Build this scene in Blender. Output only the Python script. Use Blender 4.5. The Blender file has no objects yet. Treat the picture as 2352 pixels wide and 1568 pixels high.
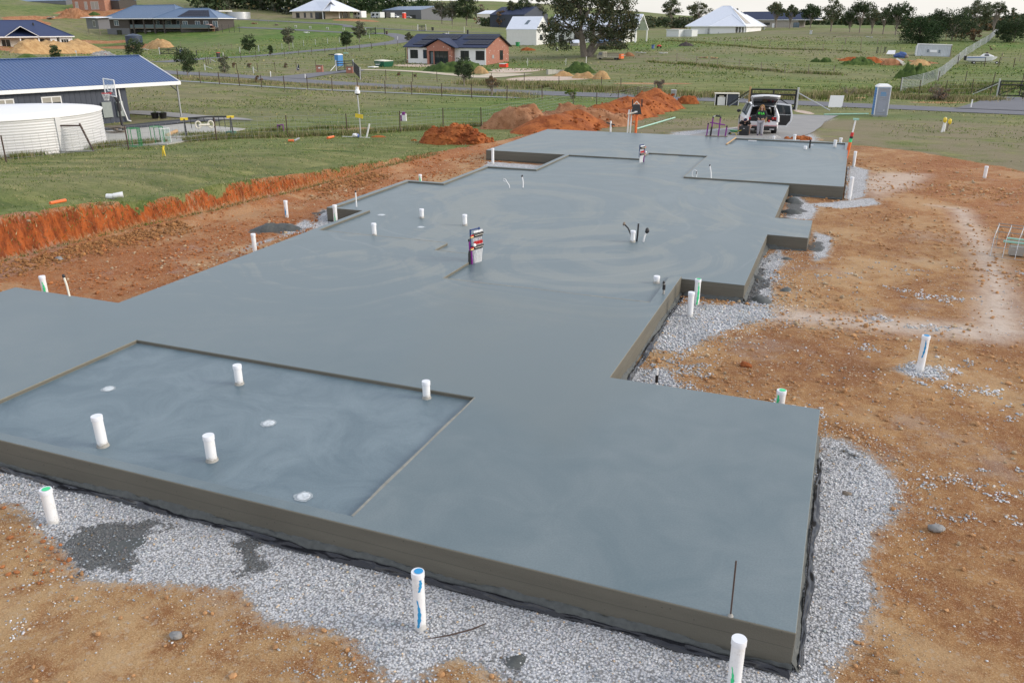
import bpy, math, random
import numpy as np
random.seed(7); RS = np.random.RandomState(11)
R = math.radians
S = bpy.context.scene
# ------------------------------------------------------------ camera, sky, sun, exposure
HC = 5.6
CW, FP, PITCH, ROLL, YAW = 2352.0, 1886.3, 0.36983, 0.001889, -0.37891
CX, CY = 1176.0, 784.0
CAM = np.array([0, 0, HC])
def _basis():
    f = np.array([math.sin(YAW)*math.cos(PITCH), math.cos(YAW)*math.cos(PITCH), -math.sin(PITCH)])
    r = np.array([math.cos(YAW), -math.sin(YAW), 0.0])
    d = np.cross(f, r); c, s = math.cos(ROLL), math.sin(ROLL)
    return np.array([c*r+s*d, -s*r+c*d, f])
MB3 = _basis()
from mathutils import Matrix, Vector
cd = bpy.data.cameras.new('camera'); cam = bpy.data.objects.new('camera', cd)
S.collection.objects.link(cam); S.camera = cam
cd.sensor_width = 36; cd.lens = 36*FP/CW; cd.clip_end = 9000; cd.clip_start = 0.1
rm = Matrix((MB3[0], -MB3[1], -MB3[2])).transposed().to_4x4()
cam.matrix_world = Matrix.Translation(CAM) @ rm
SUN_EL, SUN_AZ = R(24), R(78)     # azimuth from +Y towards +X
W = bpy.data.worlds.new('World'); S.world = W; W.use_nodes = True
def build_world():
    nt = W.node_tree; n = nt.nodes; l = nt.links
    bg = n['Background']; sky = n.new('ShaderNodeTexSky'); sky.sky_type = 'NISHITA'
    sky.sun_disc = False; sky.sun_elevation = SUN_EL; sky.sun_rotation = SUN_AZ
    sky.air_density = 1.0; sky.dust_density = 1.5; sky.ozone_density = 2.5
    tc = n.new('ShaderNodeTexCoord'); sp = n.new('ShaderNodeSeparateXYZ'); l.new(tc.outputs['Generated'], sp.inputs[0])
    # bright cloud bank low over the horizon, broken clouds above
    mr = n.new('ShaderNodeMapRange'); mr.inputs[1].default_value = 0.02; mr.inputs[2].default_value = 0.5
    mr.inputs[3].default_value = 0.95; mr.inputs[4].default_value = 0.3; l.new(sp.outputs['Z'], mr.inputs[0])
    nz = n.new('ShaderNodeTexNoise'); nz.inputs['Scale'].default_value = 2.2; nz.inputs['Detail'].default_value = 6
    mp = n.new('ShaderNodeMapping'); mp.inputs['Scale'].default_value = (1, 1, 3.5); l.new(tc.outputs['Generated'], mp.inputs[0]); l.new(mp.outputs[0], nz.inputs['Vector'])
    m1 = n.new('ShaderNodeMath'); m1.operation = 'SUBTRACT'; m1.inputs[1].default_value = 0.5; l.new(nz.outputs['Fac'], m1.inputs[0])
    m2 = n.new('ShaderNodeMath'); m2.operation = 'MULTIPLY_ADD'; m2.inputs[1].default_value = 1.1; m2.use_clamp = True
    l.new(m1.outputs[0], m2.inputs[0]); l.new(mr.outputs[0], m2.inputs[2])
    mx = n.new('ShaderNodeMix'); mx.data_type = 'RGBA'; cr = n.new('ShaderNodeMapRange'); cr.inputs[1].default_value = .05; cr.inputs[2].default_value = .32; l.new(sp.outputs['Z'], cr.inputs[0]); cm = n.new('ShaderNodeMix'); cm.data_type = 'RGBA'; cm.inputs['A'].default_value = (5.1, 4.95, 4.75, 1); cm.inputs['B'].default_value = (10.2, 9.9, 9.6, 1); l.new(cr.outputs[0], cm.inputs['Factor']); l.new(cm.outputs['Result'], mx.inputs['B'])
    l.new(m2.outputs[0], mx.inputs['Factor']); l.new(sky.outputs[0], mx.inputs['A'])
    l.new(mx.outputs['Result'], bg.inputs['Color']); bg.inputs['Strength'].default_value = 0.11
build_world()
sl = bpy.data.lights.new('sun', 'SUN'); so = bpy.data.objects.new('sun', sl); S.collection.objects.link(so)
sl.energy = 1.15; sl.angle = R(22); sl.color = (1.0, 0.9, 0.76)
sd = Vector((math.sin(SUN_AZ)*math.cos(SUN_EL), math.cos(SUN_AZ)*math.cos(SUN_EL), math.sin(SUN_EL)))
so.rotation_euler = sd.to_track_quat('Z', 'Y').to_euler()
S.view_settings.view_transform = 'Standard'; S.view_settings.look = 'None'
S.view_settings.gamma = 1; S.view_settings.exposure = 0.9; S.view_settings.use_curve_mapping = False
S.cycles.max_bounces = 5; S.cycles.transparent_max_bounces = 8

# ------------------------------------------------------------ maths helpers
def ray(x, y): return MB3.T @ np.array([(x-CX)/FP, (y-CY)/FP, 1.0])
def on_z(x, y, z):
    r = ray(x, y); t = (z-HC)/r[2]; return CAM + r*t
def depth(p): return float(MB3[2] @ (np.asarray(p)-CAM))
def at_depth(x, y, d): return CAM + ray(x, y)*d
ZK = dict(A=(0, 0, 2.94), B=(700, 0, 2.94), C=(1400, 0, 2.94), D=(2000, 0, 2.94), E=(2600, 0, 2.94), F=(3296, 0, 2.94),
          a=(0, 200, 2.94), b=(700, 280, 2.94), c=(1400, 280, 2.94), d=(2200, 300, 3.92), e=(2700, 350, 3.36), f=(3296, 300, 2.94), n=(400, 300, 3.92),
          p=(2900, 380, 7.84), q=(0, 680, 1.68), r=(1100, 600, 2.352), s=(2000, 560, 1.68), t=(2400, 1000, 1.387), w=(0, 1300, 1.68))
def U(k, x, y):
    ox, oy, s = ZK[k]; return ((ox+x/s)/1.7415, (oy+y/s)/1.7415)
def vnoise(x, y, seed=0):
    xi = np.floor(x).astype(np.int64); yi = np.floor(y).astype(np.int64); xf = x-xi; yf = y-yi
    def h(a, b):
        n = (a*374761393 + b*668265263 + seed*974711) & 0xffffffff
        n = ((n ^ (n >> 13))*1274126177) & 0xffffffff
        return ((n ^ (n >> 16)) & 0xffff)/65535.0
    u = xf*xf*(3-2*xf); v = yf*yf*(3-2*yf)
    return (h(xi, yi)*(1-u)+h(xi+1, yi)*u)*(1-v)+(h(xi, yi+1)*(1-u)+h(xi+1, yi+1)*u)*v
def fbm(x, y, oct=4, seed=0):
    s = 0; a = 0.5; x = np.asarray(x, float); y = np.asarray(y, float)
    for i in range(oct):
        s = s + a*(vnoise(x, y, seed+i)-0.5); x = x*2.03+17.1; y = y*2.03+5.3; a *= 0.5
    return s*2
def sdpoly(px, py, poly):      # signed distance, inside negative
    P = np.asarray(poly, float); n = len(P); d = np.full(px.shape, 1e18); ins = np.zeros(px.shape, bool)
    for i in range(n):
        a = P[i]; b = P[(i+1) % n]; e = b-a; wx = px-a[0]; wy = py-a[1]
        t = np.clip((wx*e[0]+wy*e[1])/(e @ e+1e-12), 0, 1)
        d = np.minimum(d, (wx-e[0]*t)**2+(wy-e[1]*t)**2)
        c = ((a[1] <= py) & (b[1] > py)) | ((b[1] <= py) & (a[1] > py))
        xx = a[0]+(py-a[1])/(b[1]-a[1]+1e-12)*e[0]
        ins ^= c & (px < xx)
    d = np.sqrt(d); return np.where(ins, -d, d)
def sdline(px, py, pts):
    P = np.asarray(pts, float); d = np.full(px.shape, 1e18)
    for i in range(len(P)-1):
        a = P[i]; e = P[i+1]-a; wx = px-a[0]; wy = py-a[1]
        t = np.clip((wx*e[0]+wy*e[1])/(e @ e+1e-12), 0, 1)
        d = np.minimum(d, (wx-e[0]*t)**2+(wy-e[1]*t)**2)
    return np.sqrt(d)
def sstep(a, b, x):
    t = np.clip((x-a)/(b-a), 0, 1); return t*t*(3-2*t)

# ------------------------------------------------------------ terrain height
CTRL = [(-20.6, 14.6, .76), (-20.4, 18.2, .62), (-19.7, 22, .48), (-19.2, 26.4, .2), (-18.8, 30.8, .0), (-18.4, 36.2, -.24),
        (-30, 16, .6), (-34, 24, -.2), (-37.5, 34.4, -.72), (-41, 30.5, -.8), (-30, 33, -.35), (-47, 50, -1.04), (-30, 50, -.9), (-14, 50, -.55),
        (-4.5, 48.8, -.38), (-4.5, 56, -.7), (2.3, 68.6, -.94), (-29.8, 91.4, -1.33), (-70.6, 129.6, -.95), (-56.2, 129.6, -1.0), (-71.5, 186.5, .74), (-45.3, 199.5, 1.29),
        (-50, 290, 1.9), (-30.6, 289, 2.7), (-177, 146.6, .32), (-225, 214.8, 2.3), (-192, 217, 3.3), (-186, 261, 7.1), (-169, 268, 7.1),
        (-223, 409, 8.2), (-286, 235, 11), (-249, 249, 11), (12.6, 170, -.07), (20, 152, -1.1), (-74, 83, -.62), (-66, 60, -.9), (60, 150, -.2), (40, 90, -.7), (20, 50, -.5),
        (14, 30, -.45), (22, 20, -.4), (10, 0, -.5), (-10, 0, -.5), (-30, 3, .7), (30, 240, 2.2), (80, 260, 2.2), (0, 330, 3.4), (-80, 420, 4.6), (60, 480, 3.8), (-60, 620, 4.2), (-20, 20, .3),
        (-400, 420, 22), (-330, 650, 16), (-110, 880, 5), (200, 800, 5), (-430, 250, 20), (150, 400, 3.2), (-260, 620, 8), (0, 1500, 5), (-600, 1300, 10), (700, 900, 6), (-900, 900, 30), (-120, 100, -.1), (-120, 60, .0), (0, 120, -1.3), (-100, 200, 1.6)]
CT = np.array(CTRL, float)
def _k(r2): return 0.5*r2*np.log(r2+1e-9)
def _warp(x, y):
    r = np.sqrt(x*x+y*y)+1e-6; s = np.log1p(r/30.0)/r; return x*s, y*s
_cx, _cy = _warp(CT[:, 0], CT[:, 1])
_n = len(CT); _A = np.zeros((_n+3, _n+3))
_A[:_n, :_n] = _k((_cx[:, None]-_cx[None])**2+(_cy[:, None]-_cy[None])**2)+np.eye(_n)*0.0006
_A[:_n, _n] = _A[_n, :_n] = 1; _A[:_n, _n+1] = _A[_n+1, :_n] = _cx; _A[:_n, _n+2] = _A[_n+2, :_n] = _cy
_w = np.linalg.solve(_A, np.r_[CT[:, 2], 0, 0, 0])
def tps(x, y):
    wx, wy = _warp(x, y); z = _w[_n]+_w[_n+1]*wx+_w[_n+2]*wy
    for i in range(_n): z = z+_w[i]*_k((wx-_cx[i])**2+(wy-_cy[i])**2)
    return z
PADZ = -0.47
BANK = [(-40, -14), (-23.2, 7.4), (-20.6, 14.65), (-20.3, 18.2), (-19.6, 22.1), (-19.1, 26.4), (-18.8, 30.75), (-18.3, 36.2), (-17.5, 41), (-16.6, 46)]
PAD = BANK + [(-5, 46.6), (2, 46.2), (5.5, 42), (8, 36), (11, 30), (14, 24), (18, 18), (26, 8), (30, -14)]
def hf(x, y):
    x = np.asarray(x, float); y = np.asarray(y, float); shp = x.shape; x = x.ravel(); y = y.ravel()
    z = tps(x, y); r = np.hypot(x, y)
    far = r > 330
    z = np.where(far, z+fbm(x/90, y/90, 3, 5)*sstep(330, 600, r)*1.5, z)
    z = z+31*np.exp(-((x+590)/330)**2-((y-1400)/250)**2)
    m = r < 75
    if m.any():
        xm, ym = x[m], y[m]; zm = z[m]
        d = sdpoly(xm, ym, PAD); b = sdline(xm, ym, BANK)
        leftside = sstep(2.5, 0.8, b)
        edge = fbm(xm/0.45, ym/0.45, 3, 9)*0.10+fbm(xm/2.2, ym/2.2, 2, 19)*0.10
        dd = d+edge*leftside
        wdt = 0.22*leftside+6.0*(1-leftside)
        w = sstep(-0.1, 1, dd/wdt)
        pad = PADZ+fbm(xm/1.7, ym/1.7, 4, 3)*0.05+fbm(xm/.4, ym/.4, 3, 31)*0.018
        lump = sstep(-1.0, -0.1, dd)*leftside*0.16*(1-w)
        g = fbm(xm/.7, ym/.7, 3, 21)*0.04*sstep(60, 10, np.hypot(xm, ym))
        # nothing of the pad may rise through the concrete
        zz = pad*(1-w)+(zm+g)*w+lump
        z[m] = zz
    z = z+sstep(75, 110, r)*fbm(x/14, y/14, 2, 77)*0.12
    return z.reshape(shp)
_T = 5*np.exp(np.arange(0, 6.4, 0.006))
def gp(x, y):
    r = ray(x, y); P = CAM[None]+r[None]*_T[:, None]; h = hf(P[:, 0], P[:, 1]); d = P[:, 2]-h
    k = np.argmax(d < 0)
    if d[k] >= 0: k = len(_T)-1
    a, b = d[k-1], d[k]; t = _T[k-1]+(_T[k]-_T[k-1])*a/(a-b+1e-9)
    p = CAM+r*t; p[2] = float(hf(p[0:1], p[1:2])[0]); return p
def G(k, x, y): return gp(*U(k, x, y))
def hz(x, y): return float(hf(np.array([x]), np.array([y]))[0])
def zpx(n, p): return n/2.94/1.7415*depth(p)/FP      # length of n zoomed pixels at p

# ------------------------------------------------------------ mesh builder
class MB:
    def __init__(s): s.v = []; s.f = []; s.m = []; s.s = []; s.mats = []
    def mi(s, m):
        if m not in s.mats: s.mats.append(m)
        return s.mats.index(m)
    def add(s, vs, fs, m, smooth=False):
        o = len(s.v); s.v += [tuple(map(float, v)) for v in vs]; k = s.mi(m)
        for f in fs: s.f.append(tuple(o+i for i in f)); s.m.append(k); s.s.append(smooth)
        return s
    def box(s, c, d, m, rot=None, taper=1.0):
        vs = []
        for z in (-.5, .5):
            t = taper if z > 0 else 1.0
            for x, y in ((-.5, -.5), (.5, -.5), (.5, .5), (-.5, .5)):
                p = Vector((x*d[0]*t, y*d[1]*t, z*d[2]))
                if rot is not None: p = rot @ p
                vs.append((p.x+c[0], p.y+c[1], p.z+c[2]))
        return s.add(vs, [(3, 2, 1, 0), (4, 5, 6, 7), (0, 1, 5, 4), (1, 2, 6, 5), (2, 3, 7, 6), (3, 0, 4, 7)], m)
    def span(s, a, b, m):
        return s.box([(a[i]+b[i])/2 for i in range(3)], [abs(b[i]-a[i]) for i in range(3)], m)
    def tube(s, pts, rad, m, n=10, cap=True, smooth=True):
        pts = [Vector(p) for p in pts]; k = len(pts)
        if not hasattr(rad, '__len__'): rad = [rad]*k
        up = Vector((0, 0, 1)); vs = []; prev = None
        for i, p in enumerate(pts):
            t = (pts[min(i+1, k-1)]-pts[max(i-1, 0)]).normalized()
            if prev is None:
                u = t.cross(up)
                if u.length < 1e-3: u = t.cross(Vector((0, 1, 0)))
            else: u = prev-t*prev.dot(t)
            u.normalize(); prev = u; w = t.cross(u)
            for j in range(n):
                a = 2*math.pi*j/n; q = p+(u*math.cos(a)+w*math.sin(a))*rad[i]; vs.append(tuple(q))
        fs = [(i*n+j, i*n+(j+1) % n, (i+1)*n+(j+1) % n, (i+1)*n+j) for i in range(k-1) for j in range(n)]
        s.add(vs, fs, m, smooth)
        if cap:
            s.add(vs[:n], [tuple(range(n))[::-1]], m); s.add(vs[-n:], [tuple(range(n))], m)
        return s
    def lathe(s, prof, m, n=24, c=(0, 0, 0), smooth=True):
        vs = []
        for r, z in prof:
            for j in range(n):
                a = 2*math.pi*j/n; vs.append((c[0]+r*math.cos(a), c[1]+r*math.sin(a), c[2]+z))
        fs = [(i*n+j, i*n+(j+1) % n, (i+1)*n+(j+1) % n, (i+1)*n+j) for i in range(len(prof)-1) for j in range(n)]
        return s.add(vs, fs, m, smooth)
    def disc(s, c, r, m, n=24, z=0):
        vs = [(c[0]+r*math.cos(2*math.pi*j/n), c[1]+r*math.sin(2*math.pi*j/n), c[2]) for j in range(n)]
        return s.add(vs, [tuple(range(n))], m)
    def blob(s, c, r, m, seed=0, sub=2, amp=.25, sq=(1, 1, 1)):
        v, f = ICO[sub]; o = np.array(v)*1.0
        q = o*3.1; nn = fbm(q[:, 0]+seed*3.1+q[:, 2], q[:, 1]-q[:, 2]*.7+seed, 3, seed)
        o = o*(1+amp*nn)[:, None]*np.array(sq)*r+np.array(c)
        return s.add(o.tolist(), f, m, sub > 1)
    def build(s, name, parent=None, loc=None, rz=0, bevel=0, rot=None):
        me = bpy.data.meshes.new(name); me.from_pydata(s.v, [], s.f)
        for m in s.mats: me.materials.append(m)
        me.polygons.foreach_set('material_index', s.m); me.polygons.foreach_set('use_smooth', s.s); me.update()
        o = bpy.data.objects.new(name, me); S.collection.objects.link(o)
        if parent: o.parent = parent
        if loc is not None: o.location = loc
        if rz: o.rotation_euler = (0, 0, rz)
        if rot: o.rotation_euler = rot
        if bevel:
            b = o.modifiers.new('bevel', 'BEVEL'); b.width = bevel; b.segments = 2; b.limit_method = 'ANGLE'; b.angle_limit = R(40)
        return o
def _ico():
    t = (1+5**.5)/2
    v = [(-1, t, 0), (1, t, 0), (-1, -t, 0), (1, -t, 0), (0, -1, t), (0, 1, t), (0, -1, -t), (0, 1, -t), (t, 0, -1), (t, 0, 1), (-t, 0, -1), (-t, 0, 1)]
    f = [(0, 11, 5), (0, 5, 1), (0, 1, 7), (0, 7, 10), (0, 10, 11), (1, 5, 9), (5, 11, 4), (11, 10, 2), (10, 7, 6), (7, 1, 8), (3, 9, 4), (3, 4, 2), (3, 2, 6), (3, 6, 8), (3, 8, 9), (4, 9, 5), (2, 4, 11), (6, 2, 10), (8, 6, 7), (9, 8, 1)]
    out = {}; v = [tuple(np.array(p)/np.linalg.norm(p)) for p in v]; out[0] = (v, f); out[1] = (v, f)
    for k in (2, 3):
        c = {}; v = list(v); nf = []
        def mid(a, b):
            q = (min(a, b), max(a, b))
            if q not in c:
                p = np.array(v[a])+np.array(v[b]); v.append(tuple(p/np.linalg.norm(p))); c[q] = len(v)-1
            return c[q]
        for a, b, d in f:
            x, y, z = mid(a, b), mid(b, d), mid(d, a); nf += [(a, x, z), (b, y, x), (d, z, y), (x, y, z)]
        f = nf; out[k] = (v, f)
    return out
ICO = _ico()
def npmesh(name, verts, faces, mat, col=None, smooth=False, nv=None):     # fast mesh: verts (n,3), faces (m,k)
    me = bpy.data.meshes.new(name); n = len(verts); m, k = faces.shape
    me.vertices.add(n); me.vertices.foreach_set('co', np.asarray(verts, np.float32).ravel())
    me.loops.add(m*k); me.loops.foreach_set('vertex_index', faces.astype(np.int32).ravel())
    me.polygons.add(m); me.polygons.foreach_set('loop_start', np.arange(0, m*k, k, dtype=np.int32))
    me.polygons.foreach_set('use_smooth', np.full(m, smooth)); me.update(calc_edges=True)
    if col is not None:
        for nm, arr in col.items():
            arr = np.asarray(arr, np.float32)
            if arr.ndim == 1:
                a = me.attributes.new(nm, 'FLOAT', 'POINT'); a.data.foreach_set('value', arr)
            else:
                a = me.attributes.new(nm, 'FLOAT_COLOR', 'POINT'); a.data.foreach_set('color', np.c_[arr, np.ones(len(arr), np.float32)].astype(np.float32).ravel())
    me.materials.append(mat)
    o = bpy.data.objects.new(name, me); S.collection.objects.link(o); return o
def thing(name, label, cat, loc=(0, 0, 0), rz=0, group=None):
    o = bpy.data.objects.new(name, None); S.collection.objects.link(o); o.empty_display_size = .2
    o.location = loc; o.rotation_euler = (0, 0, rz); o['label'] = label; o['category'] = cat
    if group: o['group'] = group
    return o
def tag(o, label=None, cat=None, group=None, kind=None):
    if label: o['label'] = label
    if cat: o['category'] = cat
    if group: o['group'] = group
    if kind: o['kind'] = kind
    return o
def dup(root, loc, rz=0, label=None, group=None, scale=None):
    r = root.copy(); S.collection.objects.link(r); r.location = loc; r.rotation_euler = (0, 0, rz)
    if scale: r.scale = scale if hasattr(scale, '__len__') else (scale,)*3
    if label: r['label'] = label
    if group: r['group'] = group
    for ch in list(root.children):
        c = ch.copy(); S.collection.objects.link(c); c.parent = r
        for g in list(ch.children):
            d = g.copy(); S.collection.objects.link(d); d.parent = c
    return r

# ------------------------------------------------------------ materials
class NM:
    def __init__(s, name, rough=.8, metal=0, spec=.5):
        s.m = bpy.data.materials.new(name); s.m.use_nodes = True; s.t = s.m.node_tree; s.b = s.t.nodes['Principled BSDF']
        s.b.inputs['Roughness'].default_value = rough; s.b.inputs['Metallic'].default_value = metal; s.b.inputs['Specular IOR Level'].default_value = spec
        s._c = None
    def nd(s, t): return s.t.nodes.new(t)
    def lk(s, a, b): s.t.links.new(a, b)
    def setv(s, sock, v):
        if hasattr(v, 'is_output') or hasattr(v, 'links'): s.lk(v, sock)
        elif isinstance(v, (tuple, list)): sock.default_value = tuple(v)+((1,) if len(v) == 3 and len(sock.default_value) == 4 else ())
        else: sock.default_value = v
    def co(s, kind='Object'):
        tc = s.nd('ShaderNodeTexCoord'); return tc.outputs[kind]
    def mp(s, scale=(1, 1, 1), rot=(0, 0, 0), kind='Object', loc=(0, 0, 0)):
        m = s.nd('ShaderNodeMapping'); s.lk(s.co(kind), m.inputs[0]); m.inputs['Scale'].default_value = scale; m.inputs['Rotation'].default_value = rot; m.inputs['Location'].default_value = loc; return m.outputs[0]
    def pos(s, scale=(1, 1, 1)):
        g = s.nd('ShaderNodeNewGeometry'); m = s.nd('ShaderNodeMapping'); s.lk(g.outputs['Position'], m.inputs[0]); m.inputs['Scale'].default_value = scale; return m.outputs[0]
    def noise(s, v, scale, detail=4, rough=.5, dist=0):
        n = s.nd('ShaderNodeTexNoise'); s.lk(v, n.inputs['Vector']); n.inputs['Scale'].default_value = scale; n.inputs['Detail'].default_value = detail; n.inputs['Roughness'].default_value = rough; n.inputs['Distortion'].default_value = dist; return n.outputs['Fac']
    def vor(s, v, scale, out='Distance', feat='F1'):
        n = s.nd('ShaderNodeTexVoronoi'); n.feature = feat; s.lk(v, n.inputs['Vector']); n.inputs['Scale'].default_value = scale; return n.outputs[out]
    def math(s, op, a, b=0.0, c=None, clamp=False):
        n = s.nd('ShaderNodeMath'); n.operation = op; n.use_clamp = clamp; s.setv(n.inputs[0], a); s.setv(n.inputs[1], b)
        if c is not None: s.setv(n.inputs[2], c)
        return n.outputs[0]
    def rng(s, v, a, b, c=0.0, d=1.0):
        n = s.nd('ShaderNodeMapRange'); n.interpolation_type = 'SMOOTHSTEP'; s.setv(n.inputs[0], v)
        for i, q in enumerate((a, b, c, d)): n.inputs[i+1].default_value = q
        return n.outputs[0]
    def mix(s, f, a, b, mode='MIX'):
        n = s.nd('ShaderNodeMix'); n.data_type = 'RGBA'; n.blend_type = mode; s.setv(n.inputs['Factor'], f); s.setv(n.inputs['A'], a); s.setv(n.inputs['B'], b); return n.outputs['Result']
    def attr(s, name, out='Fac'):
        n = s.nd('ShaderNodeAttribute'); n.attribute_name = name; return n.outputs[out]
    def color(s, c): s.setv(s.b.inputs['Base Color'], c); return s
    def rough(s, c): s.setv(s.b.inputs['Roughness'], c); return s
    def bump(s, h, strength=.3, dist=.02):
        n = s.nd('ShaderNodeBump'); n.inputs['Strength'].default_value = strength; n.inputs['Distance'].default_value = dist; s.lk(h, n.inputs['Height']); s.lk(n.outputs[0], s.b.inputs['Normal']); return s
def simple(name, c, rough=.7, metal=0, var=.15, scale=6, spec=.5, bump=0):
    m = NM(name, rough, metal, spec); n = m.noise(m.co(), scale, 4)
    m.color(m.mix(n, tuple(x*(1-var) for x in c), tuple(min(1, x*(1+var)) for x in c)))
    if bump: m.bump(n, bump, .01)
    return m.m
def ribbed(name, c, pitch=.2, axis=0, rough=.45, metal=0, depth_=.5, var=.08, shape='SIN', dark=.75):
    m = NM(name, rough, metal); w = m.nd('ShaderNodeTexWave'); w.wave_profile = shape if shape != 'SQ' else 'SIN'; w.bands_direction = 'XYZ'[axis]
    m.lk(m.co(), w.inputs['Vector']); w.inputs['Scale'].default_value = math.pi*2/pitch/20*1.0
    h = w.outputs['Fac']
    if shape == 'SQ': h = m.rng(h, .75, .9)
    n = m.noise(m.co(), 2, 4)
    col = m.mix(n, tuple(x*(1-var) for x in c), tuple(x*(1+var) for x in c))
    m.color(col); m.bump(h, depth_, .04); return m.m
# ------------------------------------------------------------ material library
M = {}
_m = NM('white pvc', .35); _pn = _m.noise(_m.co(), 9, 6, .75); _z = _m.nd('ShaderNodeSeparateXYZ'); _m.lk(_m.co(), _z.inputs[0]); _m.color(_m.mix(_m.math('MULTIPLY', _m.rng(_m.math('ADD', _pn, _m.rng(_z.outputs[2], .16, 0, 0, .22)), .52, .72), .55), (.78, .79, .80), (.42, .39, .34))); M['pvc'] = _m.m
M['cap'] = simple('pvc cap', (.72, .74, .78), .35, var=.05)
M['white'] = simple('white paint', (.78, .78, .78), .5, var=.04)
M['cream'] = simple('cream paint', (.74, .70, .60), .6, var=.05)
M['zinc'] = simple('zinc steel', (.52, .54, .56), .4, .6, var=.1)
M['steel'] = simple('grey steel post', (.30, .31, .31), .5, .3, var=.15)
M['rust'] = simple('rusty steel', (.07, .045, .035), .8, var=.3, scale=30)
M['black'] = simple('black plastic', (.018, .018, .02), .45, var=.2)
M['blackpaint'] = simple('black paint', (.02, .022, .024), .5, var=.2)
M['rubber'] = simple('rubber', (.02, .02, .022), .85)
M['purple'] = simple('purple pipe', (.20, .02, .22), .4)
M['blue'] = simple('blue plastic', (.02, .12, .42), .4)
M['red'] = simple('red plastic', (.55, .03, .03), .4)
M['green'] = simple('green plastic', (.02, .22, .07), .4)
M['yellow'] = simple('yellow plastic', (.75, .55, .04), .4)
M['orange'] = simple('orange plastic', (.75, .16, .04), .45)
M['brass'] = simple('brass', (.55, .40, .2), .3, .8)
M['spraygreen'] = simple('green spray paint', (.05, .62, .25), .6, var=.1)
M['sprayblue'] = simple('blue spray paint', (.02, .28, .58), .6, var=.1)
M['glass'] = simple('dark window glass', (.02, .025, .03), .08, spec=.8)
M['glassblue'] = simple('pale window glass', (.10, .14, .17), .1, spec=.8)
M['solar'] = simple('solar panel', (.010, .014, .030), .5, spec=.4)
M['panelpale'] = simple('pale solar panel', (.38, .34, .28), .4)
M['wood'] = simple('timber', (.42, .27, .13), .75, var=.3, scale=12)
M['oldwood'] = simple('weathered timber', (.22, .18, .14), .85, var=.3, scale=12)
M['skin'] = simple('skin', (.52, .32, .24), .6, var=.08)
M['denim'] = simple('dark blue plastic', (.02, .05, .16), .4)
M['splat'] = simple('dried cement on plastic', (.33, .32, .29), .9, var=.3, scale=40)
M['wetmix'] = simple('wet concrete spill', (.072, .078, .074), .6, var=.45, scale=14, bump=.8)
M['aqua'] = simple('pale green pvc', (.32, .55, .45), .4)
M['tarp'] = simple('blue tarp', (.05, .10, .28), .5)
M['brick'] = None
def brickmat(name, c1, c2, mort, speck=0):
    m = NM(name, .9); b = m.nd('ShaderNodeTexBrick'); 
    g = m.nd('ShaderNodeNewGeometry'); tc = m.co(); sp = m.nd('ShaderNodeSeparateXYZ'); m.lk(tc, sp.inputs[0])
    cb = m.nd('ShaderNodeCombineXYZ'); m.lk(m.math('ADD', sp.outputs[0], sp.outputs[1]), cb.inputs[0]); m.lk(sp.outputs[2], cb.inputs[1])
    m.lk(cb.outputs[0], b.inputs['Vector']); b.inputs['Scale'].default_value = 1; b.inputs['Brick Width'].default_value = .24; b.inputs['Row Height'].default_value = .086; b.inputs['Mortar Size'].default_value = .01
    b.inputs['Color1'].default_value = (*c1, 1); b.inputs['Color2'].default_value = (*c2, 1); b.inputs['Mortar'].default_value = (*mort, 1)
    c = b.outputs['Color']
    n = m.noise(tc, 1.5, 4); c = m.mix(m.math('MULTIPLY', n, .35), c, (c1[0]*.6, c1[1]*.7, c1[2]*.8))
    if speck:
        v = m.vor(cb.outputs[0], 1.9); c = m.mix(m.math('LESS_THAN', v, .14), c, (.75, .70, .66))
    m.color(c); return m.m
M['brickred'] = brickmat('red brick', (.42, .14, .085), (.32, .10, .06), (.38, .3, .26), 1)
M['brickorange'] = brickmat('orange brick', (.42, .17, .09), (.36, .13, .07), (.4, .33, .28))
M['brickcream'] = brickmat('cream brick', (.52, .43, .32), (.45, .36, .27), (.5, .46, .4))
M['brickbrown'] = brickmat('brown brick', (.075, .062, .052), (.06, .05, .045), (.09, .08, .075))
M['brickpale'] = brickmat('pale brick', (.42, .37, .32), (.36, .31, .27), (.42, .4, .37))
M['roofblue'] = ribbed('deep blue roof sheet', (.055, .115, .26), .19, 0, .38, .0, .9)
M['roofnavy'] = ribbed('navy roof sheet', (.018, .030, .075), .2, 0, .7, 0, .5)
M['rooftiles'] = ribbed('dark blue roof tiles', (.028, .045, .115), .3, 1, .5, 0, .5)
M['rooflightblue'] = ribbed('slate blue roof sheet', (.09, .15, .25), .2, 0, .4, 0, .5)
M['roofwhite'] = ribbed('white roof sheet', (.66, .70, .78), .25, 0, .4, 0, .3)
M['clad'] = ribbed('charcoal ribbed cladding', (.045, .055, .08), .36, 0, .55, 0, .9, shape='SQ')
M['cladgrey'] = ribbed('grey ribbed cladding', (.12, .125, .14), .3, 0, .55, 0, .6)
M['cladwhite'] = ribbed('white ribbed sheet', (.62, .64, .64), .28, 0, .5, 0, .7)
M['board'] = ribbed('white weatherboard', (.74, .74, .72), .18, 2, .6, 0, .6, shape='SAW')
M['tankring'] = ribbed('corrugated tank steel', (.60, .59, .55), .135, 2, .5, .1, 1.0)
M['tankblue'] = ribbed('dark poly tank', (.03, .05, .09), .3, 2, .5, 0, .8)
M['conc'] = simple('pale concrete', (.38, .37, .33), .9, var=.12, scale=2)
M['strippath'] = simple('concrete strip', (.30, .32, .34), .9, var=.2, scale=.7)
M['curtain'] = simple('pale curtain', (.35, .33, .29), .9)

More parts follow.
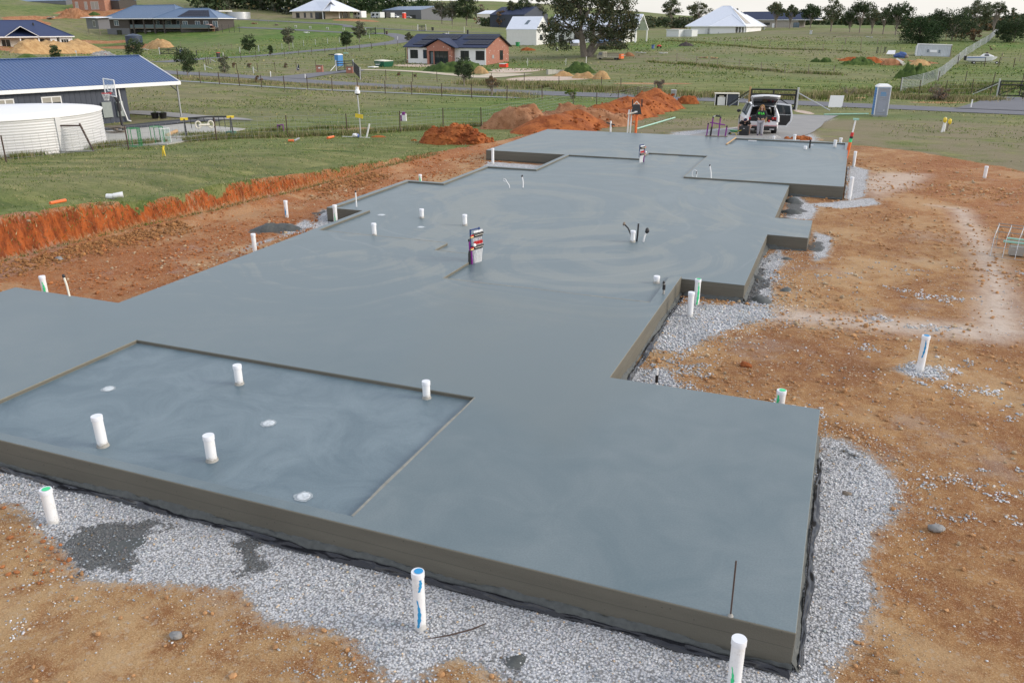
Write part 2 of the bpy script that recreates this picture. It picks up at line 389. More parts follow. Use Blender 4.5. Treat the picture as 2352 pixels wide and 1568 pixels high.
# ---- slab concrete
def concrete_top():
    m = NM('freshly finished concrete', .5); p = m.co()
    big = m.noise(p, .16, 5, .6, .6); mid = m.noise(p, .9, 5, .65, 1.2); fine = m.noise(p, 45, 2, .6)
    # trowel sweeps: rings about several places the finisher stood, bent by noise
    tot = None
    nzv = m.nd('ShaderNodeTexNoise'); m.lk(p, nzv.inputs['Vector']); nzv.inputs['Scale'].default_value = .22; nzv.inputs['Detail'].default_value = 2
    sc = m.nd('ShaderNodeVectorMath'); sc.operation = 'SCALE'; m.lk(nzv.outputs['Color'], sc.inputs[0]); sc.inputs['Scale'].default_value = 2.2
    pd = m.nd('ShaderNodeVectorMath'); pd.operation = 'ADD'; m.lk(p, pd.inputs[0]); m.lk(sc.outputs[0], pd.inputs[1])
    for (cx, cy, rmax, k) in ((-9.5, 25.5, 10, 1.1), (-17, 21, 12, .9), (-11.6, 17.6, 5.5, 1.3), (-4.5, 39.5, 8, 1.2), (-5.5, 20.5, 7, 1.5), (0.5, 30, 9, 1.2), (-11, 36.5, 8, 1.2)):
        mp = m.nd('ShaderNodeMapping'); m.lk(pd.outputs[0], mp.inputs[0]); mp.inputs['Location'].default_value = (-cx-1.1, -cy-1.1, 0)
        ln = m.nd('ShaderNodeVectorMath'); ln.operation = 'LENGTH'; m.lk(mp.outputs[0], ln.inputs[0]); d = ln.outputs['Value']
        cb = m.nd('ShaderNodeCombineXYZ'); m.lk(d, cb.inputs[0]); cb.inputs[1].default_value = cx
        r = m.noise(cb.outputs[0], k, 4, .7)
        r = m.math('MULTIPLY', m.math('SUBTRACT', r, .5), m.rng(d, rmax, rmax*.6))
        tot = r if tot is None else m.math('ADD', tot, r)
    f = m.math('MULTIPLY_ADD', tot, 1.15, m.math('MULTIPLY_ADD', big, .9, -.0)); f = m.math('MULTIPLY_ADD', m.math('SUBTRACT', mid, .5), .55, f, True)
    c = m.mix(m.rng(f, .2, .8), (.095, .140, .158), (.193, .232, .243))
    c = m.mix(m.math('MULTIPLY', m.attr('damp'), .9), c, m.mix(m.rng(mid, .3, .7), (.088, .138, .168), (.165, .222, .252)))
    # warm-grey skin where the paste has begun to dry
    sy0 = m.nd('ShaderNodeSeparateXYZ'); m.lk(p, sy0.inputs[0]); ysep = sy0.outputs[1]
    dry = m.math('MULTIPLY', m.rng(m.math('ADD', m.math('MULTIPLY', tot, 1.5), big), .44, .75), m.math('MULTIPLY', m.rng(ysep, 11.5, 14.5), .4))
    c = m.mix(m.math('MULTIPLY', dry, m.math('SUBTRACT', 1, m.attr('damp'))), c, (.30, .31, .275))
    sy = m.nd('ShaderNodeSeparateXYZ'); m.lk(p, sy.inputs[0]); yr = m.rng(sy.outputs[1], 14, 19)
    wv = m.nd('ShaderNodeTexWave'); wv.wave_type = 'RINGS'; wv.rings_direction = 'Z'; mq = m.nd('ShaderNodeMapping'); m.lk(pd.outputs[0], mq.inputs[0]); mq.inputs['Location'].default_value = (8, -24, 0); m.lk(mq.outputs[0], wv.inputs['Vector']); wv.inputs['Scale'].default_value = .22; wv.inputs['Distortion'].default_value = 9; wv.inputs['Detail'].default_value = 3; wv.inputs['Detail Scale'].default_value = .6
    c = m.mix(m.math('MULTIPLY', m.rng(wv.outputs['Fac'], .975, 1.0), m.math('MULTIPLY', m.math('MULTIPLY', m.rng(big, .42, .6), yr), .13)), c, (.36, .37, .35))
    # a lap line where the last pour met the earlier one
    c = m.mix(m.math('MULTIPLY', m.attr('lap'), .42), c, (.138, .168, .168))
    c = m.mix(m.math('MULTIPLY', m.rng(fine, .35, .65), .22), c, (.07, .095, .11))
    m.color(c); m.rough(m.rng(f, .2, .9, .38, .68))
    hh = m.math('MULTIPLY_ADD', tot, .6, m.math('MULTIPLY', fine, .12)); hh = m.math('MULTIPLY_ADD', mid, m.math('MULTIPLY', m.attr('damp'), 1.4), hh)
    m.bump(hh, .35, .02); return m.m
def concrete_side():
    m = NM('formed concrete face', .85); p = m.co(); a = m.noise(m.mp((.5, .5, 5)), 1.2, 5, .6); fine = m.noise(p, 60, 2)
    c = m.mix(a, (.088, .083, .066), (.155, .146, .118))
    sp = m.nd('ShaderNodeSeparateXYZ'); m.lk(p, sp.inputs[0]); z = sp.outputs[2]
    ln = m.math('LESS_THAN', m.math('ABSOLUTE', m.math('ADD', z, m.math('MULTIPLY_ADD', m.noise(m.mp((.4, .4, 0)), 1, 3), .08, .16))), .004)
    c = m.mix(m.math('MULTIPLY', ln, .5), c, (.05, .05, .04))
    v = m.vor(p, 9); c = m.mix(m.math('MULTIPLY', m.math('LESS_THAN', v, .07), .7), c, (.03, .03, .028))
    low = m.rng(m.math('MULTIPLY_ADD', m.noise(p, 3, 4), .16, z), -.36, -.30, 1, 0)
    c = m.mix(m.math('MULTIPLY', low, .75), c, (.055, .055, .05))
    # light laitance lip just under the top edge
    lip = m.rng(z, -.03, -.008); c = m.mix(m.math('MULTIPLY', lip, .5), c, (.3, .28, .22))
    m.color(c); m.bump(m.math('ADD', fine, a), .5, .01); return m.m
M['ctop'] = concrete_top(); M['cside'] = concrete_side()

# ---- ground
def ground_mat():
    m = NM('paddock and site ground', .95, spec=.2); p = m.co()
    n1 = m.noise(p, .05, 5, .6); n2 = m.noise(m.mp((1, 1.0, 1)), .35, 6, .65, .4); n3 = m.noise(p, 2.6, 9, .74); n4 = m.noise(p, 14, 6, .75); n5 = m.noise(p, 60, 3, .7)
    st = m.noise(m.mp((.35, 1.6, 1), (0, 0, R(20))), .5, 5, .65)
    # grass: living green over dead straw
    g = m.mix(m.rng(n4, .3, .72), (.048, .082, .016), (.185, .225, .052))
    g = m.mix(m.math('MULTIPLY', m.rng(m.math('MULTIPLY_ADD', n3, .45, m.math('MULTIPLY', st, .6)), .48, .66), .62), g, (.26, .235, .105))
    g = m.mix(m.math('MULTIPLY', m.rng(n5, .55, .75), .35), g, (.27, .25, .12))
    big = m.noise(m.mp((.45, 1.3, 1), (0, 0, R(14))), .55, 8, .78); g = m.mix(m.math('MULTIPLY', m.rng(big, .50, .62), .75), g, (.30, .285, .11)); g = m.mix(m.math('MULTIPLY', m.rng(big, .47, .38), .8), g, (.040, .082, .014))
    lush = m.mix(m.rng(m.math('MULTIPLY_ADD', big, .6, m.math('MULTIPLY', n3, .4)), .3, .7), (.03, .085, .012), (.115, .225, .028))
    g = m.mix(m.math('MULTIPLY', m.attr('lush'), m.rng(m.math('ADD', m.math('MULTIPLY', n2, .6), m.math('MULTIPLY', st, .5)), .38, .62)), g, lush)
    g = m.mix(m.math('MULTIPLY', m.attr('dry'), m.rng(m.math('ADD', n2, m.math('MULTIPLY', n4, .35)), .45, .75)), g, (.22, .185, .115))
    g = m.mix(m.math('MULTIPLY', m.rng(m.noise(p, .8, 5, .7), .6, .72), .4), g, (.035, .05, .016))
    # soil: iron red to ochre
    s = m.mix(m.rng(m.math('MULTIPLY_ADD', n3, .5, m.math('MULTIPLY', n2, .5)), .38, .62), (.22, .085, .030), (.42, .238, .10))
    s = m.mix(m.math('MULTIPLY', m.attr('red'), .85), s, m.mix(m.rng(n4, .35, .65), (.19, .045, .012), (.47, .125, .028)))
    s = m.mix(m.math('MULTIPLY', m.rng(n4, .55, .7), .4), s, (.15, .065, .028))
    sy = m.nd('ShaderNodeSeparateXYZ'); m.lk(p, sy.inputs[0]); s = m.mix(m.math('MULTIPLY', m.rng(sy.outputs[1], 8.5, 6.0, 0, .55), m.rng(n3, .35, .6)), s, (.46, .31, .155)); s = m.mix(m.math('MULTIPLY', m.rng(n5, .52, .66), .7), s, (.56, .40, .24)); s = m.mix(m.math('MULTIPLY', m.rng(n5, .46, .36), .55), s, (.17, .085, .04))
    s = m.mix(m.math('MULTIPLY', m.rng(m.noise(p, .42, 7, .72), .55, .66), .25), s, (.36, .33, .31))
    s = m.mix(m.math('MULTIPLY', m.rng(n2, .52, .62), .32), s, (.50, .365, .215))
    v = m.vor(p, 26, 'Color'); vs = m.nd('ShaderNodeSeparateColor'); m.lk(v, vs.inputs[0])
    s = m.mix(m.math('MULTIPLY', m.math('GREATER_THAN', vs.outputs[0], .93), .35), s, (.45, .38, .30))
    gz_ = m.nd('ShaderNodeNewGeometry'); sz = m.nd('ShaderNodeSeparateXYZ'); m.lk(gz_.outputs['Normal'], sz.inputs[0]); steep = m.rng(sz.outputs[2], .75, .5)
    fur = m.noise(m.mp((2.0, 2.0, .6)), 1.6, 6, .75); s = m.mix(m.math('MULTIPLY', steep, .9), s, m.mix(m.rng(fur, .35, .65), (.13, .027, .008), (.43, .105, .024)))
    pal = m.mix(n4, (.48, .38, .30), (.66, .57, .49)); s = m.mix(m.math('MULTIPLY', m.attr('pale'), m.rng(m.math('ADD', n3, m.math('MULTIPLY', n4, .3)), .45, .75, .6, 1)), s, pal)
    # crushed stone
    vd = m.vor(p, 34); vc = m.vor(p, 34, 'Color'); sc = m.nd('ShaderNodeSeparateColor'); m.lk(vc, sc.inputs[0])
    gr = m.mix(sc.outputs[0], (.48, .49, .52), (.76, .76, .76)); gr = m.mix(m.rng(vd, .35, .75), gr, (.26, .26, .26))
    e = m.math('MULTIPLY_ADD', m.math('SUBTRACT', n4, .5), 1.1, m.math('MULTIPLY', m.math('SUBTRACT', n3, .5), 1.0))
    def msk(nm, k=1.0): return m.rng(m.math('ADD', m.attr(nm), m.math('MULTIPLY', e, k)), .42, .58)
    c = m.mix(msk('soil', .55), g, s)
    c = m.mix(m.math('MULTIPLY', m.rng(m.math('ADD', m.attr('gravel'), m.math('MULTIPLY', e, 1.1)), .15, .5), .45), c, (.50, .44, .37)); c = m.mix(msk('gravel', 1.1), c, gr)
    c = m.mix(m.math('MULTIPLY', msk('wet', 1.2), .85), c, m.mix(n4, (.05, .055, .055), (.12, .125, .12)))
    m.color(c)
    h = m.math('MULTIPLY_ADD', n5, .25, m.math('MULTIPLY_ADD', n4, .6, n3)); h = m.math('ADD', h, m.math('MULTIPLY', m.math('SUBTRACT', 1, vd), m.math('MULTIPLY', msk('gravel'), .5)))
    m.bump(h, .75, .07); return m.m
M['ground'] = ground_mat()
def mk(pts, z=PADZ): return [tuple(on_z(x, y, z)[:2]) for x, y in pts]
GRAV = [mk([(-60, 1060), (-60, 1150), (50, 1160), (100, 1215), (190, 1330), (420, 1345), (560, 1350), (610, 1420), (790, 1445), (830, 1500), (905, 1565), (965, 1572), (985, 1530), (1045, 1500), (1130, 1535), (1240, 1600), (1500, 1760), (1840, 1760), (1850, 1500), (1400, 1420), (900, 1290), (600, 1215)]),
        mk([(1860, 1060), (1890, 1008), (1950, 1015), (2000, 1050), (2060, 1105), (2070, 1150), (2010, 1230), (1985, 1300), (2005, 1380), (1965, 1470), (1900, 1540), (1880, 1700), (1780, 1700), (1800, 1540)]),
        mk([(1500, 802), (1530, 745), (1540, 700), (1700, 700), (1765, 705), (1775, 730), (1700, 745), (1650, 765), (1570, 803)]),
        mk([(1425, 880), (1450, 845), (1530, 850), (1560, 885), (1480, 890)]),
        mk([(1690, 700), (1740, 600), (1790, 575), (1800, 600), (1775, 640), (1770, 700)]), mk([(1870, 600), (1870, 530), (1910, 545), (1900, 590)]),
        mk([(1800, 500), (1820, 445), (1880, 480), (1860, 505)]), mk([(1850, 470), (1940, 460), (2000, 455), (2020, 470), (1930, 480)]),
        mk([(2060, 850), (2100, 835), (2160, 850), (2165, 870), (2110, 868)]), mk([(1945, 460), (1952, 380), (1995, 390), (1985, 450)]),
        mk([(1110, 385), (1120, 372), (1250, 380), (1300, 360), (1260, 392)]), mk([(720, 530), (740, 480), (830, 490)]), mk([(560, 575), (580, 560), (720, 520), (700, 505), (640, 545)]),
        [(-9, 45.2), (-1.5, 45.2), (-1.5, 50), (-2.5, 56), (-1.0, 66), (-5, 67), (-6.5, 56), (-9.5, 50)]]
PALE = [mk([(1750, 705), (1900, 722), (2100, 735), (2240, 745), (2260, 640), (2190, 480), (2140, 470), (2220, 480), (2300, 600), (2360, 770), (2300, 785), (2000, 755), (1760, 735)]),
        mk([(1960, 420), (2020, 395), (2130, 400), (2100, 430), (2010, 450)])]
RED = [(x-1.5, y) for x, y in BANK] + [(-14, 46), (-15.9, 36), (-15.6, 22), (-14.5, 12), (-17.5, 12), (-17.5, -10)]
WET = [mk([(170, 1200), (330, 1215), (370, 1225), (340, 1300), (250, 1330), (110, 1290), (130, 1230)]), mk([(570, 535), (600, 513), (670, 514), (682, 524), (640, 535)]),
       mk([(1700, 700), (1730, 620), (1760, 590), (1755, 690)]), mk([(1860, 570), (1870, 540), (1890, 560), (1880, 590)]), mk([(1800, 500), (1815, 455), (1845, 460), (1850, 490)]), mk([(1150, 1510), (1180, 1495), (1210, 1500), (1215, 1540), (1180, 1560)]),
       mk([(545, 1250), (575, 1245), (600, 1300), (560, 1310)]), mk([(1880, 1030), (1940, 1025), (1990, 1060), (1930, 1045)]), mk([(720, 500), (735, 475), (760, 480)])]
FRONT = [(-9, 46.5), (-16, 46), (-20, 50), (-14, 62), (6, 66), (30, 60), (30, 30), (16, 26)]      # worn, dry yard grass beyond the slab
def masks(x, y, r):
    A = {k: np.zeros(len(x), np.float32) for k in ('soil', 'gravel', 'pale', 'lush', 'dry', 'wet', 'red')}
    near = r < 80; xn, yn = x[near], y[near]
    def s(poly, soft=.5): return 1-sstep(-soft, soft, sdpoly(xn, yn, poly))
    wv = fbm(xn/3, yn/3, 4, 50)
    d = sdpoly(xn, yn, PAD); b = sdline(xn, yn, BANK); ls = sstep(2.5, .8, b)
    so = 1-sstep(-.5, .5, (d+wv*1.2*(1-ls)+fbm(xn/.6, yn/.6, 3, 40)*.35*ls-.28*ls-1.2*(1-ls))/(.25*ls+1.6*(1-ls)))
    A['soil'][near] = so
    A['red'][near] = np.maximum(s(RED, 1.2)*.62, .45*sstep(24, 34, yn)*sstep(-2, 6, xn))
    g = np.zeros(len(xn)); 
    for q in GRAV: g = np.maximum(g, s(q, .35 if q[0][1] < 40 else .8))
    # thin spill of stone all along the forms
    A['gravel'][near] = g
    A['pale'][near] = np.maximum(s(PALE[0], .5), s(PALE[1], .6)*.8)
    w = np.zeros(len(xn))
    wn = fbm(xn/.45, yn/.45, 4, 52)*.45
    for q in WET: w = np.maximum(w, 1-sstep(-.3, .25, sdpoly(xn, yn, q)+wn))
    A['wet'][near] = w
    A['dry'] = (np.clip(.35+fbm(x/25, y/25, 3, 61)*.9, 0, 1)).astype(np.float32)
    fr = 1-sstep(-2, 3, sdpoly(x, y, FRONT)); A['dry'] = np.maximum(A['dry'], fr.astype(np.float32)*.95)
    lush = np.clip(.25+fbm(x/30, y/30, 3, 71)*1.1, 0, 1)
    for (cx, cy, rad, v) in LUSH: lush = np.maximum(lush, v*sstep(rad, rad*.5, np.hypot(x-cx, (y-cy))))
    A['lush'] = (lush*(1-fr*.9)).astype(np.float32)
    for (cx, cy, ra, ang, rb) in FARSOIL:
        c, sn = math.cos(ang), math.sin(ang); u = (x-cx)*c+(y-cy)*sn; v = -(x-cx)*sn+(y-cy)*c
        q = sstep(1.25, .8, np.hypot(u/ra, v/rb)+fbm(x/4, y/4, 2, 90)*.4); A['soil'] = np.maximum(A['soil'], q*.8).astype(np.float32)
    for (cx, cy, ra, ang, rb) in FARPALE:
        c, sn = math.cos(ang), math.sin(ang); u = (x-cx)*c+(y-cy)*sn; v = -(x-cx)*sn+(y-cy)*c
        q = sstep(1.2, .85, np.hypot(u/ra, v/rb)+fbm(x/4, y/4, 2, 93)*.3); A['soil'] = np.maximum(A['soil'], q); A['pale'] = np.maximum(A['pale'], q).astype(np.float32)
    A['red'] = np.where(r > 110, np.maximum(A['red'], .5), A['red']).astype(np.float32)
    return A
def gxy(k, x, y): return tuple(G(k, x, y)[:2])
LUSH = [(-55, 118, 16, .9), (-42, 140, 26, 1), (-25, 150, 20, 1), (-35, 180, 18, .8), (-120, 150, 40, .8), (-160, 220, 60, .9), (3, 66, 9, .8), (-30, 36, 6, .5), (-26, 44, 5, .4), (-60, 230, 60, .6), (20, 230, 40, .9)]
def ell(k, x0, x1, yc, rb=None, h=None):
    a = G(k, x0, yc); b = G(k, x1, yc); c = (a+b)/2; L = np.hypot(*(b-a)[:2])/2
    return (c[0], c[1], L, math.atan2(b[1]-a[1], b[0]-a[0]), rb or L*.5)
FARSOIL = [ell('A', 850, 1500, 480, 6), ell('A', 60, 560, 250, 9), ell('A', 700, 1500, 130, 10), ell('A', 1290, 1900, 545, 7), ell('A', 0, 900, 600, 11), ell('F', 200, 900, 700, 4), ell('F', 1040, 1280, 730, 3), ell('D', 1250, 2240, 985, 1.6), ell('f', 1040, 1680, 325, 1.0), ell('B', 1900, 2352, 245, 8), ell('b', 1900, 2352, 690, .8), ell('e', 1900, 2000, 700, .5)]
FARPALE = [ell('C', 1500, 2300, 830, 4.0), ell('D', 100, 1100, 925, 3.5), ell('C', 560, 1100, 770, 3.5), ell('E', 280, 440, 335, 8), ell('e', 1650, 1800, 330, 2)]
def build_ground():
    rs = [1.5]
    while rs[-1] < 6500:
        r = rs[-1]; rs.append(r*(1+(.0075 if r < 9 else .0038 if r < 26 else .0048 if r < 60 else .0085 if r < 400 else .02)))
    rs = np.array(rs)
    core = np.arange(R(-38), R(38), .0032); side = np.arange(R(39), R(80), R(1.2))
    az = np.r_[-side[::-1], core, side]-0.37891
    rr, aa = np.meshgrid(rs, az, indexing='ij'); x = (rr*np.sin(aa)).ravel(); y = (rr*np.cos(aa)).ravel(); z = hf(x, y)
    nr, na = len(rs), len(az); i = np.arange(nr-1)[:, None]*na; j = np.arange(na-1)[None]
    f = np.stack([i+j, i+j+1, i+j+1+na, i+j+na], -1).reshape(-1, 4)[:, ::-1]
    # leave the earth under the concrete out
    o = npmesh('ground', np.c_[x, y, z], f, M['ground'], masks(x, y, rr.ravel()), True)
    return tag(o, kind='structure')
build_ground()

# ------------------------------------------------------------ the slab
def slab():
    L = []   # (x0,x1,y0,y1,z), later wins
    L += [(-17.16, .19, 7.07, 12.47, 0), (-14.09, -3.18, 12.47, 22.45, 0)]
    SK = -.065
    L += [(-15.45, -1.72, 22.45, 27.85, SK), (-13.95, -1.72, 27.85, 32.05, SK), (-11.79, -1.72, 32.05, 36.2, SK), (-3.18, -1.72, 18.87, 22.45, SK), (-1.72, -.61, 24.12, 26.47, SK)]
    L += [(-14.09, -9.73, 19.7, 22.45, SK), (-9.73, -8.39, 18.88, 22.45, SK), (-8.39, -3.18, 16.66, 22.45, SK)]
    L += [(-3.45, -3.18, 16.66, 18.87, 0)]
    L += [(-14.09, -13.9, 19.7, 22.6, 0), (-15.45, -15.25, 22.45, 27.85, 0), (-15.45, -14.0, 22.45, 22.6, 0), (-15.45, -13.95, 27.67, 27.85, 0), (-13.95, -13.76, 27.67, 32.05, 0), (-13.95, -11.6, 31.87, 32.05, 0), (-11.79, -11.6, 31.87, 36.2, 0)]
    L += [(-15.72, .18, 36.2, 45.0, 0), (-5.67, .18, 32.38, 36.2, 0), (-8.35, -5.67, 36.2, 38.1, SK)]
    L += [(-12.02, -4.98, 7.24, 10.9, -.07), (-5.37, .02, 42.3, 44.75, -.07)]
    xs = sorted({v for l in L for v in l[:2]}); ys = sorted({v for l in L for v in l[2:4]})
    # finer cells so that the worn arris and attributes have something to hang on
    def fine(a):
        out = []
        for p, q in zip(a[:-1], a[1:]):
            n = max(1, int(math.ceil((q-p)/.5))); out += [p+(q-p)*k/n for k in range(n)]
        return out+[a[-1]]
    xs, ys = fine(xs), fine(ys); nx, ny = len(xs)-1, len(ys)-1
    H = np.full((nx, ny), np.nan)
    for i in range(nx):
        for j in range(ny):
            cx, cy = (xs[i]+xs[i+1])/2, (ys[j]+ys[j+1])/2
            for l in L:
                if l[0] < cx < l[1] and l[2] < cy < l[3]: H[i, j] = l[4]
    V = {}; vs = []; fs = []; mi = []; BOT = -.75
    def vid(x, y, z):
        k = (round(x, 4), round(y, 4), round(z, 4))
        if k not in V: V[k] = len(vs); vs.append(k)
        return V[k]
    def h(i, j): return H[i, j] if 0 <= i < nx and 0 <= j < ny else np.nan
    for i in range(nx):
        for j in range(ny):
            a = h(i, j)
            if np.isnan(a): continue
            x0, x1, y0, y1 = xs[i], xs[i+1], ys[j], ys[j+1]
            fs.append((vid(x0, y0, a), vid(x1, y0, a), vid(x1, y1, a), vid(x0, y1, a))); mi.append(0)
            for (di, dj, p, q) in ((-1, 0, (x0, y1), (x0, y0)), (1, 0, (x1, y0), (x1, y1)), (0, -1, (x0, y0), (x1, y0)), (0, 1, (x1, y1), (x0, y1))):
                b = h(i+di, j+dj); b = BOT if np.isnan(b) else b
                if b < a-1e-6: fs.append((vid(*p, b), vid(*q, b), vid(*q, a), vid(*p, a))); mi.append(1)
    me = bpy.data.meshes.new('concrete_slab'); me.from_pydata(vs, [], fs); me.materials.append(M['ctop']); me.materials.append(M['cside'])
    me.polygons.foreach_set('material_index', mi)
    v = np.array(vs); dm = np.where((v[:, 0] > -12.3) & (v[:, 0] < -4.6) & (v[:, 1] < 11.1) & (v[:, 2] > -.2) & (v[:, 2] < -.01), 1.0, np.where((v[:, 1] > 42) & (v[:, 2] < -.01) & (v[:, 2] > -.2), .9, 0))
    a = me.attributes.new('damp', 'FLOAT', 'POINT'); a.data.foreach_set('value', dm.astype(np.float32))
    lapp = [(-4.6, 10.6), (-3.1, 9.6), (-2.9, 10.8), (-2.6, 12.2), (-2.9, 14.4), (-3.6, 16.2), (-8.4, 16.2), (-7, 13), (-6.5, 11.3)]
    lp = 1-sstep(-.3, .3, sdpoly(v[:, 0], v[:, 1], lapp)); a = me.attributes.new('lap', 'FLOAT', 'POINT'); a.data.foreach_set('value', lp.astype(np.float32))
    me.update(); o = bpy.data.objects.new('concrete_slab', me); S.collection.objects.link(o)
    b = o.modifiers.new('bevel', 'BEVEL'); b.width = .012; b.segments = 2; b.limit_method = 'ANGLE'; b.angle_limit = R(40)
    tag(o, 'freshly poured grey concrete house slab with stepped levels and brown formed edges', 'slab')
slab()
# ------------------------------------------------------------ roads and paths draped on the land
ROADS = []
def strip(name, pts, w, mat, dz=.03, cols=6, ends=None):
    ROADS.append(([tuple(p[:2]) for p in pts], max(w if hasattr(w, '__len__') else [w])/2+.3))
    P = [np.array(p[:2]) for p in pts]; 
    W_ = w if hasattr(w, '__len__') else [w]*len(P)
    # catmull resample
    Q = []; WW = []
    for i in range(len(P)-1):
        p0, p1, p2, p3 = P[max(i-1, 0)], P[i], P[i+1], P[min(i+2, len(P)-1)]
        n = max(2, int(np.hypot(*(p2-p1))/1.2))
        for k in range(n):
            t = k/n; Q.append(.5*((2*p1)+(p2-p0)*t+(2*p0-5*p1+4*p2-p3)*t*t+(3*p1-p0-3*p2+p3)*t**3)); WW.append(W_[i]*(1-t)+W_[i+1]*t)
    Q.append(P[-1]); WW.append(W_[-1]); Q = np.array(Q); T = np.gradient(Q, axis=0); T /= np.hypot(T[:, 0], T[:, 1])[:, None]+1e-9
    N = np.c_[-T[:, 1], T[:, 0]]; u = np.linspace(-.5, .5, cols+1); wob = fbm(Q[:, 0]/3, Q[:, 1]/3, 2, 8)[:, None]*.12
    X = Q[:, None, :]+N[:, None, :]*(u[None, :, None]*(np.array(WW)[:, None, None]+wob[..., None])); Z = hf(X[..., 0], X[..., 1])
    Z = Z+dz; nq = len(Q)
    v = np.concatenate([X, Z[..., None]], -1).reshape(-1, 3); i = np.arange(nq-1)[:, None]*(cols+1); j = np.arange(cols)[None]
    f = np.stack([i+j, i+j+1, i+j+cols+2, i+j+cols+1], -1).reshape(-1, 4)[:, ::-1]
    return tag(npmesh(name, v, f, mat, None, True), kind='structure')
def roadmat(name, a, b):
    m = NM(name, .92, spec=.2); p = m.co(); m.color(m.mix(m.noise(p, .5, 6, .7), a, b)); m.bump(m.noise(p, 8, 3), .4, .03); return m.m
M['road'] = roadmat('chip seal road', (.12, .125, .14), (.20, .20, .215)); M['gdrive'] = roadmat('grey gravel drive', (.22, .22, .22), (.36, .35, .33))
M['tan'] = roadmat('crushed tan gravel', (.45, .38, .28), (.60, .53, .42)); M['bark'] = None
def pts(k, *a): return [G(k, *q) for q in a]
def drape(name, top, bot, mat, dz=.03):
    """a road whose two edges are given; both edges lie on the land"""
    A_ = np.array([t[:2] for t in top]); B_ = np.array([t[:2] for t in bot]); C_ = (A_+B_)/2; w = np.hypot(*(A_-B_).T)
    return strip(name, list(C_), list(w), mat, dz)
main_c = [G('B', -260, 830), G('B', -20, 845)] + pts('B', (100, 875), (500, 895), (900, 930), (1400, 955), (2000, 985)) + pts('C', (400, 1005), (1000, 1035), (1700, 1060), (2300, 1090)) + pts('D', (900, 1100), (1700, 1130)) + pts('e', (600, 190), (1000, 225), (2000, 240)) + pts('f', (400, 365), (1100, 390), (1800, 415), (2400, 440))
mc = np.array([p[:2] for p in main_c])
# smooth the centre line by a quadratic fit along x
cf = np.polyfit(mc[:, 0], mc[:, 1], 3); xs_ = np.linspace(mc[:, 0].min()-30, 45, 34); strip('main_road', [(a, np.polyval(cf, a)) for a in xs_], 5.2, M['road'], .035)
def mroad_y(x): return float(np.polyval(cf, x))
strip('side_road', pts('B', (-200, 735), (40, 720), (330, 690), (800, 672), (1400, 620), (2000, 570)) + pts('C', (150, 545), (420, 515), (600, 485), (640, 455), (560, 425), (460, 400), (330, 400)), 5.0, M['road'], .04)
strip('path', pts('B', (40, 958), (500, 985), (1000, 1020), (1600, 1055), (2300, 1085)) + pts('C', (700, 1105), (1500, 1140), (2000, 1155)), .8, M['strippath'], .05)
strip('driveway', pts('B', (1300, 925), (1500, 900), (1800, 862), (2060, 842)) + pts('C', (60, 826)), [5, 4, 3, 3, 3], M['road'], .06)
strip('house_track', pts('C', (40, 824), (500, 832), (900, 855), (1300, 890), (1600, 905), (1900, 870)), [2.2, 2.2, 2.2, 2.6, 5, 7], M['tan'], .05)
strip('upper_lane', pts('B', (755, 325), (1200, 343), (1700, 372), (2100, 392)), 2.6, M['road'], .06)
strip('hill_lane', pts('B', (500, 228), (900, 238), (1500, 268), (2000, 300)) + pts('C', (0, 322), (500, 348), (900, 370), (1500, 388), (1800, 395)), 3.0, M['road'], .08)
strip('gate_drive', pts('C', (330, 400), (250, 402)) , 3.0, M['road'], .07)
strip('side_drive', pts('f', (2100, 420), (2200, 340), (2280, 270)), [7, 5.5, 4.6], M['road'], .07)
strip('yard_path', pts('n', (380, 590), (700, 600), (1100, 630), (1500, 665), (2000, 690), (2380, 715)), [2.2, 2.2, 2.2, 2, 1.6, .4], M['gdrive'], .05)
strip('gravel_drive', [(-5.6, 45.6), (-5.0, 50), (-3.7, 56), (-3.2, 62), (-3.0, 68)], [6.6, 5.6, 4.0, 3.4, 4.6], M['gdrive'], .05)
strip('bitumen_apron', pts('n', (60, 850), (600, 810), (1300, 730), (1900, 720)), [2.6, 3.0, 2.4, 1.2], simple('dark asphalt apron', (.03, .032, .04), .8), .05)
def yard_concrete():
    m = MB(); P = pts('n', (20, 1130), (60, 890), (700, 840), (1320, 775), (2280, 855), (1900, 945), (1050, 1100)); n = len(P); zt = .03
    top = [(p[0], p[1], hz(p[0], p[1])+.06) for p in P]; c = np.mean(top, 0)
    m.add(top, [tuple(range(n))], M['conc']); m.add(top+[(p[0], p[1], p[2]-.5) for p in top], [(i, (i+1) % n, n+(i+1) % n, n+i) for i in range(n)], M['conc'])
    tag(m.build('yard_pavement'), kind='structure')
yard_concrete()

# ------------------------------------------------------------ stones and clods (nobody could count them)
def stones(name, xy, rad, cols, mat, flat=.65, sink=.25):
    n = len(xy); iv = np.array(ICO[0][0]); jf = np.array(ICO[0][1]); z = hf(xy[:, 0], xy[:, 1])
    sc = rad[:, None, None]*RS.uniform(.65, 1.2, (n, 1, 3))*np.array([1, 1, flat])*RS.uniform(.75, 1.15, (n, 12, 1))
    a = RS.uniform(0, 6.28, n); c, s_ = np.cos(a), np.sin(a); V = iv[None]*sc
    X = V[..., 0]*c[:, None]-V[..., 1]*s_[:, None]; Y = V[..., 0]*s_[:, None]+V[..., 1]*c[:, None]
    P = np.stack([X+xy[:, 0:1], Y+xy[:, 1:2], V[..., 2]+(z+rad*flat*(1-2*sink))[:, None]], -1).reshape(-1, 3)
    F = (jf[None]+(np.arange(n)*12)[:, None, None]).reshape(-1, 3)
    return npmesh(name, P, F, mat, {'col': np.repeat(cols, 12, 0)}, name == 'gravel')
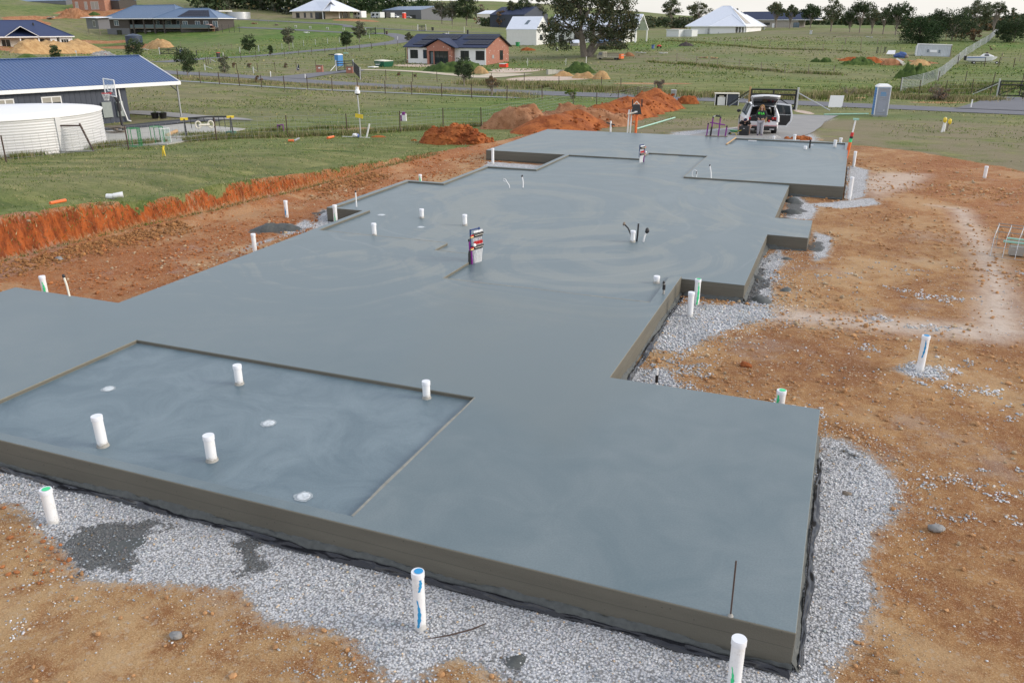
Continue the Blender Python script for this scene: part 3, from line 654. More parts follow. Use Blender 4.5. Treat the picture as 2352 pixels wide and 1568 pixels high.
def vcmat(name, rough=.9):
    m = NM(name, rough, spec=.25); n = m.noise(m.co(), 40, 3); m.color(m.mix(m.math('MULTIPLY', n, .5), m.attr('col', 'Color'), (.06, .05, .04))); return m.m
M['stone'] = vcmat('stones')
SLABR = [(-17.16, .19, 7.07, 12.47), (-14.09, -3.18, 12.4, 22.45), (-15.45, -1.72, 22.45, 27.85), (-13.95, -1.72, 27.8, 36.3), (-3.2, -1.7, 18.87, 22.5), (-1.75, -.61, 24.12, 26.47), (-15.72, .18, 36.1, 45), (-5.7, .18, 32.38, 36.2)]
def off_slab(x, y, e=.0):
    k = np.ones(len(x), bool)
    for a, b, c, d in SLABR: k &= ~((x > a-e) & (x < b+e) & (y > c-e) & (y < d+e))
    return k
def scatter_gravel():
    # dense crushed stone near the camera, thinning with distance where single stones stop being visible
    N = 520000; x = RS.uniform(-16, 5, N); y = RS.uniform(3.2, 24, N); k = off_slab(x, y, .02); x, y = x[k], y[k]; r = np.hypot(x, y)
    mk_ = masks(x, y, r); g = mk_['gravel']+fbm(x/.25, y/.25, 3, 44)*.8+fbm(x/1.1, y/1.1, 3, 45)*1.0
    halo = np.zeros(len(x))
    for q in GRAV[:5]: halo = np.maximum(halo, 1-sstep(0, 1.6, sdpoly(x, y, q)))
    prob = np.where(g > .5, 1.0, .035+.42*halo**2.5)*np.clip(15/np.maximum(r, 1), 0, 1)**1.5
    k = RS.uniform(0, 1, len(x)) < prob*.62; x, y = x[k], y[k]; r = r[k]; gg = g[k] > .5; w = mk_['wet'][k]
    n = len(x); rad = np.minimum(RS.gamma(3.2, 1, n)/3.2, 1.9)*.0095*np.clip(r/9, 1, 1.7)*np.where(gg, 1, .8)
    v = RS.uniform(.55, .80, n)[:, None]; cols = v*np.array([.96, .98, 1.01])+RS.normal(0, .012, (n, 3)); tan = (RS.uniform(0, 1, n) < np.where(gg, .08, .55))[:, None]
    cols = np.where(tan, v*np.array([1, .78, .55]), cols); cols = cols*(1+.55*np.clip(fbm(x/.7, y/.7, 4, 123), -.8, .5))[:, None]; cols = np.where((w+fbm(x/.3, y/.3, 3, 125)*.5 > .4)[:, None], cols*.3, cols)
    blue = (RS.uniform(0, 1, n) < .18)[:, None]; cols = np.where(blue, v*.65*np.array([.85, .95, 1.05]), cols)
    o = stones('gravel', np.c_[x, y], rad, np.clip(cols, .02, .92), M['stone']); tag(o, kind='stuff')
    # ochre and red clods over the excavated pad
    N = 110000; x = RS.uniform(-22, 14, N); y = RS.uniform(3.5, 44, N)**1; k = off_slab(x, y, .05) & (sdpoly(x, y, PAD) < .2); x, y = x[k], y[k]; r = np.hypot(x, y)
    cl = fbm(x/2.0, y/2.0, 4, 88); k = RS.uniform(0, 1, len(x)) < np.clip(.2+cl*1.3, .08, 1)*np.clip(14/r, .05, 1); x, y, r = x[k], y[k], r[k]
    k = masks(x, y, r)['gravel'] < .6; x, y, r = x[k], y[k], r[k]
    n = len(x); rad = RS.gamma(2.2, 1, n)*.007+.005+r*.0006; rd = (x < -8)[:, None]
    v = RS.uniform(.8, 1.3, n)[:, None]; cols = np.where(rd, v*np.array([.40, .15, .05]), v*np.array([.50, .27, .12])); lt = (RS.uniform(0, 1, n) < .16)[:, None]; cols = np.where(lt, v*np.array([.52, .40, .26]), cols)
    o = stones('soil_clods', np.c_[x, y], rad, cols, M['stone'], .75); tag(o, kind='stuff')
    # rubble slumped along the foot of the cut bank
    n = 5000; t = RS.uniform(0, 1, n); B = np.array(BANK[1:7]); seg = np.minimum((t*5).astype(int), 4); f = t*5-seg; c = B[seg]*(1-f[:, None])+B[seg+1]*f[:, None]
    x = c[:, 0]+.35+np.abs(RS.normal(0, .45, n)); y = c[:, 1]+RS.normal(0, .3, n); k = fbm(x/1.5, y/1.5, 2, 4) > -.15; x, y = x[k], y[k]
    n = len(x); v = RS.uniform(.5, 1.1, n)[:, None]; o = stones('bank_rubble', np.c_[x, y], RS.gamma(2, 1, n)*.010+.008, v*np.array([.42, .2, .07]), M['stone'], .8); tag(o, kind='stuff')
scatter_gravel()

# ------------------------------------------------------------ grass blades
def grassmat():
    m = NM('grass blades', .8, spec=.15); m.color(m.attr('col', 'Color')); m.b.inputs['Subsurface Weight'].default_value = 0; return m.m
M['blade'] = grassmat()
def blades(name, xy, h, w, cols, lean=.5):
    n = len(xy); z = hf(xy[:, 0], xy[:, 1]); a = RS.uniform(0, 6.28, n); d = np.c_[np.cos(a), np.sin(a)]; l = RS.uniform(0, lean, n)*h; b = RS.uniform(0, 6.28, n)
    base = np.c_[xy, z-.03]; P = np.zeros((n, 3, 3)); P[:, 0] = base; P[:, 1] = base; P[:, 0, :2] -= d*w[:, None]; P[:, 1, :2] += d*w[:, None]
    P[:, 2] = base; P[:, 2, 0] += np.cos(b)*l; P[:, 2, 1] += np.sin(b)*l; P[:, 2, 2] += h
    F = np.arange(3*n).reshape(n, 3); C = np.repeat(cols, 3, 0); return npmesh(name, P.reshape(-1, 3), F, M['blade'], {'col': C})
GREEN = np.array([.12, .175, .03]); STRAW = np.array([.34, .29, .16]); DARKG = np.array([.045, .085, .02])
def gcols(n, straw): 
    s_ = (RS.uniform(0, 1, n) < straw)[:, None]; v = RS.uniform(.6, 1.25, n)[:, None]; dk = (RS.uniform(0, 1, n) < .3)[:, None]
    return np.where(s_, STRAW*v, np.where(dk, DARKG*v, GREEN*v))
def along(P, n, spread):
    P = np.array([p[:2] for p in P]); seg = np.hypot(*np.diff(P, axis=0).T); cs = np.r_[0, np.cumsum(seg)]; t = RS.uniform(0, cs[-1], n); i = np.clip(np.searchsorted(cs, t)-1, 0, len(seg)-1); f = (t-cs[i])/seg[i]
    return P[i]*(1-f[:, None])+P[i+1]*f[:, None]+RS.normal(0, spread, (n, 2))
def grass():
    # short turf near the bank, thickest at its lip
    N = 150000; x = RS.uniform(-44, -16, N); y = RS.uniform(8, 46, N); d = sdpoly(x, y, PAD); k = (d > .02) & (d < 30); x, y, d = x[k], y[k], d[k]
    r = np.hypot(x, y); k = RS.uniform(0, 1, len(x)) < np.clip(24/r, .2, 1)*np.clip(.45+fbm(x/1.2, y/1.2, 3, 66), .12, 1); x, y = x[k], y[k]; n = len(x); r = np.hypot(x, y)
    st = np.clip(.3+fbm(x/3, y/3, 3, 67)*.8, .08, .75)
    tag(blades('turf', np.c_[x, y], RS.uniform(.03, .085, n)*1.2, RS.uniform(.006, .014, n)*r/18, gcols(n, st), 1.2), kind='stuff')
    q = along(BANK[1:8], 9000, .12); d = sdpoly(q[:, 0], q[:, 1], PAD); q = q[(d > -.15)]; n = len(q)
    tag(blades('bank_grass', q, RS.uniform(.05, .17, n), RS.uniform(.008, .014, n), gcols(n, .4), 1.5), kind='stuff')
    # long grass left standing along the fences and road edges
    L = [(FENCE_NEAR, 26000, .35, .12, .42, .45, .014), (ROADSIDE_A, 16000, .9, .15, .45, .75, .03), (ROADSIDE_B, 30000, 1.3, .2, .7, .6, .04), (ROADSIDE_C, 14000, 1.0, .15, .55, .7, .04), (FIELD_A, 6000, .6, .15, .4, .35, .07), (FIELD_B, 6000, .7, .15, .45, .4, .07), (YARDEDGE, 9000, .5, .1, .35, .35, .02), (HEADLAND, 14000, 2.2, .15, .5, .35, .045)]
    X = []; Hh = []; Ww = []; Cc = []
    for P, n, sp, h0, h1, st, w in L:
        q = along(P, n, sp); k = fbm(q[:, 0]/1.6, q[:, 1]/1.6, 3, 12) > -.18; q = q[k]; m = len(q); X.append(q); Hh.append(RS.uniform(h0, h1, m)); Ww.append(np.full(m, w)); Cc.append(gcols(m, st))
    k = off_slab(*np.concatenate(X).T, .3); tag(blades('long_grass', np.concatenate(X)[k], np.concatenate(Hh)[k], np.concatenate(Ww)[k], np.concatenate(Cc)[k], .6), kind='stuff')
def field():
    rs = np.random.RandomState(21); N = 150000; r = 42*np.exp(rs.uniform(0, 1, N)*1.75); az = np.radians(rs.uniform(-56, 14, N)); x, y = r*np.sin(az), r*np.cos(az)
    cl = fbm(x/5, y/2.2, 4, 31)+fbm(x/22, y/14, 2, 37)*.8; k = (rs.uniform(0, 1, N) < np.clip(.28+cl*1.3, .03, 1)) & (sdpoly(x, y, PAD) > 1) & (sdpoly(x, y, [(-9, 45), (3, 45), (1, 68), (-9, 58)]) > 0)
    for q in ROADS: k &= sdline(x, y, q[0]) > q[1]
    x, y, r, cl = x[k], y[k], r[k], cl[k]; n = len(x); st = np.clip(.42-cl*.5, .08, .8); tag(blades('field_grass', np.c_[x, y], rs.uniform(.05, .16, n)*np.clip(r/70, .8, 1.8), rs.uniform(.02, .05, n)*r/55, gcols(n, st)*np.array([1.05, 1.1, .9]), 1.4), kind='stuff')
FENCE_NEAR = pts('a', (-60, 1300), (60, 1290), (700, 1190), (1300, 1130), (1900, 1100), (2352, 1060)) + pts('b', (700, 800), (1300, 790), (2000, 765)) + pts('c', (500, 720), (1100, 690), (1550, 660))
ROADSIDE_A = pts('B', (40, 925), (700, 960), (1500, 1010), (2300, 1045)) + pts('C', (600, 1060), (1300, 1090), (2000, 1120)) + pts('D', (300, 1150))
ROADSIDE_B = pts('C', (1400, 985), (1900, 1005), (2300, 1020)) + pts('D', (400, 1035), (1000, 1060), (1600, 1080)) + pts('E', (0, 1110), (600, 1130), (1200, 1150)) + pts('e', (1000, 120), (2300, 160))
ROADSIDE_C = pts('F', (0, 1120), (560, 1100)) + pts('f', (820, 260), (1200, 290), (1600, 300), (1950, 290))
FIELD_A = pts('E', (200, 480), (700, 520), (1300, 575), (2352, 605)) + pts('F', (400, 625))
FIELD_B = pts('E', (0, 730), (500, 760), (1000, 810), (1600, 850), (2200, 880))
YARDEDGE = pts('b', (40, 780), (700, 770), (1050, 745), (1300, 700), (2000, 690))
HEADLAND = pts('f', (850, 220), (1300, 200), (1800, 180), (2300, 120))
grass(); field()

# ------------------------------------------------------------ heaps of earth
def soilmat(name, a, b, c):
    m = NM(name, .95, spec=.2); p = m.co(); n = m.noise(p, 1.1, 6, .7); k = m.noise(p, 7, 4, .7)
    col = m.mix(m.rng(n, .35, .65), a, b); col = m.mix(m.math('MULTIPLY', m.rng(k, .52, .68), .6), col, c); m.color(col); m.bump(m.math('ADD', n, m.math('MULTIPLY', k, .5)), .8, .08); return m.m
M['soilred'] = soilmat('red clay', (.20, .055, .018), (.40, .13, .04), (.11, .035, .015))
M['soilbrown'] = soilmat('dry red-brown clay', (.25, .115, .055), (.40, .21, .115), (.14, .06, .03))
M['soiltan'] = soilmat('tan clay', (.36, .22, .10), (.50, .33, .16), (.24, .13, .06))
M['soilgrey'] = soilmat('dark grey soil', (.06, .05, .05), (.10, .085, .085), (.03, .03, .03))
M['rockgrey'] = soilmat('grey rubble', (.20, .20, .20), (.40, .39, .37), (.08, .08, .08))
M['weeds'] = soilmat('weedy heap', (.035, .065, .018), (.085, .13, .035), (.02, .03, .01))
def heap(name, label, cat, peaks, mat, res=None, rough=.12, group=None, clods=0, seed=1):
    """peaks: (x, y, radius_x, radius_y, angle, height); the heap is one closed surface standing on the land"""
    x0 = min(p[0]-1.3*max(p[2], p[3]) for p in peaks); x1 = max(p[0]+1.3*max(p[2], p[3]) for p in peaks); y0 = min(p[1]-1.3*max(p[2], p[3]) for p in peaks); y1 = max(p[1]+1.3*max(p[2], p[3]) for p in peaks)
    res = res or max(x1-x0, y1-y0)/70; nx = int((x1-x0)/res)+2; ny = int((y1-y0)/res)+2
    X, Y = np.meshgrid(np.linspace(x0, x1, nx), np.linspace(y0, y1, ny), indexing='ij'); Z = np.zeros_like(X)
    for (px, py, a, b, an, h) in peaks:
        c, s_ = math.cos(an), math.sin(an); u = ((X-px)*c+(Y-py)*s_)/a; v = (-(X-px)*s_+(Y-py)*c)/b; rr = np.sqrt(u*u+v*v)+fbm(X/max(a, b)*2, Y/max(a, b)*2, 3, seed)*.25
        Z = np.maximum(Z, h*np.clip(1.06-np.maximum(rr, 0)**1.5, 0, 1)**.8)
    hm = max(p[5] for p in peaks); Z = Z*(1+fbm(X/.9, Y/.9, 4, seed+3)*rough*2)+sstep(.02, .3*hm, Z)*(fbm(X/.35, Y/.35, 4, seed+7)*rough*min(hm, 1.6)*.8)
    base = hf(X, Y); ZZ = base+Z-.06; keep = Z > .015
    fx = []; idx = np.arange(nx*ny).reshape(nx, ny); kk = keep[:-1, :-1] | keep[1:, :-1] | keep[:-1, 1:] | keep[1:, 1:]
    a = idx[:-1, :-1][kk]; b = idx[1:, :-1][kk]; c = idx[1:, 1:][kk]; d = idx[:-1, 1:][kk]; F = np.c_[a, b, c, d]
    o = npmesh(name, np.c_[X.ravel(), Y.ravel(), ZZ.ravel()], F, mat, None, True); tag(o, label, cat, group)
    if clods:
        n = clods*4; qx = RS.uniform(x0, x1, n); qy = RS.uniform(y0, y1, n); ii = np.clip(((qx-x0)/(x1-x0)*(nx-1)).astype(int), 0, nx-1); jj = np.clip(((qy-y0)/(y1-y0)*(ny-1)).astype(int), 0, ny-1)
        k = Z[ii, jj] > .05; qx, qy, zz = qx[k][:clods], qy[k][:clods], ZZ[ii, jj][k][:clods]; m = MB()
        for X_, Y_, Z_ in zip(qx, qy, zz): m.blob((X_, Y_, Z_+.02), random.uniform(.03, .11)*(1 if random.random() < .8 else 1.8), mat, random.randint(0, 99), 0, .5, (1, random.uniform(.6, 1), .8))
        q = m.build('clod', o); q['kind'] = 'stuff'
    return o
def hp(k, x0, x1, ybase, ytop, asp=.6, dy=0, frac=1.0):
    a = G(k, x0, ybase); b = G(k, x1, ybase); c = (a+b)/2; L = np.hypot(*(b-a)[:2])/2; an = math.atan2(b[1]-a[1], b[0]-a[0]); h = (ybase-ytop)/ZK[k][2]/1.7415*depth(c)/FP
    n = np.array([-math.sin(an), math.cos(an)]); c2 = c[:2]+n*L*asp*.8
    return (c2[0], c2[1], L*1.05, L*asp, an, h*frac)
heap('rubble_heap', 'red clay and stone heap beside the far left slab corner', 'dirt pile', [hp('c', 760, 1600, 870, 640, .5), hp('c', 950, 1450, 860, 612, .5)], M['soilred'], clods=420, seed=3, rough=.2)
heap('spoil_heap', 'big brown topsoil mound left of the manure-coloured trench spoil', 'dirt pile', [hp('c', 1560, 2330, 700, 440, .45), hp('c', 1800, 2352, 690, 395, .45), hp('d', -60, 560, 800, 430, .5), (-16.5, 53.5, 3.5, 2.2, .2, 1.2)], M['soilbrown'], seed=9, rough=.14, clods=200)['label'] = 'biggest brown topsoil mound, beyond the red clay and stone heap'
_ta, _tb = G('d', 300, 870), G('d', 1760, 520)
heap('spoil_bank', 'long low orange spoil bank dug beside a trench running to the road', 'dirt pile', [(_ta[0]*(1-t)+_tb[0]*t-.8, _ta[1]*(1-t)+_tb[1]*t, 2.9, 2.1, .9, .9+.5*t+.06*math.sin(t*14)) for t in (0, .14, .28, .42, .56, .7, .85, 1.0)], M['soilred'], seed=14, rough=.18, clods=260)
heap('soil_heap', 'small orange clay heap by the grey meter box', 'dirt pile', [hp('e', 50, 350, 225, 110, .5)], M['soilred'], seed=21, rough=.3)
heap('soil_heap', 'small rust red clod lump on the grass before the heap', 'dirt pile', [hp('c', 700, 790, 835, 800, .5)], M['soilred'], seed=22)
heap('soil_heap', 'thin red dirt patch beside the camera pole base', 'dirt pile', [hp('c', 235, 440, 795, 762, .35)], M['soilred'], seed=23)
heap('stone_heap', 'pale grey stone heap behind the car at the slab edge', 'stone pile', [hp('e', 1200, 1480, 700, 630, .5)], M['rockgrey'], seed=24, rough=.3)
heap('soil_heap', 'red and white rubble strip just beyond the far slab edge', 'dirt pile', [hp('e', 1470, 1900, 712, 645, .3)], M['soilred'], seed=25, rough=.4, clods=60)
heap('concrete_spill', 'dark wet concrete blob dumped on the red dirt', 'concrete', [hp('q', 1660, 2010, 415, 350, .35)], M['wetmix'], seed=26, rough=.25)
heap('concrete_spill', 'round dark concrete lump in the gravel at the bottom', 'concrete', [(on_z(1182, 1520, PADZ)[0], on_z(1182, 1520, PADZ)[1], .2, .17, .3, .1)], M['wetmix'], seed=27, rough=.3, res=.012)
heap('concrete_spill', 'flat dark concrete splatter on gravel below the front edge', 'concrete', [(on_z(265, 1255, PADZ)[0], on_z(265, 1255, PADZ)[1], .95, .5, .5, .06)], M['wetmix'], seed=28, rough=.4, res=.025)
for i, (px, py, r_) in enumerate(((1807, 597, .22), (1805, 667, .2), (1750, 690, .35), (1735, 640, .3), (1872, 575, .3), (1825, 465, .5), (1815, 488, .45))):
    q = on_z(px, py, PADZ); heap('concrete_clump', ['fist of dark concrete left of the pale track below the porch step', 'lone dark concrete clump right of the slab bump', 'dark concrete clump at the corner of the bump', 'dark concrete spill halfway along the bump edge', 'dark concrete spill below the porch step', 'dark concrete spill under the far garage corner', 'dark concrete spill where the garage meets the middle slab'][i], 'concrete', [(q[0], q[1], r_, r_*.7, i, r_*.45)], M['wetmix'], seed=30+i, rough=.35, res=.03)
heap('soil_heap', 'tan heap beside the brick house track, rightmost with a pointed top', 'dirt pile', [hp('D', 1080, 1290, 935, 838, .6)], M['soiltan'], seed=40)
heap('soil_heap', 'low tan heap between the weedy mound and the pointed tan heap', 'dirt pile', [hp('D', 830, 1150, 925, 850, .4), hp('D', 600, 860, 900, 840, .4)], M['soiltan'], seed=41, rough=.2)
heap('weedy_mound', 'dark green weedy mound beside the block retaining wall', 'mound', [hp('D', 740, 1110, 865, 740, .5)], M['weeds'], seed=42, rough=.25)
heap('weedy_mound', 'long weedy bank in front of the brick house', 'mound', [hp('C', 840, 1650, 845, 725, .35)], M['weeds'], seed=43, rough=.25)
heap('soil_heap', 'bare tan scrape on the weedy bank before the brick house', 'dirt pile', [hp('C', 1430, 1620, 870, 785, .4)], M['soiltan'], seed=44)
heap('soil_heap', 'red mound in front of the white boarded house', 'dirt pile', [hp('D', 235, 415, 598, 560, .4)], M['soilred'], seed=45)
heap('soil_heap', 'dark grey soil heap on the paddock edge', 'dirt pile', [hp('E', 345, 510, 545, 498, .5)], M['soilgrey'], seed=46)
heap('soil_heap', 'brown soil heap beside the old flatbed truck', 'dirt pile', [hp('D', 1440, 1580, 665, 620, .5)], M['soilbrown'], seed=47)
heap('soil_heap', 'long red clay ridge in the right paddock', 'dirt pile', [hp('F', 190, 480, 720, 668, .25), hp('F', 430, 720, 745, 675, .25)], M['soilred'], seed=48)
heap('soil_heap', 'brown and red heap right of the clay ridge with a board on it', 'dirt pile', [hp('F', 700, 950, 770, 690, .4)], M['soilbrown'], seed=49)
heap('soil_heap', 'orange mound nearest the leaning container', 'dirt pile', [hp('F', 1030, 1280, 772, 705, .4)], M['soiltan'], seed=50)
heap('weedy_mound', 'tall green weed clump below the orange mound', 'mound', [hp('F', 900, 1330, 930, 760, .35)], M['weeds'], seed=51, rough=.4)
heap('weedy_mound', 'pair of rounded grass clumps in the middle of the right paddock', 'mound', [hp('E', 1890, 2010, 733, 680, .5), hp('E', 2000, 2140, 735, 675, .5)], M['weeds'], seed=52, rough=.3)
heap('weedy_mound', 'green weeds growing over the clay ridge', 'mound', [hp('F', 230, 640, 765, 690, .3)], M['weeds'], seed=53, rough=.4)
heap('soil_heap', 'largest tan spoil mound on the left, beside the dark blue tiled roof', 'dirt pile', [hp('A', 350, 700, 640, 485, .6)], M['soiltan'], seed=54)
heap('soil_heap', 'middle tan spoil mound between its two taller neighbours', 'dirt pile', [hp('A', 600, 960, 630, 505, .5)], M['soiltan'], seed=55)
heap('soil_heap', 'tan spoil mound above the give way sign', 'dirt pile', [hp('A', 900, 1330, 630, 490, .5)], M['soiltan'], seed=56)
heap('soil_heap', 'tan mound right of the dark blue water tank', 'dirt pile', [hp('A', 1670, 1900, 575, 476, .6)], M['soiltan'], seed=57)
heap('soil_heap', 'cone of orange soil on the upper left slope', 'dirt pile', [hp('A', 700, 1040, 215, 112, .6)], M['soilbrown'], seed=58)
heap('soil_heap', 'low orange strip of soil left of the orange cone', 'dirt pile', [hp('A', 60, 760, 220, 190, .2)], M['soilbrown'], seed=59)
heap('weedy_mound', 'green mound just above the blue ribbed roof', 'mound', [hp('A', 245, 510, 690, 635, .5)], M['weeds'], seed=60)
heap('rock_heap', 'grey rock heap behind the blue roof beside the give way sign', 'rock pile', [hp('A', 1150, 1400, 655, 610, .5)], M['rockgrey'], seed=61, rough=.4)
heap('weedy_mound', 'small dark green bush mound right of the orange cone', 'mound', [hp('A', 1025, 1165, 185, 150, .5)], M['weeds'], seed=62)
# ------------------------------------------------------------ pipes and fittings standing in and around the slab
def topz(p, ytop):        # height above p at which the picture row ytop is reached
    lo, hi = -1.0, 12.0
    for _ in range(40):
        z = (lo+hi)/2; q = MB3 @ (np.array([p[0], p[1], p[2]+z])-CAM); y = FP*q[1]/q[2]+CY
        if y > ytop: lo = z
        else: hi = z
    return (lo+hi)/2
def pipe(base, top_y, label, r=.066, spray=None, dirty=False, group=None, capped=True, surf=0.0, name='riser_pipe', lean=(0, 0)):
    p = on_z(base[0], base[1], surf) if surf is not None else gp(*base); h = topz(p, top_y)
    t = thing(name, label, 'pipe', p, RS.uniform(0, 1), group); m = MB()
    m.tube([(-.0, 0, -.25), (lean[0]*.5, lean[1]*.5, h*.5), (lean[0], lean[1], h)], r, M['pvc'], 24)
    m.build('pipe_wall', t)
    if capped:
        m = MB(); m.lathe([(r+.007, h-.062), (r+.007, h-.002), (r+.004, h+.003)], M['cap'], 24, (lean[0], lean[1], 0)); m.disc((lean[0], lean[1], h+.003), r+.004, M['cap'], 24); m.lathe([(r, h-.062), (r+.007, h-.062)], M['cap'], 24, (lean[0], lean[1], 0)); m.build('cap', t)
    for sp_ in ([] if not spray else spray if isinstance(spray, list) else [spray]):
        col, a0, z0, z1, wd = sp_; a0 -= t.rotation_euler[2]; m = MB(); rr = r+.002; vs = []; n = 14
        for i in range(n+1):
            f = i/n; z = z0*h+(z1-z0)*h*f; ww = wd*(.35+.65*math.sin(math.pi*min(1, f*1.1+.08)))*(1+.3*math.sin(i*2.1)); a = a0+.35*math.sin(f*3)
            for k in range(5):
                b = a+(k/4-.5)*ww/r; vs.append((rr*math.cos(b)+lean[0]*z/h, rr*math.sin(b)+lean[1]*z/h, z))
        m.add(vs, [(i*5+k, i*5+k+1, (i+1)*5+k+1, (i+1)*5+k) for i in range(n) for k in range(4)], col, True); m.build('spray_mark', t)
    if spray and z1 > .95:
        m = MB(); m.disc((0.01, .0, h+.008), r*.75, col, 14); m.build('spray_spot', t)
    if dirty:
        m = MB(); vs = []; n = 24; rr = r+.003
        for j in range(n):
            a = 2*math.pi*j/n; vs += [(rr*math.cos(a)*1.25, rr*math.sin(a)*1.25, -.02), (rr*math.cos(a), rr*math.sin(a), .025+.03*abs(math.sin(a*1.7+base[0])))]
        m.add(vs, [(2*j, (2*j+2) % (2*n), (2*j+3) % (2*n), 2*j+1) for j in range(n)], M['splat'], True); m.build('cement_collar', t)
    return t
M['laitance'] = simple('dried laitance', (.24, .24, .21), .8, var=.4, scale=9)
M['wastelid'] = simple('smeared drain lid', (.52, .56, .58), .7, var=.6, scale=25)
REC = -.07; MID = -.065
GS = 'capped pipes standing in the sunken front slab'
FACE = -math.pi/2
pipe((237, 1024), 955, 'tallest capped pipe, on the left of the sunken front slab', .072, dirty=True, group=GS, surf=REC, lean=(-.01, .0))
pipe((487, 1057), 999, 'capped pipe with a grey dirty foot nearest the front edge in the sunken slab', .072, dirty=True, group=GS, surf=REC)
pipe((550, 882), 838, 'capped pipe near the back edge of the sunken front slab, right of the corner', .066, dirty=True, group=GS, surf=REC)
pipe((980, 914), 875, 'shortest capped pipe at the right back corner of the sunken front slab', .062, group=GS, surf=REC, dirty=True)
GM = 'capped pipes standing in the lower middle slab'
pipe((860, 541), 513, 'leftmost capped pipe of the middle slab, close to the step line', .066, dirty=True, group=GM, surf=MID)
pipe((969, 501), 480, 'middle capped pipe of the three left ones, farthest back, with a dark collar', .064, dirty=True, group=GM, surf=MID)
pipe((1068, 518), 493, 'capped pipe behind the near coloured manifold in the middle slab', .066, dirty=True, group=GM, surf=MID)
pipe((1453, 556), 530, 'capped pipe standing among three conduits in the middle slab', .066, dirty=True, group=GM, surf=MID)
pipe((1508, 650), 634, 'stubby capped pipe beside the raised kerb notch', .066, dirty=True, group=GM, surf=MID)
GG = 'white riser pipes standing in the dirt round the slab'
P_ = PADZ
pipe((108, 690), 634, 'capped riser with a green streak behind the far left slab corner', .066, (M['spraygreen'], FACE+.5, .25, .8, .05), group=GG, surf=P_)
pipe((659, 498), 461, 'riser with a blue mark on the left red dirt', .06, (M['sprayblue'], FACE-.3, .1, .6, .05), group=GG, surf=P_)
pipe((587, 588), 537, 'plain riser between the slab edge and the round wet concrete blob', .06, group=GG, surf=P_)
pipe((773, 530), 471, 'riser with a faint green streak in the notch of the slab', .062, (M['spraygreen'], FACE, .3, .7, .03), group=GG, surf=P_)
pipe((966, 428), 401, 'short green-marked riser behind the left kerb step', .06, (M['spraygreen'], FACE, .2, .9, .06), group=GG, surf=P_)
pipe((1132, 377), 341, 'slender riser in front of the far slab left face', .062, group=GG, surf=P_)
pipe((1599, 700), 641, 'riser with a long bright green stripe in the gravel corner', .066, (M['spraygreen'], FACE+.3, .03, 1.0, .05), group=GG, surf=P_)
pipe((1584, 727), 671, 'plain riser just in front of the green striped one', .066, group=GG, surf=P_)
pipe((2112, 853), 771, 'leaning riser with a long blue stripe alone on the right dirt', .068, (M['sprayblue'], FACE-.2, .42, 1.0, .03), group=GG, surf=P_)
pipe((1788, 956), 896, 'riser with green paint on its cap behind the near right slab edge', .072, (M['spraygreen'], FACE-.9, .4, 1.0, .05), group=GG, surf=P_)
pipe((123, 1201), 1123, 'riser with a green dabbed cap in the gravel at the front left', .070, (M['spraygreen'], FACE-.7, .93, .99, .04), group=GG, surf=P_)
pipe((966, 1440), 1312, 'riser with two blue paint streaks in the gravel by the front edge', .064, [(M['sprayblue'], FACE+.1, .06, .56, .036), (M['sprayblue'], FACE+.55, .70, 1.0, .032)], group=GG, surf=P_)
pipe((1683, 1590), 1466, 'nearest riser, green streaked, cut by the bottom of the picture', .066, (M['spraygreen'], FACE-.55, .1, .55, .03), group=GG, surf=P_)
pipe((1960, 384), 348, 'far right riser beside the garage slab edge', .062, group=GG, surf=P_)
pipe((1950, 459), 407, 'riser at the near corner of the far garage slab', .066, group=GG, surf=P_)
pipe((2261, 409), 382, 'lone riser on the far right dirt', .07, group=GG, surf=None)
pipe((2167, 303), 279, 'riser fenced by two taped stakes in the yard', .07, group=GG, surf=None)
GF = 'short pipes along the far edge of the slab'
pipe((1849, 346), 336, 'squat pipe beside the black conduit in the far sunken slab', .075, group=GF, surf=REC)
pipe((1917, 338), 322, 'taller capped pipe at the right of the far sunken slab', .075, group=GF, surf=REC)
pipe((1930, 329), 317, 'short pipe peeping over the far right kerb', .08, group=GF, surf=P_)
pipe((1824, 325), 309, 'pipe behind the far kerb before the red rubble', .075, group=GF, surf=-.2)
pipe((1777, 322), 313, 'small pipe behind the far kerb before the grey stone heap', .06, group=GF, surf=-.1)
# floor waste caps finished flush with the concrete
def waste(px, py, r, label, surf, k=0):
    p = on_z(px, py, surf); t = thing('floor_waste', label, 'drain cap', (p[0], p[1], surf), k, 'round floor waste caps set flush in the slab'); m = MB(); n = 22
    n = 48; out = [(r*(1+.3*float(fbm(np.array([3*math.cos(a)+k]), np.array([3*math.sin(a)]), 3, 5)[0])), a) for a in [2*math.pi*j/n for j in range(n)]]
    m.add([(q*math.cos(a), q*math.sin(a), .004) for q, a in out], [tuple(range(n))], simple('cement smeared plastic', (.30, .34, .36), .8, var=.5, scale=30)); m.build('cement_smear', t)
    m = MB(); m.lathe([(r*.72, .006), (r*.66, .012), (r*.5, .009), (0.001, .009)], M['wastelid'], 20); m.build('lid', t)
for a in ((249, 893, .12, 'drain cap on the left of the sunken front slab', REC, .2), (617, 972, .125, 'drain cap in the middle of the sunken front slab', REC, 1.2), (697, 1140, .125, 'drain cap closest to the front edge of the slab', REC, 2.1), (876, 494, .15, 'drain cap beside the notch kerb in the middle slab', MID, .5), (967, 522, .13, 'half buried drain cap between two pipes of the middle slab', MID, 3), (1863, 333.5, .16, 'drain cap in the far sunken slab', REC, 4)): waste(*a)
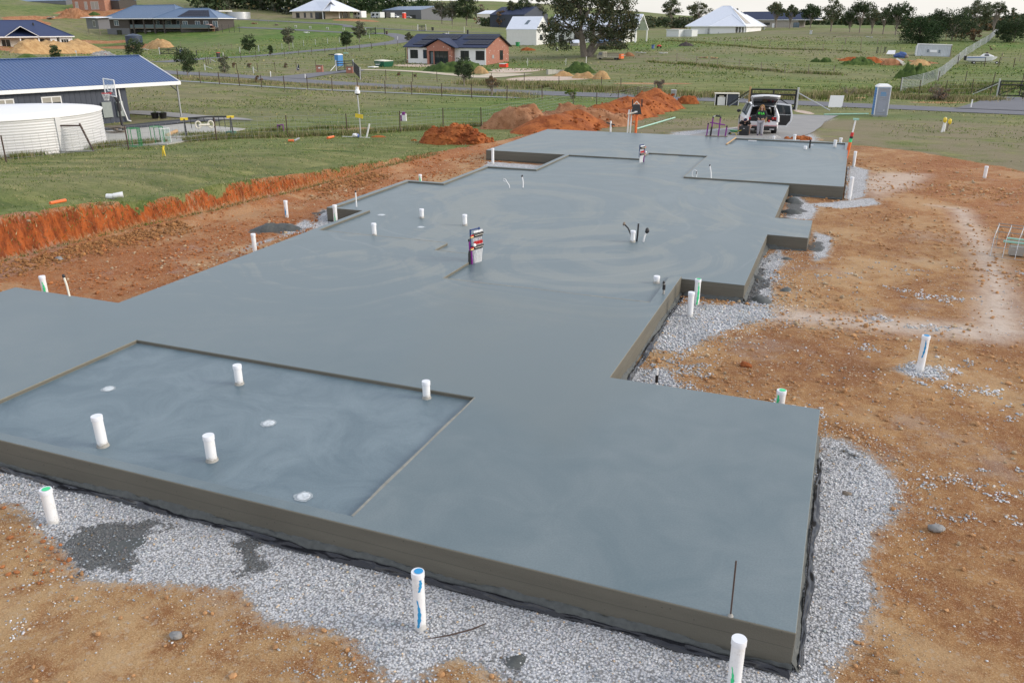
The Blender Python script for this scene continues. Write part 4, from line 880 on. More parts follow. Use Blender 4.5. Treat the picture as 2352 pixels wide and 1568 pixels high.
def hose(name, label, base, pts_, rad, mat, surf, tip=None, group=None, sleeve=None):
    p = on_z(base[0], base[1], surf); t = thing(name, label, 'conduit', p, 0, group); m = MB(); m.tube(pts_, rad, mat, 8); m.build('tube', t)
    if tip: m = MB(); m.blob(pts_[-1], tip[1], tip[0], 3, 2, .2, (1, 1, 1.4)); m.build('taped_tip', t)
    if sleeve: m = MB(); m.tube(sleeve, rad*1.4, M['black'], 8); m.build('sleeve', t)
    return t
GC = 'thin conduits sticking up from the slab'
hose('conduit', 'white conduit with a looped wire end in the far middle slab', (1171, 432), [(0, 0, -.1), (-.02, 0, .1), (-.10, 0, .2), (-.16, .0, .30), (-.24, 0, .33), (-.25, 0, .26), (-.17, 0, .22)], .014, M['white'], MID, None, GC)
hose('conduit', 'white conduit with a black tip bent left in the far middle slab', (1201, 431), [(0, 0, -.1), (.01, 0, .2), (-.03, 0, .42)], .022, M['white'], MID, (M['black'], .035), GC)
hose('conduit', 'small white hooped conduit behind the dark step line', (1599, 407), [(0, 0, -.1), (.02, 0, .12), (0, 0, .24), (-.08, 0, .28), (-.16, 0, .2), (-.16, 0, .06), (-.1, 0, -.02)], .014, M['white'], 0, None, GC, [(0, 0, .12), (0, 0, .22)])
hose('conduit', 'white conduit leaning left behind the dark step line', (1634, 409), [(0, 0, -.1), (-.03, 0, .2), (-.1, 0, .48)], .022, M['white'], 0, (M['black'], .03), GC)
hose('conduit', 'thin white conduit with a black joint inside the left kerb', (819, 475), [(0, 0, -.1), (0, 0, .3), (.0, 0, .5)], .022, M['white'], MID, (M['black'], .03), GC)
hose('conduit', 'thin white conduit beside the far left slab corner', (160, 680), [(0, 0, -.1), (-.02, 0, .25), (-.06, 0, .45)], .022, M['cream'], 0, (M['black'], .035), GC)
hose('conduit', 'black and white conduit bent left beside the lone middle pipe', (1451, 554), [(0, 0, -.1), (-.03, 0, .18), (-.12, .0, .36), (-.24, 0, .47)], .022, M['black'], MID, (M['oldwood'], .04), GC)
hose('conduit', 'straight black conduit touching the right of the lone middle pipe', (1462, 554), [(0, 0, -.1), (.02, 0, .2), (.03, 0, .5)], .024, M['black'], MID, None, GC)
hose('conduit', 'white conduit with a fat black taped tip right of the lone middle pipe', (1476, 555), [(0, 0, -.1), (.05, 0, .16), (.11, 0, .32)], .024, M['white'], MID, (M['black'], .06), GC)
hose('conduit', 'cement crusted black conduit at the raised kerb notch', (1524, 675), [(0, 0, -.1), (0, 0, .15), (-.01, 0, .26)], .024, M['splat'], 0, (M['black'], .03), GC, [(0, 0, .1), (0, 0, .22)])
hose('conduit', 'thin conduit with a black sleeve just behind the inner slab corner', (1507, 892), [(0, 0, -.3), (0, 0, .2), (.0, 0, .38)], .02, M['white'], PADZ+.1, None, GC, [(0, 0, .12), (0, 0, .26)])
hose('conduit', 'black conduit beside the squat pipe in the far sunken slab', (1859, 343), [(0, 0, -.1), (.0, 0, .3), (.0, 0, .45)], .04, M['black'], REC, None, GC)
p = on_z(1678, 1414, 0); t = thing('reinforcing_bar', 'rusty steel bar standing near the front right slab edge', 'rebar', p); m = MB(); hb = topz(p, 1288)
m.tube([(0, 0, -.1), (-.004, 0, hb*.5), (-.008, 0, hb)], .0085, M['rust'], 8); m.build('bar', t); m = MB(); m.lathe([(.03, .001), (.02, .02), (.009, .03)], M['splat'], 10); m.build('cement_collar', t)
m = MB(); q = on_z(1050, 1470, PADZ); m.tube([(-.30, -.13, .03), (-.1, .0, .035), (.1, .17, .045), (.2, .3, .05)], [.004, .009, .010, .006], M['rust'], 6); m.tube([(.1, .17, .045), (.16, .20, .06)], .003, M['rust'], 5); tag(m.build('twig', None, q), 'bare brown twig lying on the gravel below the front edge', 'twig')
# timber stop and white batten at the far sunken slab
m = MB(); a, b = on_z(1668, 333, 0), on_z(1690, 318, 0); m.tube([a+[0, 0, .03], b+[0, 0, .03]], .04, M['wood'], 4, smooth=False); tag(m.build('timber_batten'), 'light timber batten along the left end of the far sunken slab', 'batten')
m = MB(); q = on_z(1728, 325, REC); m.box((0, 0, .03), (.4, .06, .05), M['white']); tag(m.build('plastic_strip', None, q), 'small white strip lying in the far sunken slab', 'strip')

# ------------------------------------------------------------ black membrane hanging out under the slab edge
def ribbon(path, out, step):
    path = np.array(path, float); out = np.array(out, float); seg = np.hypot(*np.diff(path, axis=0).T); cs = np.r_[0, np.cumsum(seg)]; n = max(4, int(cs[-1]/step)); sv = np.linspace(0, cs[-1], n+1)
    k = np.clip(np.searchsorted(cs, sv, 'right')-1, 0, len(seg)-1); f = ((sv-cs[k])/seg[k])[:, None]; return sv, path[k]*(1-f)+path[k+1]*f, out[k]
def sheet(C, O, off, Z, mat, name):
    n, rows = off.shape; X = C[:, None, :]+O[:, None, :]*off[..., None]; v = np.concatenate([X, Z[..., None]], -1).reshape(-1, 3); i = np.arange(n-1)[:, None]*rows; j = np.arange(rows-1)[None]
    F = np.stack([i+j, i+rows+j, i+rows+j+1, i+j+1], -1).reshape(-1, 4); return npmesh(name, v, F, mat, None, True)
def membrane(name, label, path, out, rng):
    sv, C, O = ribbon(path, out, .045); rows = 9; u = np.linspace(0, 1, rows)[None]; s = sv[:, None]+0*u
    w = .03+.10*vnoise(sv/.7, sv*0+rng*1.7)**2+.03*vnoise(sv/.2, sv*0+3.3)
    a = fbm(s/.16, u*2.1+rng+0*s, 3, 5); off = .012+.05+w[:, None]*u+.015*a; X = C[:, None, :]+O[:, None, :]*off[..., None]; gz = hf(X[..., 0], X[..., 1])
    top = -.455+.06*vnoise(sv/.5, sv*0+rng*5.1)[:, None]; Z = np.maximum(top*(1-u**1.6)+(gz+.012)*u**1.6+.03*a, gz+.004)
    o = sheet(C, O, off, Z, M['poly'], name); m = o.modifiers.new('solid', 'SOLIDIFY'); m.thickness = .004; tag(o, label, 'plastic sheet')
M['poly'] = simple('black polythene', (.012, .013, .018), .22, var=.4, spec=.6)
membrane('black_membrane', 'crumpled black plastic sheet showing under the front slab edge', [(-11.5, 7.07), (-9, 7.07), (-6, 7.07), (-3, 7.07), (.2, 7.07), (.19, 7.06)], [(0, -1)]*5, 3)
membrane('black_membrane', 'black plastic sheet edge along the near right slab face', [(.19, 7.1), (.19, 9), (.19, 11.7)], [(1, 0)]*3, 8)
membrane('black_membrane', 'black plastic sheet at the foot of the middle right slab face', [(-3.18, 12.6), (-3.18, 15), (-3.18, 18.7)], [(1, 0)]*3, 12)
membrane('black_membrane', 'torn black plastic sheet beside the far garage slab', [(.18, 32.5), (.18, 36), (.18, 40)], [(1, 0)]*3, 15)
# lumpy over-pour at the foot of the faces
def spill(name, label, path, out, rng):
    sv, C, O = ribbon(path, out, .03); rows = 8; u = np.linspace(0, 1, rows)[None]; s = sv[:, None]+0*u; A_ = fbm(sv/.8, sv*0+rng, 3, 2)
    w = .07+.06*A_; h_ = .09+.07*A_; off = w[:, None]*u; X = C[:, None, :]+O[:, None, :]*off[..., None]; gz = hf(X[..., 0], X[..., 1]); nz = fbm(s/.07, u*3+rng+0*s, 3, 7)
    Z = np.maximum(gz-.02, PADZ+h_[:, None]*(1-u**1.4)+.035*nz*(1-.3*u)); tag(sheet(C, O, off, Z, M['wetmix'], name), label, 'concrete')
spill('concrete_overpour', 'rough dark concrete lip along the foot of the front face', [(-14, 7.075), (.2, 7.075)], [(0, -1)], 4)
spill('concrete_overpour', 'rough dark concrete lip along the foot of the near right face', [(.185, 7.06), (.185, 12.4)], [(1, 0)], 5)
spill('concrete_overpour', 'rough dark concrete lip below the stepped middle right face', [(-3.185, 12.6), (-3.185, 18.87)], [(1, 0)], 6)
spill('concrete_overpour', 'rough dark concrete lip below the gravel corner face', [(-3.1, 18.875), (-1.72, 18.875)], [(0, -1)], 7)
spill('concrete_overpour', 'rough dark concrete lip along the middle bump', [(-1.725, 18.9), (-1.725, 24.1)], [(1, 0)], 9)
spill('concrete_overpour', 'rough dark concrete lip below the porch step', [(-1.7, 24.125), (-.61, 24.125)], [(0, -1)], 10)
spill('concrete_overpour', 'rough dark concrete lip below the near garage face', [(-1.7, 32.385), (.18, 32.385)], [(0, -1)], 11)

# ------------------------------------------------------------ hydronic manifolds
def manifold(base, label, flip, hgt):
    p = on_z(base[0], base[1], MID); t = thing('pipe_manifold', label, 'manifold', p, R(70), 'plumbing manifolds standing in the middle slab'); s = hgt
    if flip: t.scale = (-1, 1, 1)
    def pt(name, fn): m = MB(); fn(m); return m.build(name, t)
    # frame: two dark blue uprights; rails of black valve blocks; purple feed legs; white tails
    pt('frame', lambda m: (m.box((-.16*s, .02, .52*s), (.03, .03, .98*s), M['denim']), m.box((.20*s, .02, .66*s), (.03, .03, .72*s), M['denim']), m.box((.02*s, .02, .99*s), (.40*s, .03, .03), M['denim']), m.box((.02, .02, .5*s), (.38*s, .02, .03), M['denim'])))
    for zz, nm in ((.86, 'upper_valve_block'), (.50, 'lower_valve_block')):
        pt(nm, lambda m, zz=zz: (m.tube([(-.14*s, -.05, zz*s), (.27*s, -.05, zz*s)], .035*s, M['black'], 10), m.tube([(-.12*s, -.05, zz*s-.055*s), (.25*s, -.05, zz*s-.055*s)], .022*s, M['black'], 10),
            [m.tube([(x*s, -.055, zz*s-.09*s), (x*s, -.055, zz*s+.05*s)], .022*s, M['black'], 8) for x in np.linspace(-.09, .22, 6)], m.box((.06*s, -.095, zz*s-.02*s), (.34*s, .006, .008), M['cream'])))
    for x in np.linspace(-.09, .22, 6):
        m = MB(); m.lathe([(.001, .965*s), (.022*s, .963*s), (.028*s, .93*s), (.026*s, .905*s)], M['white'], 12, (x*s, -.055, 0)); m.build('valve_cap', t)
        m = MB(); m.tube([(x*s, -.055, .545*s), (x*s, -.055, .56*s)], .026*s, M['white'], 10); m.tube([(x*s, -.055, .56*s), (x*s, -.055, .655*s)], .024*s, M['red'], 10); m.build('flow_meter', t)
        m = MB(); m.tube([(x*s, -.04, .78*s), (x*s, .0, .6*s), (x*s*.8, .0, -.08)], .013*s, M['white'], 8); m.build('supply_tail', t)
        m = MB(); m.tube([(x*s, -.06, .42*s), (x*s*.95+.01, -.03, .2*s), (x*s*.8+.02, -.02, -.08)], .017*s, M['white'], 8); m.build('return_tail', t)
    m = MB(); m.tube([(-.2*s, -.03, .5*s), (-.19*s, -.03, .25*s), (-.18*s, -.03, -.08)], .03*s, M['purple'], 10); m.tube([(-.25*s, -.01, .7*s), (-.235*s, -.01, .4*s)], .024*s, M['purple'], 10); m.build('purple_leg', t)
    m = MB(); m.tube([(-.25*s, 0, -.08), (-.245*s, 0, .3*s), (-.225*s, 0, .40*s)], .036*s, M['black'], 10); m.tube([(-.26*s, -.01, .68*s), (-.258*s, -.01, .75*s)], .028*s, M['black'], 10); m.build('lagged_leg', t)
    for zz in (.80, .44):
        m = MB(); m.tube([(-.25*s, -.05, zz*s), (-.14*s, -.05, zz*s)], .032*s, M['brass'], 10); m.box((-.2*s, -.07, zz*s+.055*s), (.1*s, .03, .025), M['red']); m.build('ball_valve', t)
    m = MB(); m.lathe([(.001, 0), (.05*s, 0), (.05*s, .03), (.001, .03)], M['white'], 14); o = m.build('gauge', t, (-.17*s, -.11, .58*s)); o.rotation_euler = (R(90), 0, 0)
    return t
pq = on_z(1088, 611, MID); hh_ = topz(pq, 533)*1.0
manifold((1092, 603), 'near manifold with red flow meters and a purple leg on the step', False, hh_)
manifold((1473, 373), 'far manifold before the dark step with its purple leg on the right', True, topz(on_z(1474, 377, MID), 336))
# ------------------------------------------------------------ purple pipe bracket on the far slab edge
p = on_z(1645, 314, 0); t = thing('pipe_bracket', 'purple pipe stand on the far slab edge left of the car', 'pipe stand', p, R(12)); 
m = MB(); m.box((0, 0, .02), (1.15, .12, .05), M['oldwood']); m.build('base_board', t)
for x, h, mt in ((-.5, .62, 'purple'), (-.28, .95, 'purple'), (.1, .95, 'purple'), (.46, .5, 'purple')):
    m = MB(); m.tube([(x, 0, .03), (x+.04, 0, h)], .035, M[mt], 8); m.build('upright', t); m = MB(); m.tube([(x+.04, 0, h), (x+.042, 0, h+.07)], .045, M['black'], 8); m.build('black_cap', t)
m = MB(); m.tube([(-.38, 0, .72), (.4, 0, .6)], .032, M['purple'], 8); m.build('cross_bar', t)
m = MB(); m.tube([(-.12, 0, 1.06), (.12, 0, 1.04)], .045, M['black'], 8); m.tube([(-.26, 0, 1.0), (-.12, 0, 1.06)], .02, M['white'], 6); m.build('handle', t)
m = MB(); m.tube([(-.3, -.03, .05), (-.27, -.03, .5)], .05, M['black'], 8); m.build('lagging', t)
# ------------------------------------------------------------ service riser with hanging black tub
p = gp(1455, 306); p[2] = -.1; t = thing('service_post', 'orange and white conduits with a black bucket hung over them beyond the slab', 'service post', p, R(15))
m = MB(); m.tube([(.12, 0, -.4), (.14, 0, .75)], .07, M['orange'], 12); m.build('orange_conduit', t)
for x in (-.35, -.2):
    m = MB(); m.tube([(x, 0, -.4), (x+.04, 0, .95)], .045, M['white'], 8); m.build('white_conduit', t)
m = MB(); m.box((.1, 0, .98), (.62, .35, .55), M['black'], taper=.62); m.tube([(-.1, 0, 1.2), (.1, 0, 1.42), (.3, 0, 1.2)], .03, M['cream'], 6); m.box((-.14, .05, 1.33), (.07, .06, .42), M['black']); m.box((.4, .05, 1.33), (.07, .06, .42), M['black']); m.build('bucket', t)
m = MB(); m.box((-.15, -.1, .78), (.5, .2, .08), M['cream'], Matrix.Rotation(R(-14), 3, 'Y')); m.box((.08, -.2, .86), (.16, .02, .08), M['white']); m.build('cable_bundle', t)
m = MB(); a = gp(1462, 298); b = gp(1550, 272); m.tube([a+[0, 0, .05], (a+b)/2+[0, 0, .05], b+[0, 0, .05]], .05, M['aqua'], 8); tag(m.build('pvc_length'), 'pale grey pipe length lying on grass behind the service post', 'pipe')
m = MB(); a = gp(1385, 290); b = gp(1438, 289); m.tube([a+[0, 0, .06], b+[0, 0, .06]], .04, M['soilred'], 6); tag(m.build('timber_rail'), 'rusty rail lying left of the service post', 'rail')
m = MB(); a = on_z(1402, 308, -.2); m.tube([a, a+[0, 0, .7]], .05, M['white'], 8); m.box(a+[0, 0, .55], (.5, .06, .06), M['blackpaint'], Matrix.Rotation(R(14), 3, 'Y')); tag(m.build('marker_stake'), 'short white stake with a dark cross bar at the far slab edge', 'stake')
# ------------------------------------------------------------ marker post with orange and red paint at the far right corner
p = on_z(1947, 349, -.1); t = thing('marker_post', 'leaning post with orange foot and taped top at the far slab corner', 'marker post', p, 0)
def mseg(z0, z1, r, mat, nm): m = MB(); m.tube([(z0*.10, 0, z0), (z1*.10, 0, z1)], r, M[mat], 8); m.build(nm, t)
mseg(-.3, .45, .075, 'orange', 'orange_foot'); mseg(.45, .62, .07, 'spraygreen', 'green_tape'); mseg(.62, .72, .075, 'black', 'black_tape'); mseg(.72, .9, .07, 'red', 'red_tape'); mseg(.9, 1.45, .035, 'white', 'white_stake')
m = MB(); m.box((.16, 0, 1.5), (.26, .12, .08), M['aqua']); m.build('top_cap', t)
# stakes round the yard riser
for i, (a, b, lb) in enumerate((((2162, 304), 269, 'white stake with yellow tape at the top left of the yard riser'), ((2174, 301), 274, 'brown stake leaning right of the yard riser'))):
    q = gp(*a); h = topz(q, b); t = thing('taped_stake', lb, 'stake', q); m = MB(); m.tube([(0, 0, -.1), (.10-.04*i, 0, h)], .045, M['white'] if i == 0 else M['oldwood'], 6); m.build('stake', t)
    m = MB(); m.blob((.08, 0, h*.8), .11, M['yellow'], 4, 2, .5, (1, .7, 1.8)); m.build('tape_knot', t)
# things lying about
m = MB(); q = gp(258, 458); m.tube([(-.2, 0, .08), (.02, .06, .08)], .085, M['pvc'], 16, False); m.tube([(.02, .06, .1), (.2, .14, .13), (.26, .2, .13)], [.08, .085, .095], M['pvc'], 16, False); o = tag(m.build('pipe_bend', None, q, R(0)), 'white pipe elbow lying at the lip of the cut bank', 'pipe fitting')
m = MB(); a = gp(116, 470); b = gp(151, 463); m.tube([a+[0, 0, .04], b+[0, 0, .04]], .05, M['orange'], 8); tag(m.build('conduit_offcut'), 'orange conduit offcut on the grass left of the white elbow', 'conduit')
for (x, y, r_, mt, lb) in ((2150, 1218, .09, 'rockgrey', 'pale grey rock on the right dirt'), (62, 592, .16, 'rockgrey', 'grey concrete crumb at the foot of the red bank'), (137, 597, .1, 'rockgrey', 'flat grey crumb right of the bigger one at the bank foot'), (1713, 842, .10, 'soilred', 'rust red clod behind the near right slab'), (1944, 1137, .05, 'rockgrey', 'brown stone lying in the right gravel'), (1945, 1136, .05, 'oldwood', 'rust brown rock half sunk in the right gravel strip'), (405, 1462, .06, 'rockgrey', 'grey rock group on the ochre dirt at the bottom left')):
    if x == 1944: continue
    m = MB(); q = on_z(x, y, PADZ); m.blob((0, 0, r_*.4), r_, M[mt], x, 2, .6, (1.2, .8, .6)); tag(m.build('rock', None, q), lb, 'rock')
# rolled reinforcing mesh with pipe offcuts at the right edge
q = on_z(2318, 585, PADZ); t = thing('mesh_roll', 'curved sheet of steel mesh over pipe offcuts at the right edge', 'steel mesh', q, R(-14)); t.scale = (1.35, 1.3, 1.35); m = MB()
for i in range(8): x = i*.22-.3; m.tube([(x, .45, .03), (x-.01, .32, .42), (x, .1, .6), (x+.02, -.15, .62), (x, -.38, .42), (x, -.45, .02)], .007, M['zinc'], 5)
for k in range(11):
    a = math.pi*k/10; m.tube([(-.32, .45*math.cos(a), .6*math.sin(a)+.02), (1.3, .45*math.cos(a), .6*math.sin(a)+.02)], .006, M['steel'], 5)
m.build('wire_grid', t)
for lb, (x0, y0, z0, x1, y1, z1), mt, r_ in (('a', (-.2, .05, .36, 1.3, .0, .3), 'aqua', .04), ('b', (-.1, .2, .42, 1.3, .15, .36), 'aqua', .03)): m = MB(); m.tube([(x0, y0, z0), (x1, y1, z1)], r_, M[mt], 8); tag(m.build('pipe_offcut', None, q+[0, 0, 0]), 'pale green pipe offcut, %s, inside the rolled mesh' % ('thicker front one' if lb == 'a' else 'thinner back one'), 'pipe')
m = MB(); m.box((.15, 0, .14), (.34, .26, .24), M['splat']); m.box((.62, .0, .13), (.2, .22, .22), M['white'], Matrix.Rotation(.3, 3, 'Y')); m.box((.45, -.1, .06), (.14, .05, .1), M['blue'], Matrix.Rotation(.6, 3, 'Z')); tag(m.build('scrap_pile', None, q), 'concrete blocks and blue scraps inside the rolled mesh', 'scrap')

sl_ = [o for o in S.objects if o.name == 'concrete_slab'][0]; m = MB()
for P in ([(-13.9, 19.7), (-9.73, 19.7)], [(-9.73, 18.88), (-8.39, 18.88)], [(-8.39, 16.66), (-3.45, 16.66)], [(-5.67, 38.1), (-5.67, 32.38)], [(-4.98, 10.9), (-4.98, 7.24)]):
    a, b = np.array(P[0]), np.array(P[1]); n = int(np.hypot(*(b-a))/.06); d = (b-a)/np.hypot(*(b-a)); nn = np.array([-d[1], d[0]]); vs = []
    for i in range(n+1):
        c = a+(b-a)*i/n; w = .012+.022*float(vnoise(np.array([i*.11]), np.array([a[0]]))[0]); h_ = .002+.007*float(vnoise(np.array([i*.3]), np.array([a[1]]))[0]); o_ = .02*float(fbm(np.array([i*.05]), np.array([a[0]*2]), 2, 3)[0])
        for k, z in ((-1, .001), (0, h_), (1, .001)): q = c+nn*(k*w+o_); vs.append((q[0], q[1], z))
    m.add(vs, [(i*3+k, (i+1)*3+k, (i+1)*3+k+1, i*3+k+1) for i in range(n) for k in range(2)], M['laitance'], True)
m.build('step_lip', sl_)
# ------------------------------------------------------------ fences and gates
def lerp(a, b, t): return a*(1-t)+b*t
def fence(name, label, posts, h=1.15, r=.035, mat='rust', wires=5, mesh=0, group=None, wr=.006, wmat='steel'):
    """posts: ground points; every post is a part, the strung wire one part"""
    posts = [np.array([p[0], p[1], hz(p[0], p[1])]) for p in posts]; c = posts[0]; t = thing(name, label, 'fence', c, 0, group)
    for p in posts: m = MB(); q = p-c; m.tube([q-[0, 0, .2], q+[random.uniform(-.03, .03), random.uniform(-.03, .03), h]], r, M[mat], 6); m.build('post', t)
    m = MB()
    for a, b in zip(posts[:-1], posts[1:]):
        a = a-c; b = b-c
        for k in range(wires): z = h*(.12+.84*k/max(1, wires-1)); m.tube([a+[0, 0, z], b+[0, 0, z]], wr, M[wmat], 3, False)
        if mesh:
            n = max(1, int(np.hypot(*(b-a)[:2])/mesh))
            for i in range(n): q = lerp(a, b, (i+.5)/n); m.tube([q+[0, 0, .05], q+[0, 0, h*.95]], wr*.8, M[wmat], 3, False)
    m.build('wire', t); return t
def spread(P, n):
    P = np.array([p[:2] for p in P]); seg = np.hypot(*np.diff(P, axis=0).T); cs = np.r_[0, np.cumsum(seg)]; out = []
    for s in np.linspace(0, cs[-1], n): i = min(np.searchsorted(cs, s, 'right')-1, len(seg)-1); f = (s-cs[i])/seg[i]; out.append(P[i]*(1-f)+P[i+1]*f)
    return out
def inter(*pp): return [G(k, x, y) for k, x, y in pp]
fence('yard_fence', 'wire mesh fence of dark star posts between the lawn and the neighbour yard', inter(('a', 75, 1320), ('a', 1515, 1175), ('b', 490, 825), ('b', 1325, 790), ('b', 2030, 765), ('c', 590, 725), ('c', 1095, 680), ('c', 1545, 672), ('d', 365, 500), ('d', 730, 520), ('d', 1060, 480), ('d', 1370, 400), ('d', 1640, 345)), 1.25, .035, 'rust', 6, .35)
fence('road_fence', 'wire fence with dark posts along the near side of the main road', [G('B', x, y) for x, y in ((40, 950), (300, 980), (525, 995), (760, 1012), (1020, 1028), (1290, 1040), (1562, 1052), (1850, 1070), (2150, 1080))]+[G('C', x, y) for x, y in ((415, 1105), (727, 1118), (1080, 1140), (1433, 1155), (1845, 1175))]+[G('c', 2260, 350)], 1.3, .045, 'rust', 5)
fence('far_road_fence', 'wire fence along the far side of the main road left of the brick gate pillars', [G('B', x, y) for x, y in ((735, 865), (975, 850), (1180, 838), (1430, 828), (1660, 820))], 1.25, .04, 'rust', 5)
fence('far_road_fence', 'wire fence along the far side of the main road below the brick house', [G('C', x, y) for x, y in ((130, 930), (425, 945), (737, 970), (1025, 965), (1345, 985), (1665, 985), (2048, 985))]+[G('D', x, y) for x, y in ((285, 1010), (690, 1030), (1190, 1045), (1420, 1060), (1820, 1130))], 1.25, .04, 'rust', 5)
fence('side_road_fence', 'wire fence beside the side road below the two storey house', [G('B', x, y) for x, y in ((765, 625), (985, 605), (1260, 580), (1390, 568), (1515, 545), (1652, 530), (1795, 515), (1935, 500), (2290, 460))], 1.25, .05, 'zinc', 4)
fence('side_road_fence', 'wire fence of dark posts on the near side of the side road', [G('B', x, y) for x, y in ((775, 700), (955, 690), (1290, 665), (1455, 650), (1610, 640), (1765, 630), (1900, 615), (2175, 595), (2310, 580))]+[G('C', x, y) for x, y in ((115, 600), (255, 580), (415, 580), (560, 545))], 1.25, .045, 'rust', 4)
fence('paddock_fence', 'low wire fence across the middle of the right paddock', [G('E', x, y) for x, y in ((315, 720), (545, 755), (790, 790), (1045, 800), (1303, 840), (1580, 860), (1860, 870), (2160, 880))], 1.2, .05, 'oldwood', 4)
fence('paddock_fence', 'wire fence in front of the white hip roofed house', [G('E', x, y) for x, y in ((430, 500), (800, 520), (995, 535), (1192, 550), (1405, 560), (1617, 575), (1817, 590), (2030, 600), (2255, 610))]+[G('F', x, y) for x, y in ((425, 610), (665, 620), (890, 640))], 1.2, .055, 'oldwood', 4)
fence('paddock_fence', 'farthest wire fence below the right row of gum trees', [G('E', x, y) for x, y in ((1955, 500), (2140, 510), (2300, 518))]+[G('F', x, y) for x, y in ((250, 518), (435, 525), (625, 532))], 1.2, .06, 'oldwood', 4)
fence('mesh_fence', 'long pale mesh fence running away to the far right trees', spread([G('f', 900, 205), G('F', 1100, 1035), G('F', 1330, 945), G('F', 1500, 800), G('F', 1650, 670), G('F', 1810, 570), G('F', 1930, 500), G('F', 2030, 400), G('F', 2090, 300)], 34), 1.5, .06, 'zinc', 9, .5, None, .014, 'zinc')
fence('boat_paddock_fence', 'dark post fence in front of the boat', [G('F', x, y) for x, y in ((1570, 755), (1885, 785), (2055, 785), (2228, 795), (2352, 800))], 1.4, .06, 'rust', 4)
fence('boat_paddock_fence', 'wire fence between the boat and the right side gate', [G('F', x, y) for x, y in ((1340, 960), (1660, 960), (1990, 975), (2330, 990))], 1.3, .05, 'rust', 4)
fence('verge_fence', 'wire fence on the verge right of the blue and grey toilet', [G('f', x, y) for x, y in ((890, 195), (1110, 240), (1420, 240), (1730, 225), (1950, 250))], 1.5, .04, 'rust', 4)
fence('boat_paddock_fence', 'wire fence behind the boat at the right edge', [G('F', x, y) for x, y in ((2085, 710), (2300, 720), (2420, 722))], 1.2, .05, 'oldwood', 4)
fence('hill_fence', 'wire fence on the slope below the dark blue water tank', [G('A', x, y) for x, y in ((840, 320), (1030, 430), (1170, 470), (1295, 480), (1430, 490), (1700, 520), (1835, 530), (1980, 540), (2125, 550))]+[G('B', 360, 560), G('B', 518, 570), G('B', 670, 580)], 1.2, .05, 'oldwood', 4)
fence('hill_fence', 'wire fence between the two upper lanes', [G('B', x, y) for x, y in ((985, 260), (1100, 280), (1340, 290), (1590, 300), (1850, 318), (2248, 340))]+[G('C', x, y) for x, y in ((330, 350), (460, 358), (600, 345), (740, 350), (1060, 350), (1205, 340), (1430, 345), (1520, 330), (1675, 320), (1830, 310))], 1.2, .05, 'oldwood', 4)
fence('hill_fence', 'highest wire fence below the dark hill trees', [G('B', x, y) for x, y in ((50, 95), (120, 100), (195, 105), (270, 112), (345, 120), (495, 125), (570, 130), (645, 135), (725, 135), (800, 140), (890, 145), (970, 150))], 1.2, .07, 'oldwood', 3)
fence('driveway_fence', 'short dark post fence left of the cattle gate verge', [G('B', x, y) for x, y in ((370, 775), (395, 760), (420, 745))], 1.3, .05, 'rust', 4)
def gate(label, A, B, h, mat='blackpaint', rails=(.98, .74, .5, .28, .06), post=('steel', 'steel'), stays=(), name='farm_gate', thick=.10, group=None):
    A = np.array([A[0], A[1], hz(A[0], A[1])]); B = np.array([B[0], B[1], hz(B[0], B[1])]); L = np.hypot(*(B-A)[:2]); an = math.atan2(B[1]-A[1], B[0]-A[0]); dz = (B[2]-A[2])
    t = thing(name, label, 'gate', A, an, group)
    for x, pm in ((0, post[0]), (L, post[1])): m = MB(); m.tube([(x, 0, -.3), (x, 0, h+.18+(dz if x else 0))], .08, M[pm], 8); m.build('post', t)
    def zz(x, z): return z+dz*x/L
    for r_ in rails: m = MB(); w = thick if r_ in (rails[0], rails[1], rails[-1]) else thick*.35; m.tube([(.12, 0, zz(0, h*r_)), (L-.12, 0, zz(L, h*r_))], w/2, M[mat], 4, smooth=False); m.build('rail', t)
    for x in (.14, L/2, L-.14): m = MB(); m.tube([(x, .0, zz(x, h*.03)), (x, 0, zz(x, h))], thick*.5, M[mat], 4, smooth=False); m.build('stile', t)
    m = MB(); m.tube([(.14, .02, h*.08), (L/2, .02, zz(L/2, h*.72)), (L-.14, .02, zz(L, h*.1))], thick*.32, M[mat], 4, smooth=False); m.build('brace', t)
    for (x0, z0, x1, z1, mt) in stays: m = MB(); m.tube([(x0 if x0 < 1e3 else L, 0, z0), (x1 if x0 < 1e3 else L+x1, 0, z1)], .045, M[mt], 6); m.build('stay', t)
    return t
A_, B_ = G('e', 985, 290), G('e', 1625, 308)
gate('black timber gate behind the white car', A_, B_, 1.6, post=('wood', 'zinc'), stays=((0, 1.5, -1.6, .35, 'blackpaint'), (0, 1.3, -1.6, .15, 'steel'), (1e4, 1.4, 2.6, .1, 'zinc')), thick=.13)
gate('black gate at the right edge beyond the side drive', G('f', 2030, 250), G('f', 2560, 262), 1.5, post=('zinc', 'zinc'), stays=((0, 1.4, -2.2, .3, 'blackpaint'), (0, 1.25, -2.2, .12, 'zinc')), thick=.12)
gate('black gate between the two brick gate pillars', G('B', 1898, 838), G('B', 2100, 825), 1.35, post=('zinc', 'zinc'), stays=((0, .9, -1.2, .1, 'zinc'),), thick=.12)
gate('dark gate with white posts right of the dark blue tank', G('A', 1880, 640), G('A', 2090, 635), 1.3, post=('white', 'blackpaint'), thick=.13)
gate('dark gate at the top of the side road', G('C', 190, 412), G('C', 305, 404), 1.6, post=('zinc', 'blackpaint'), thick=.16)
gate('small dark gate beside the white goal frame on the hill', G('C', 800, 362), G('C', 893, 362), 1.5, post=('white', 'white'), thick=.16)
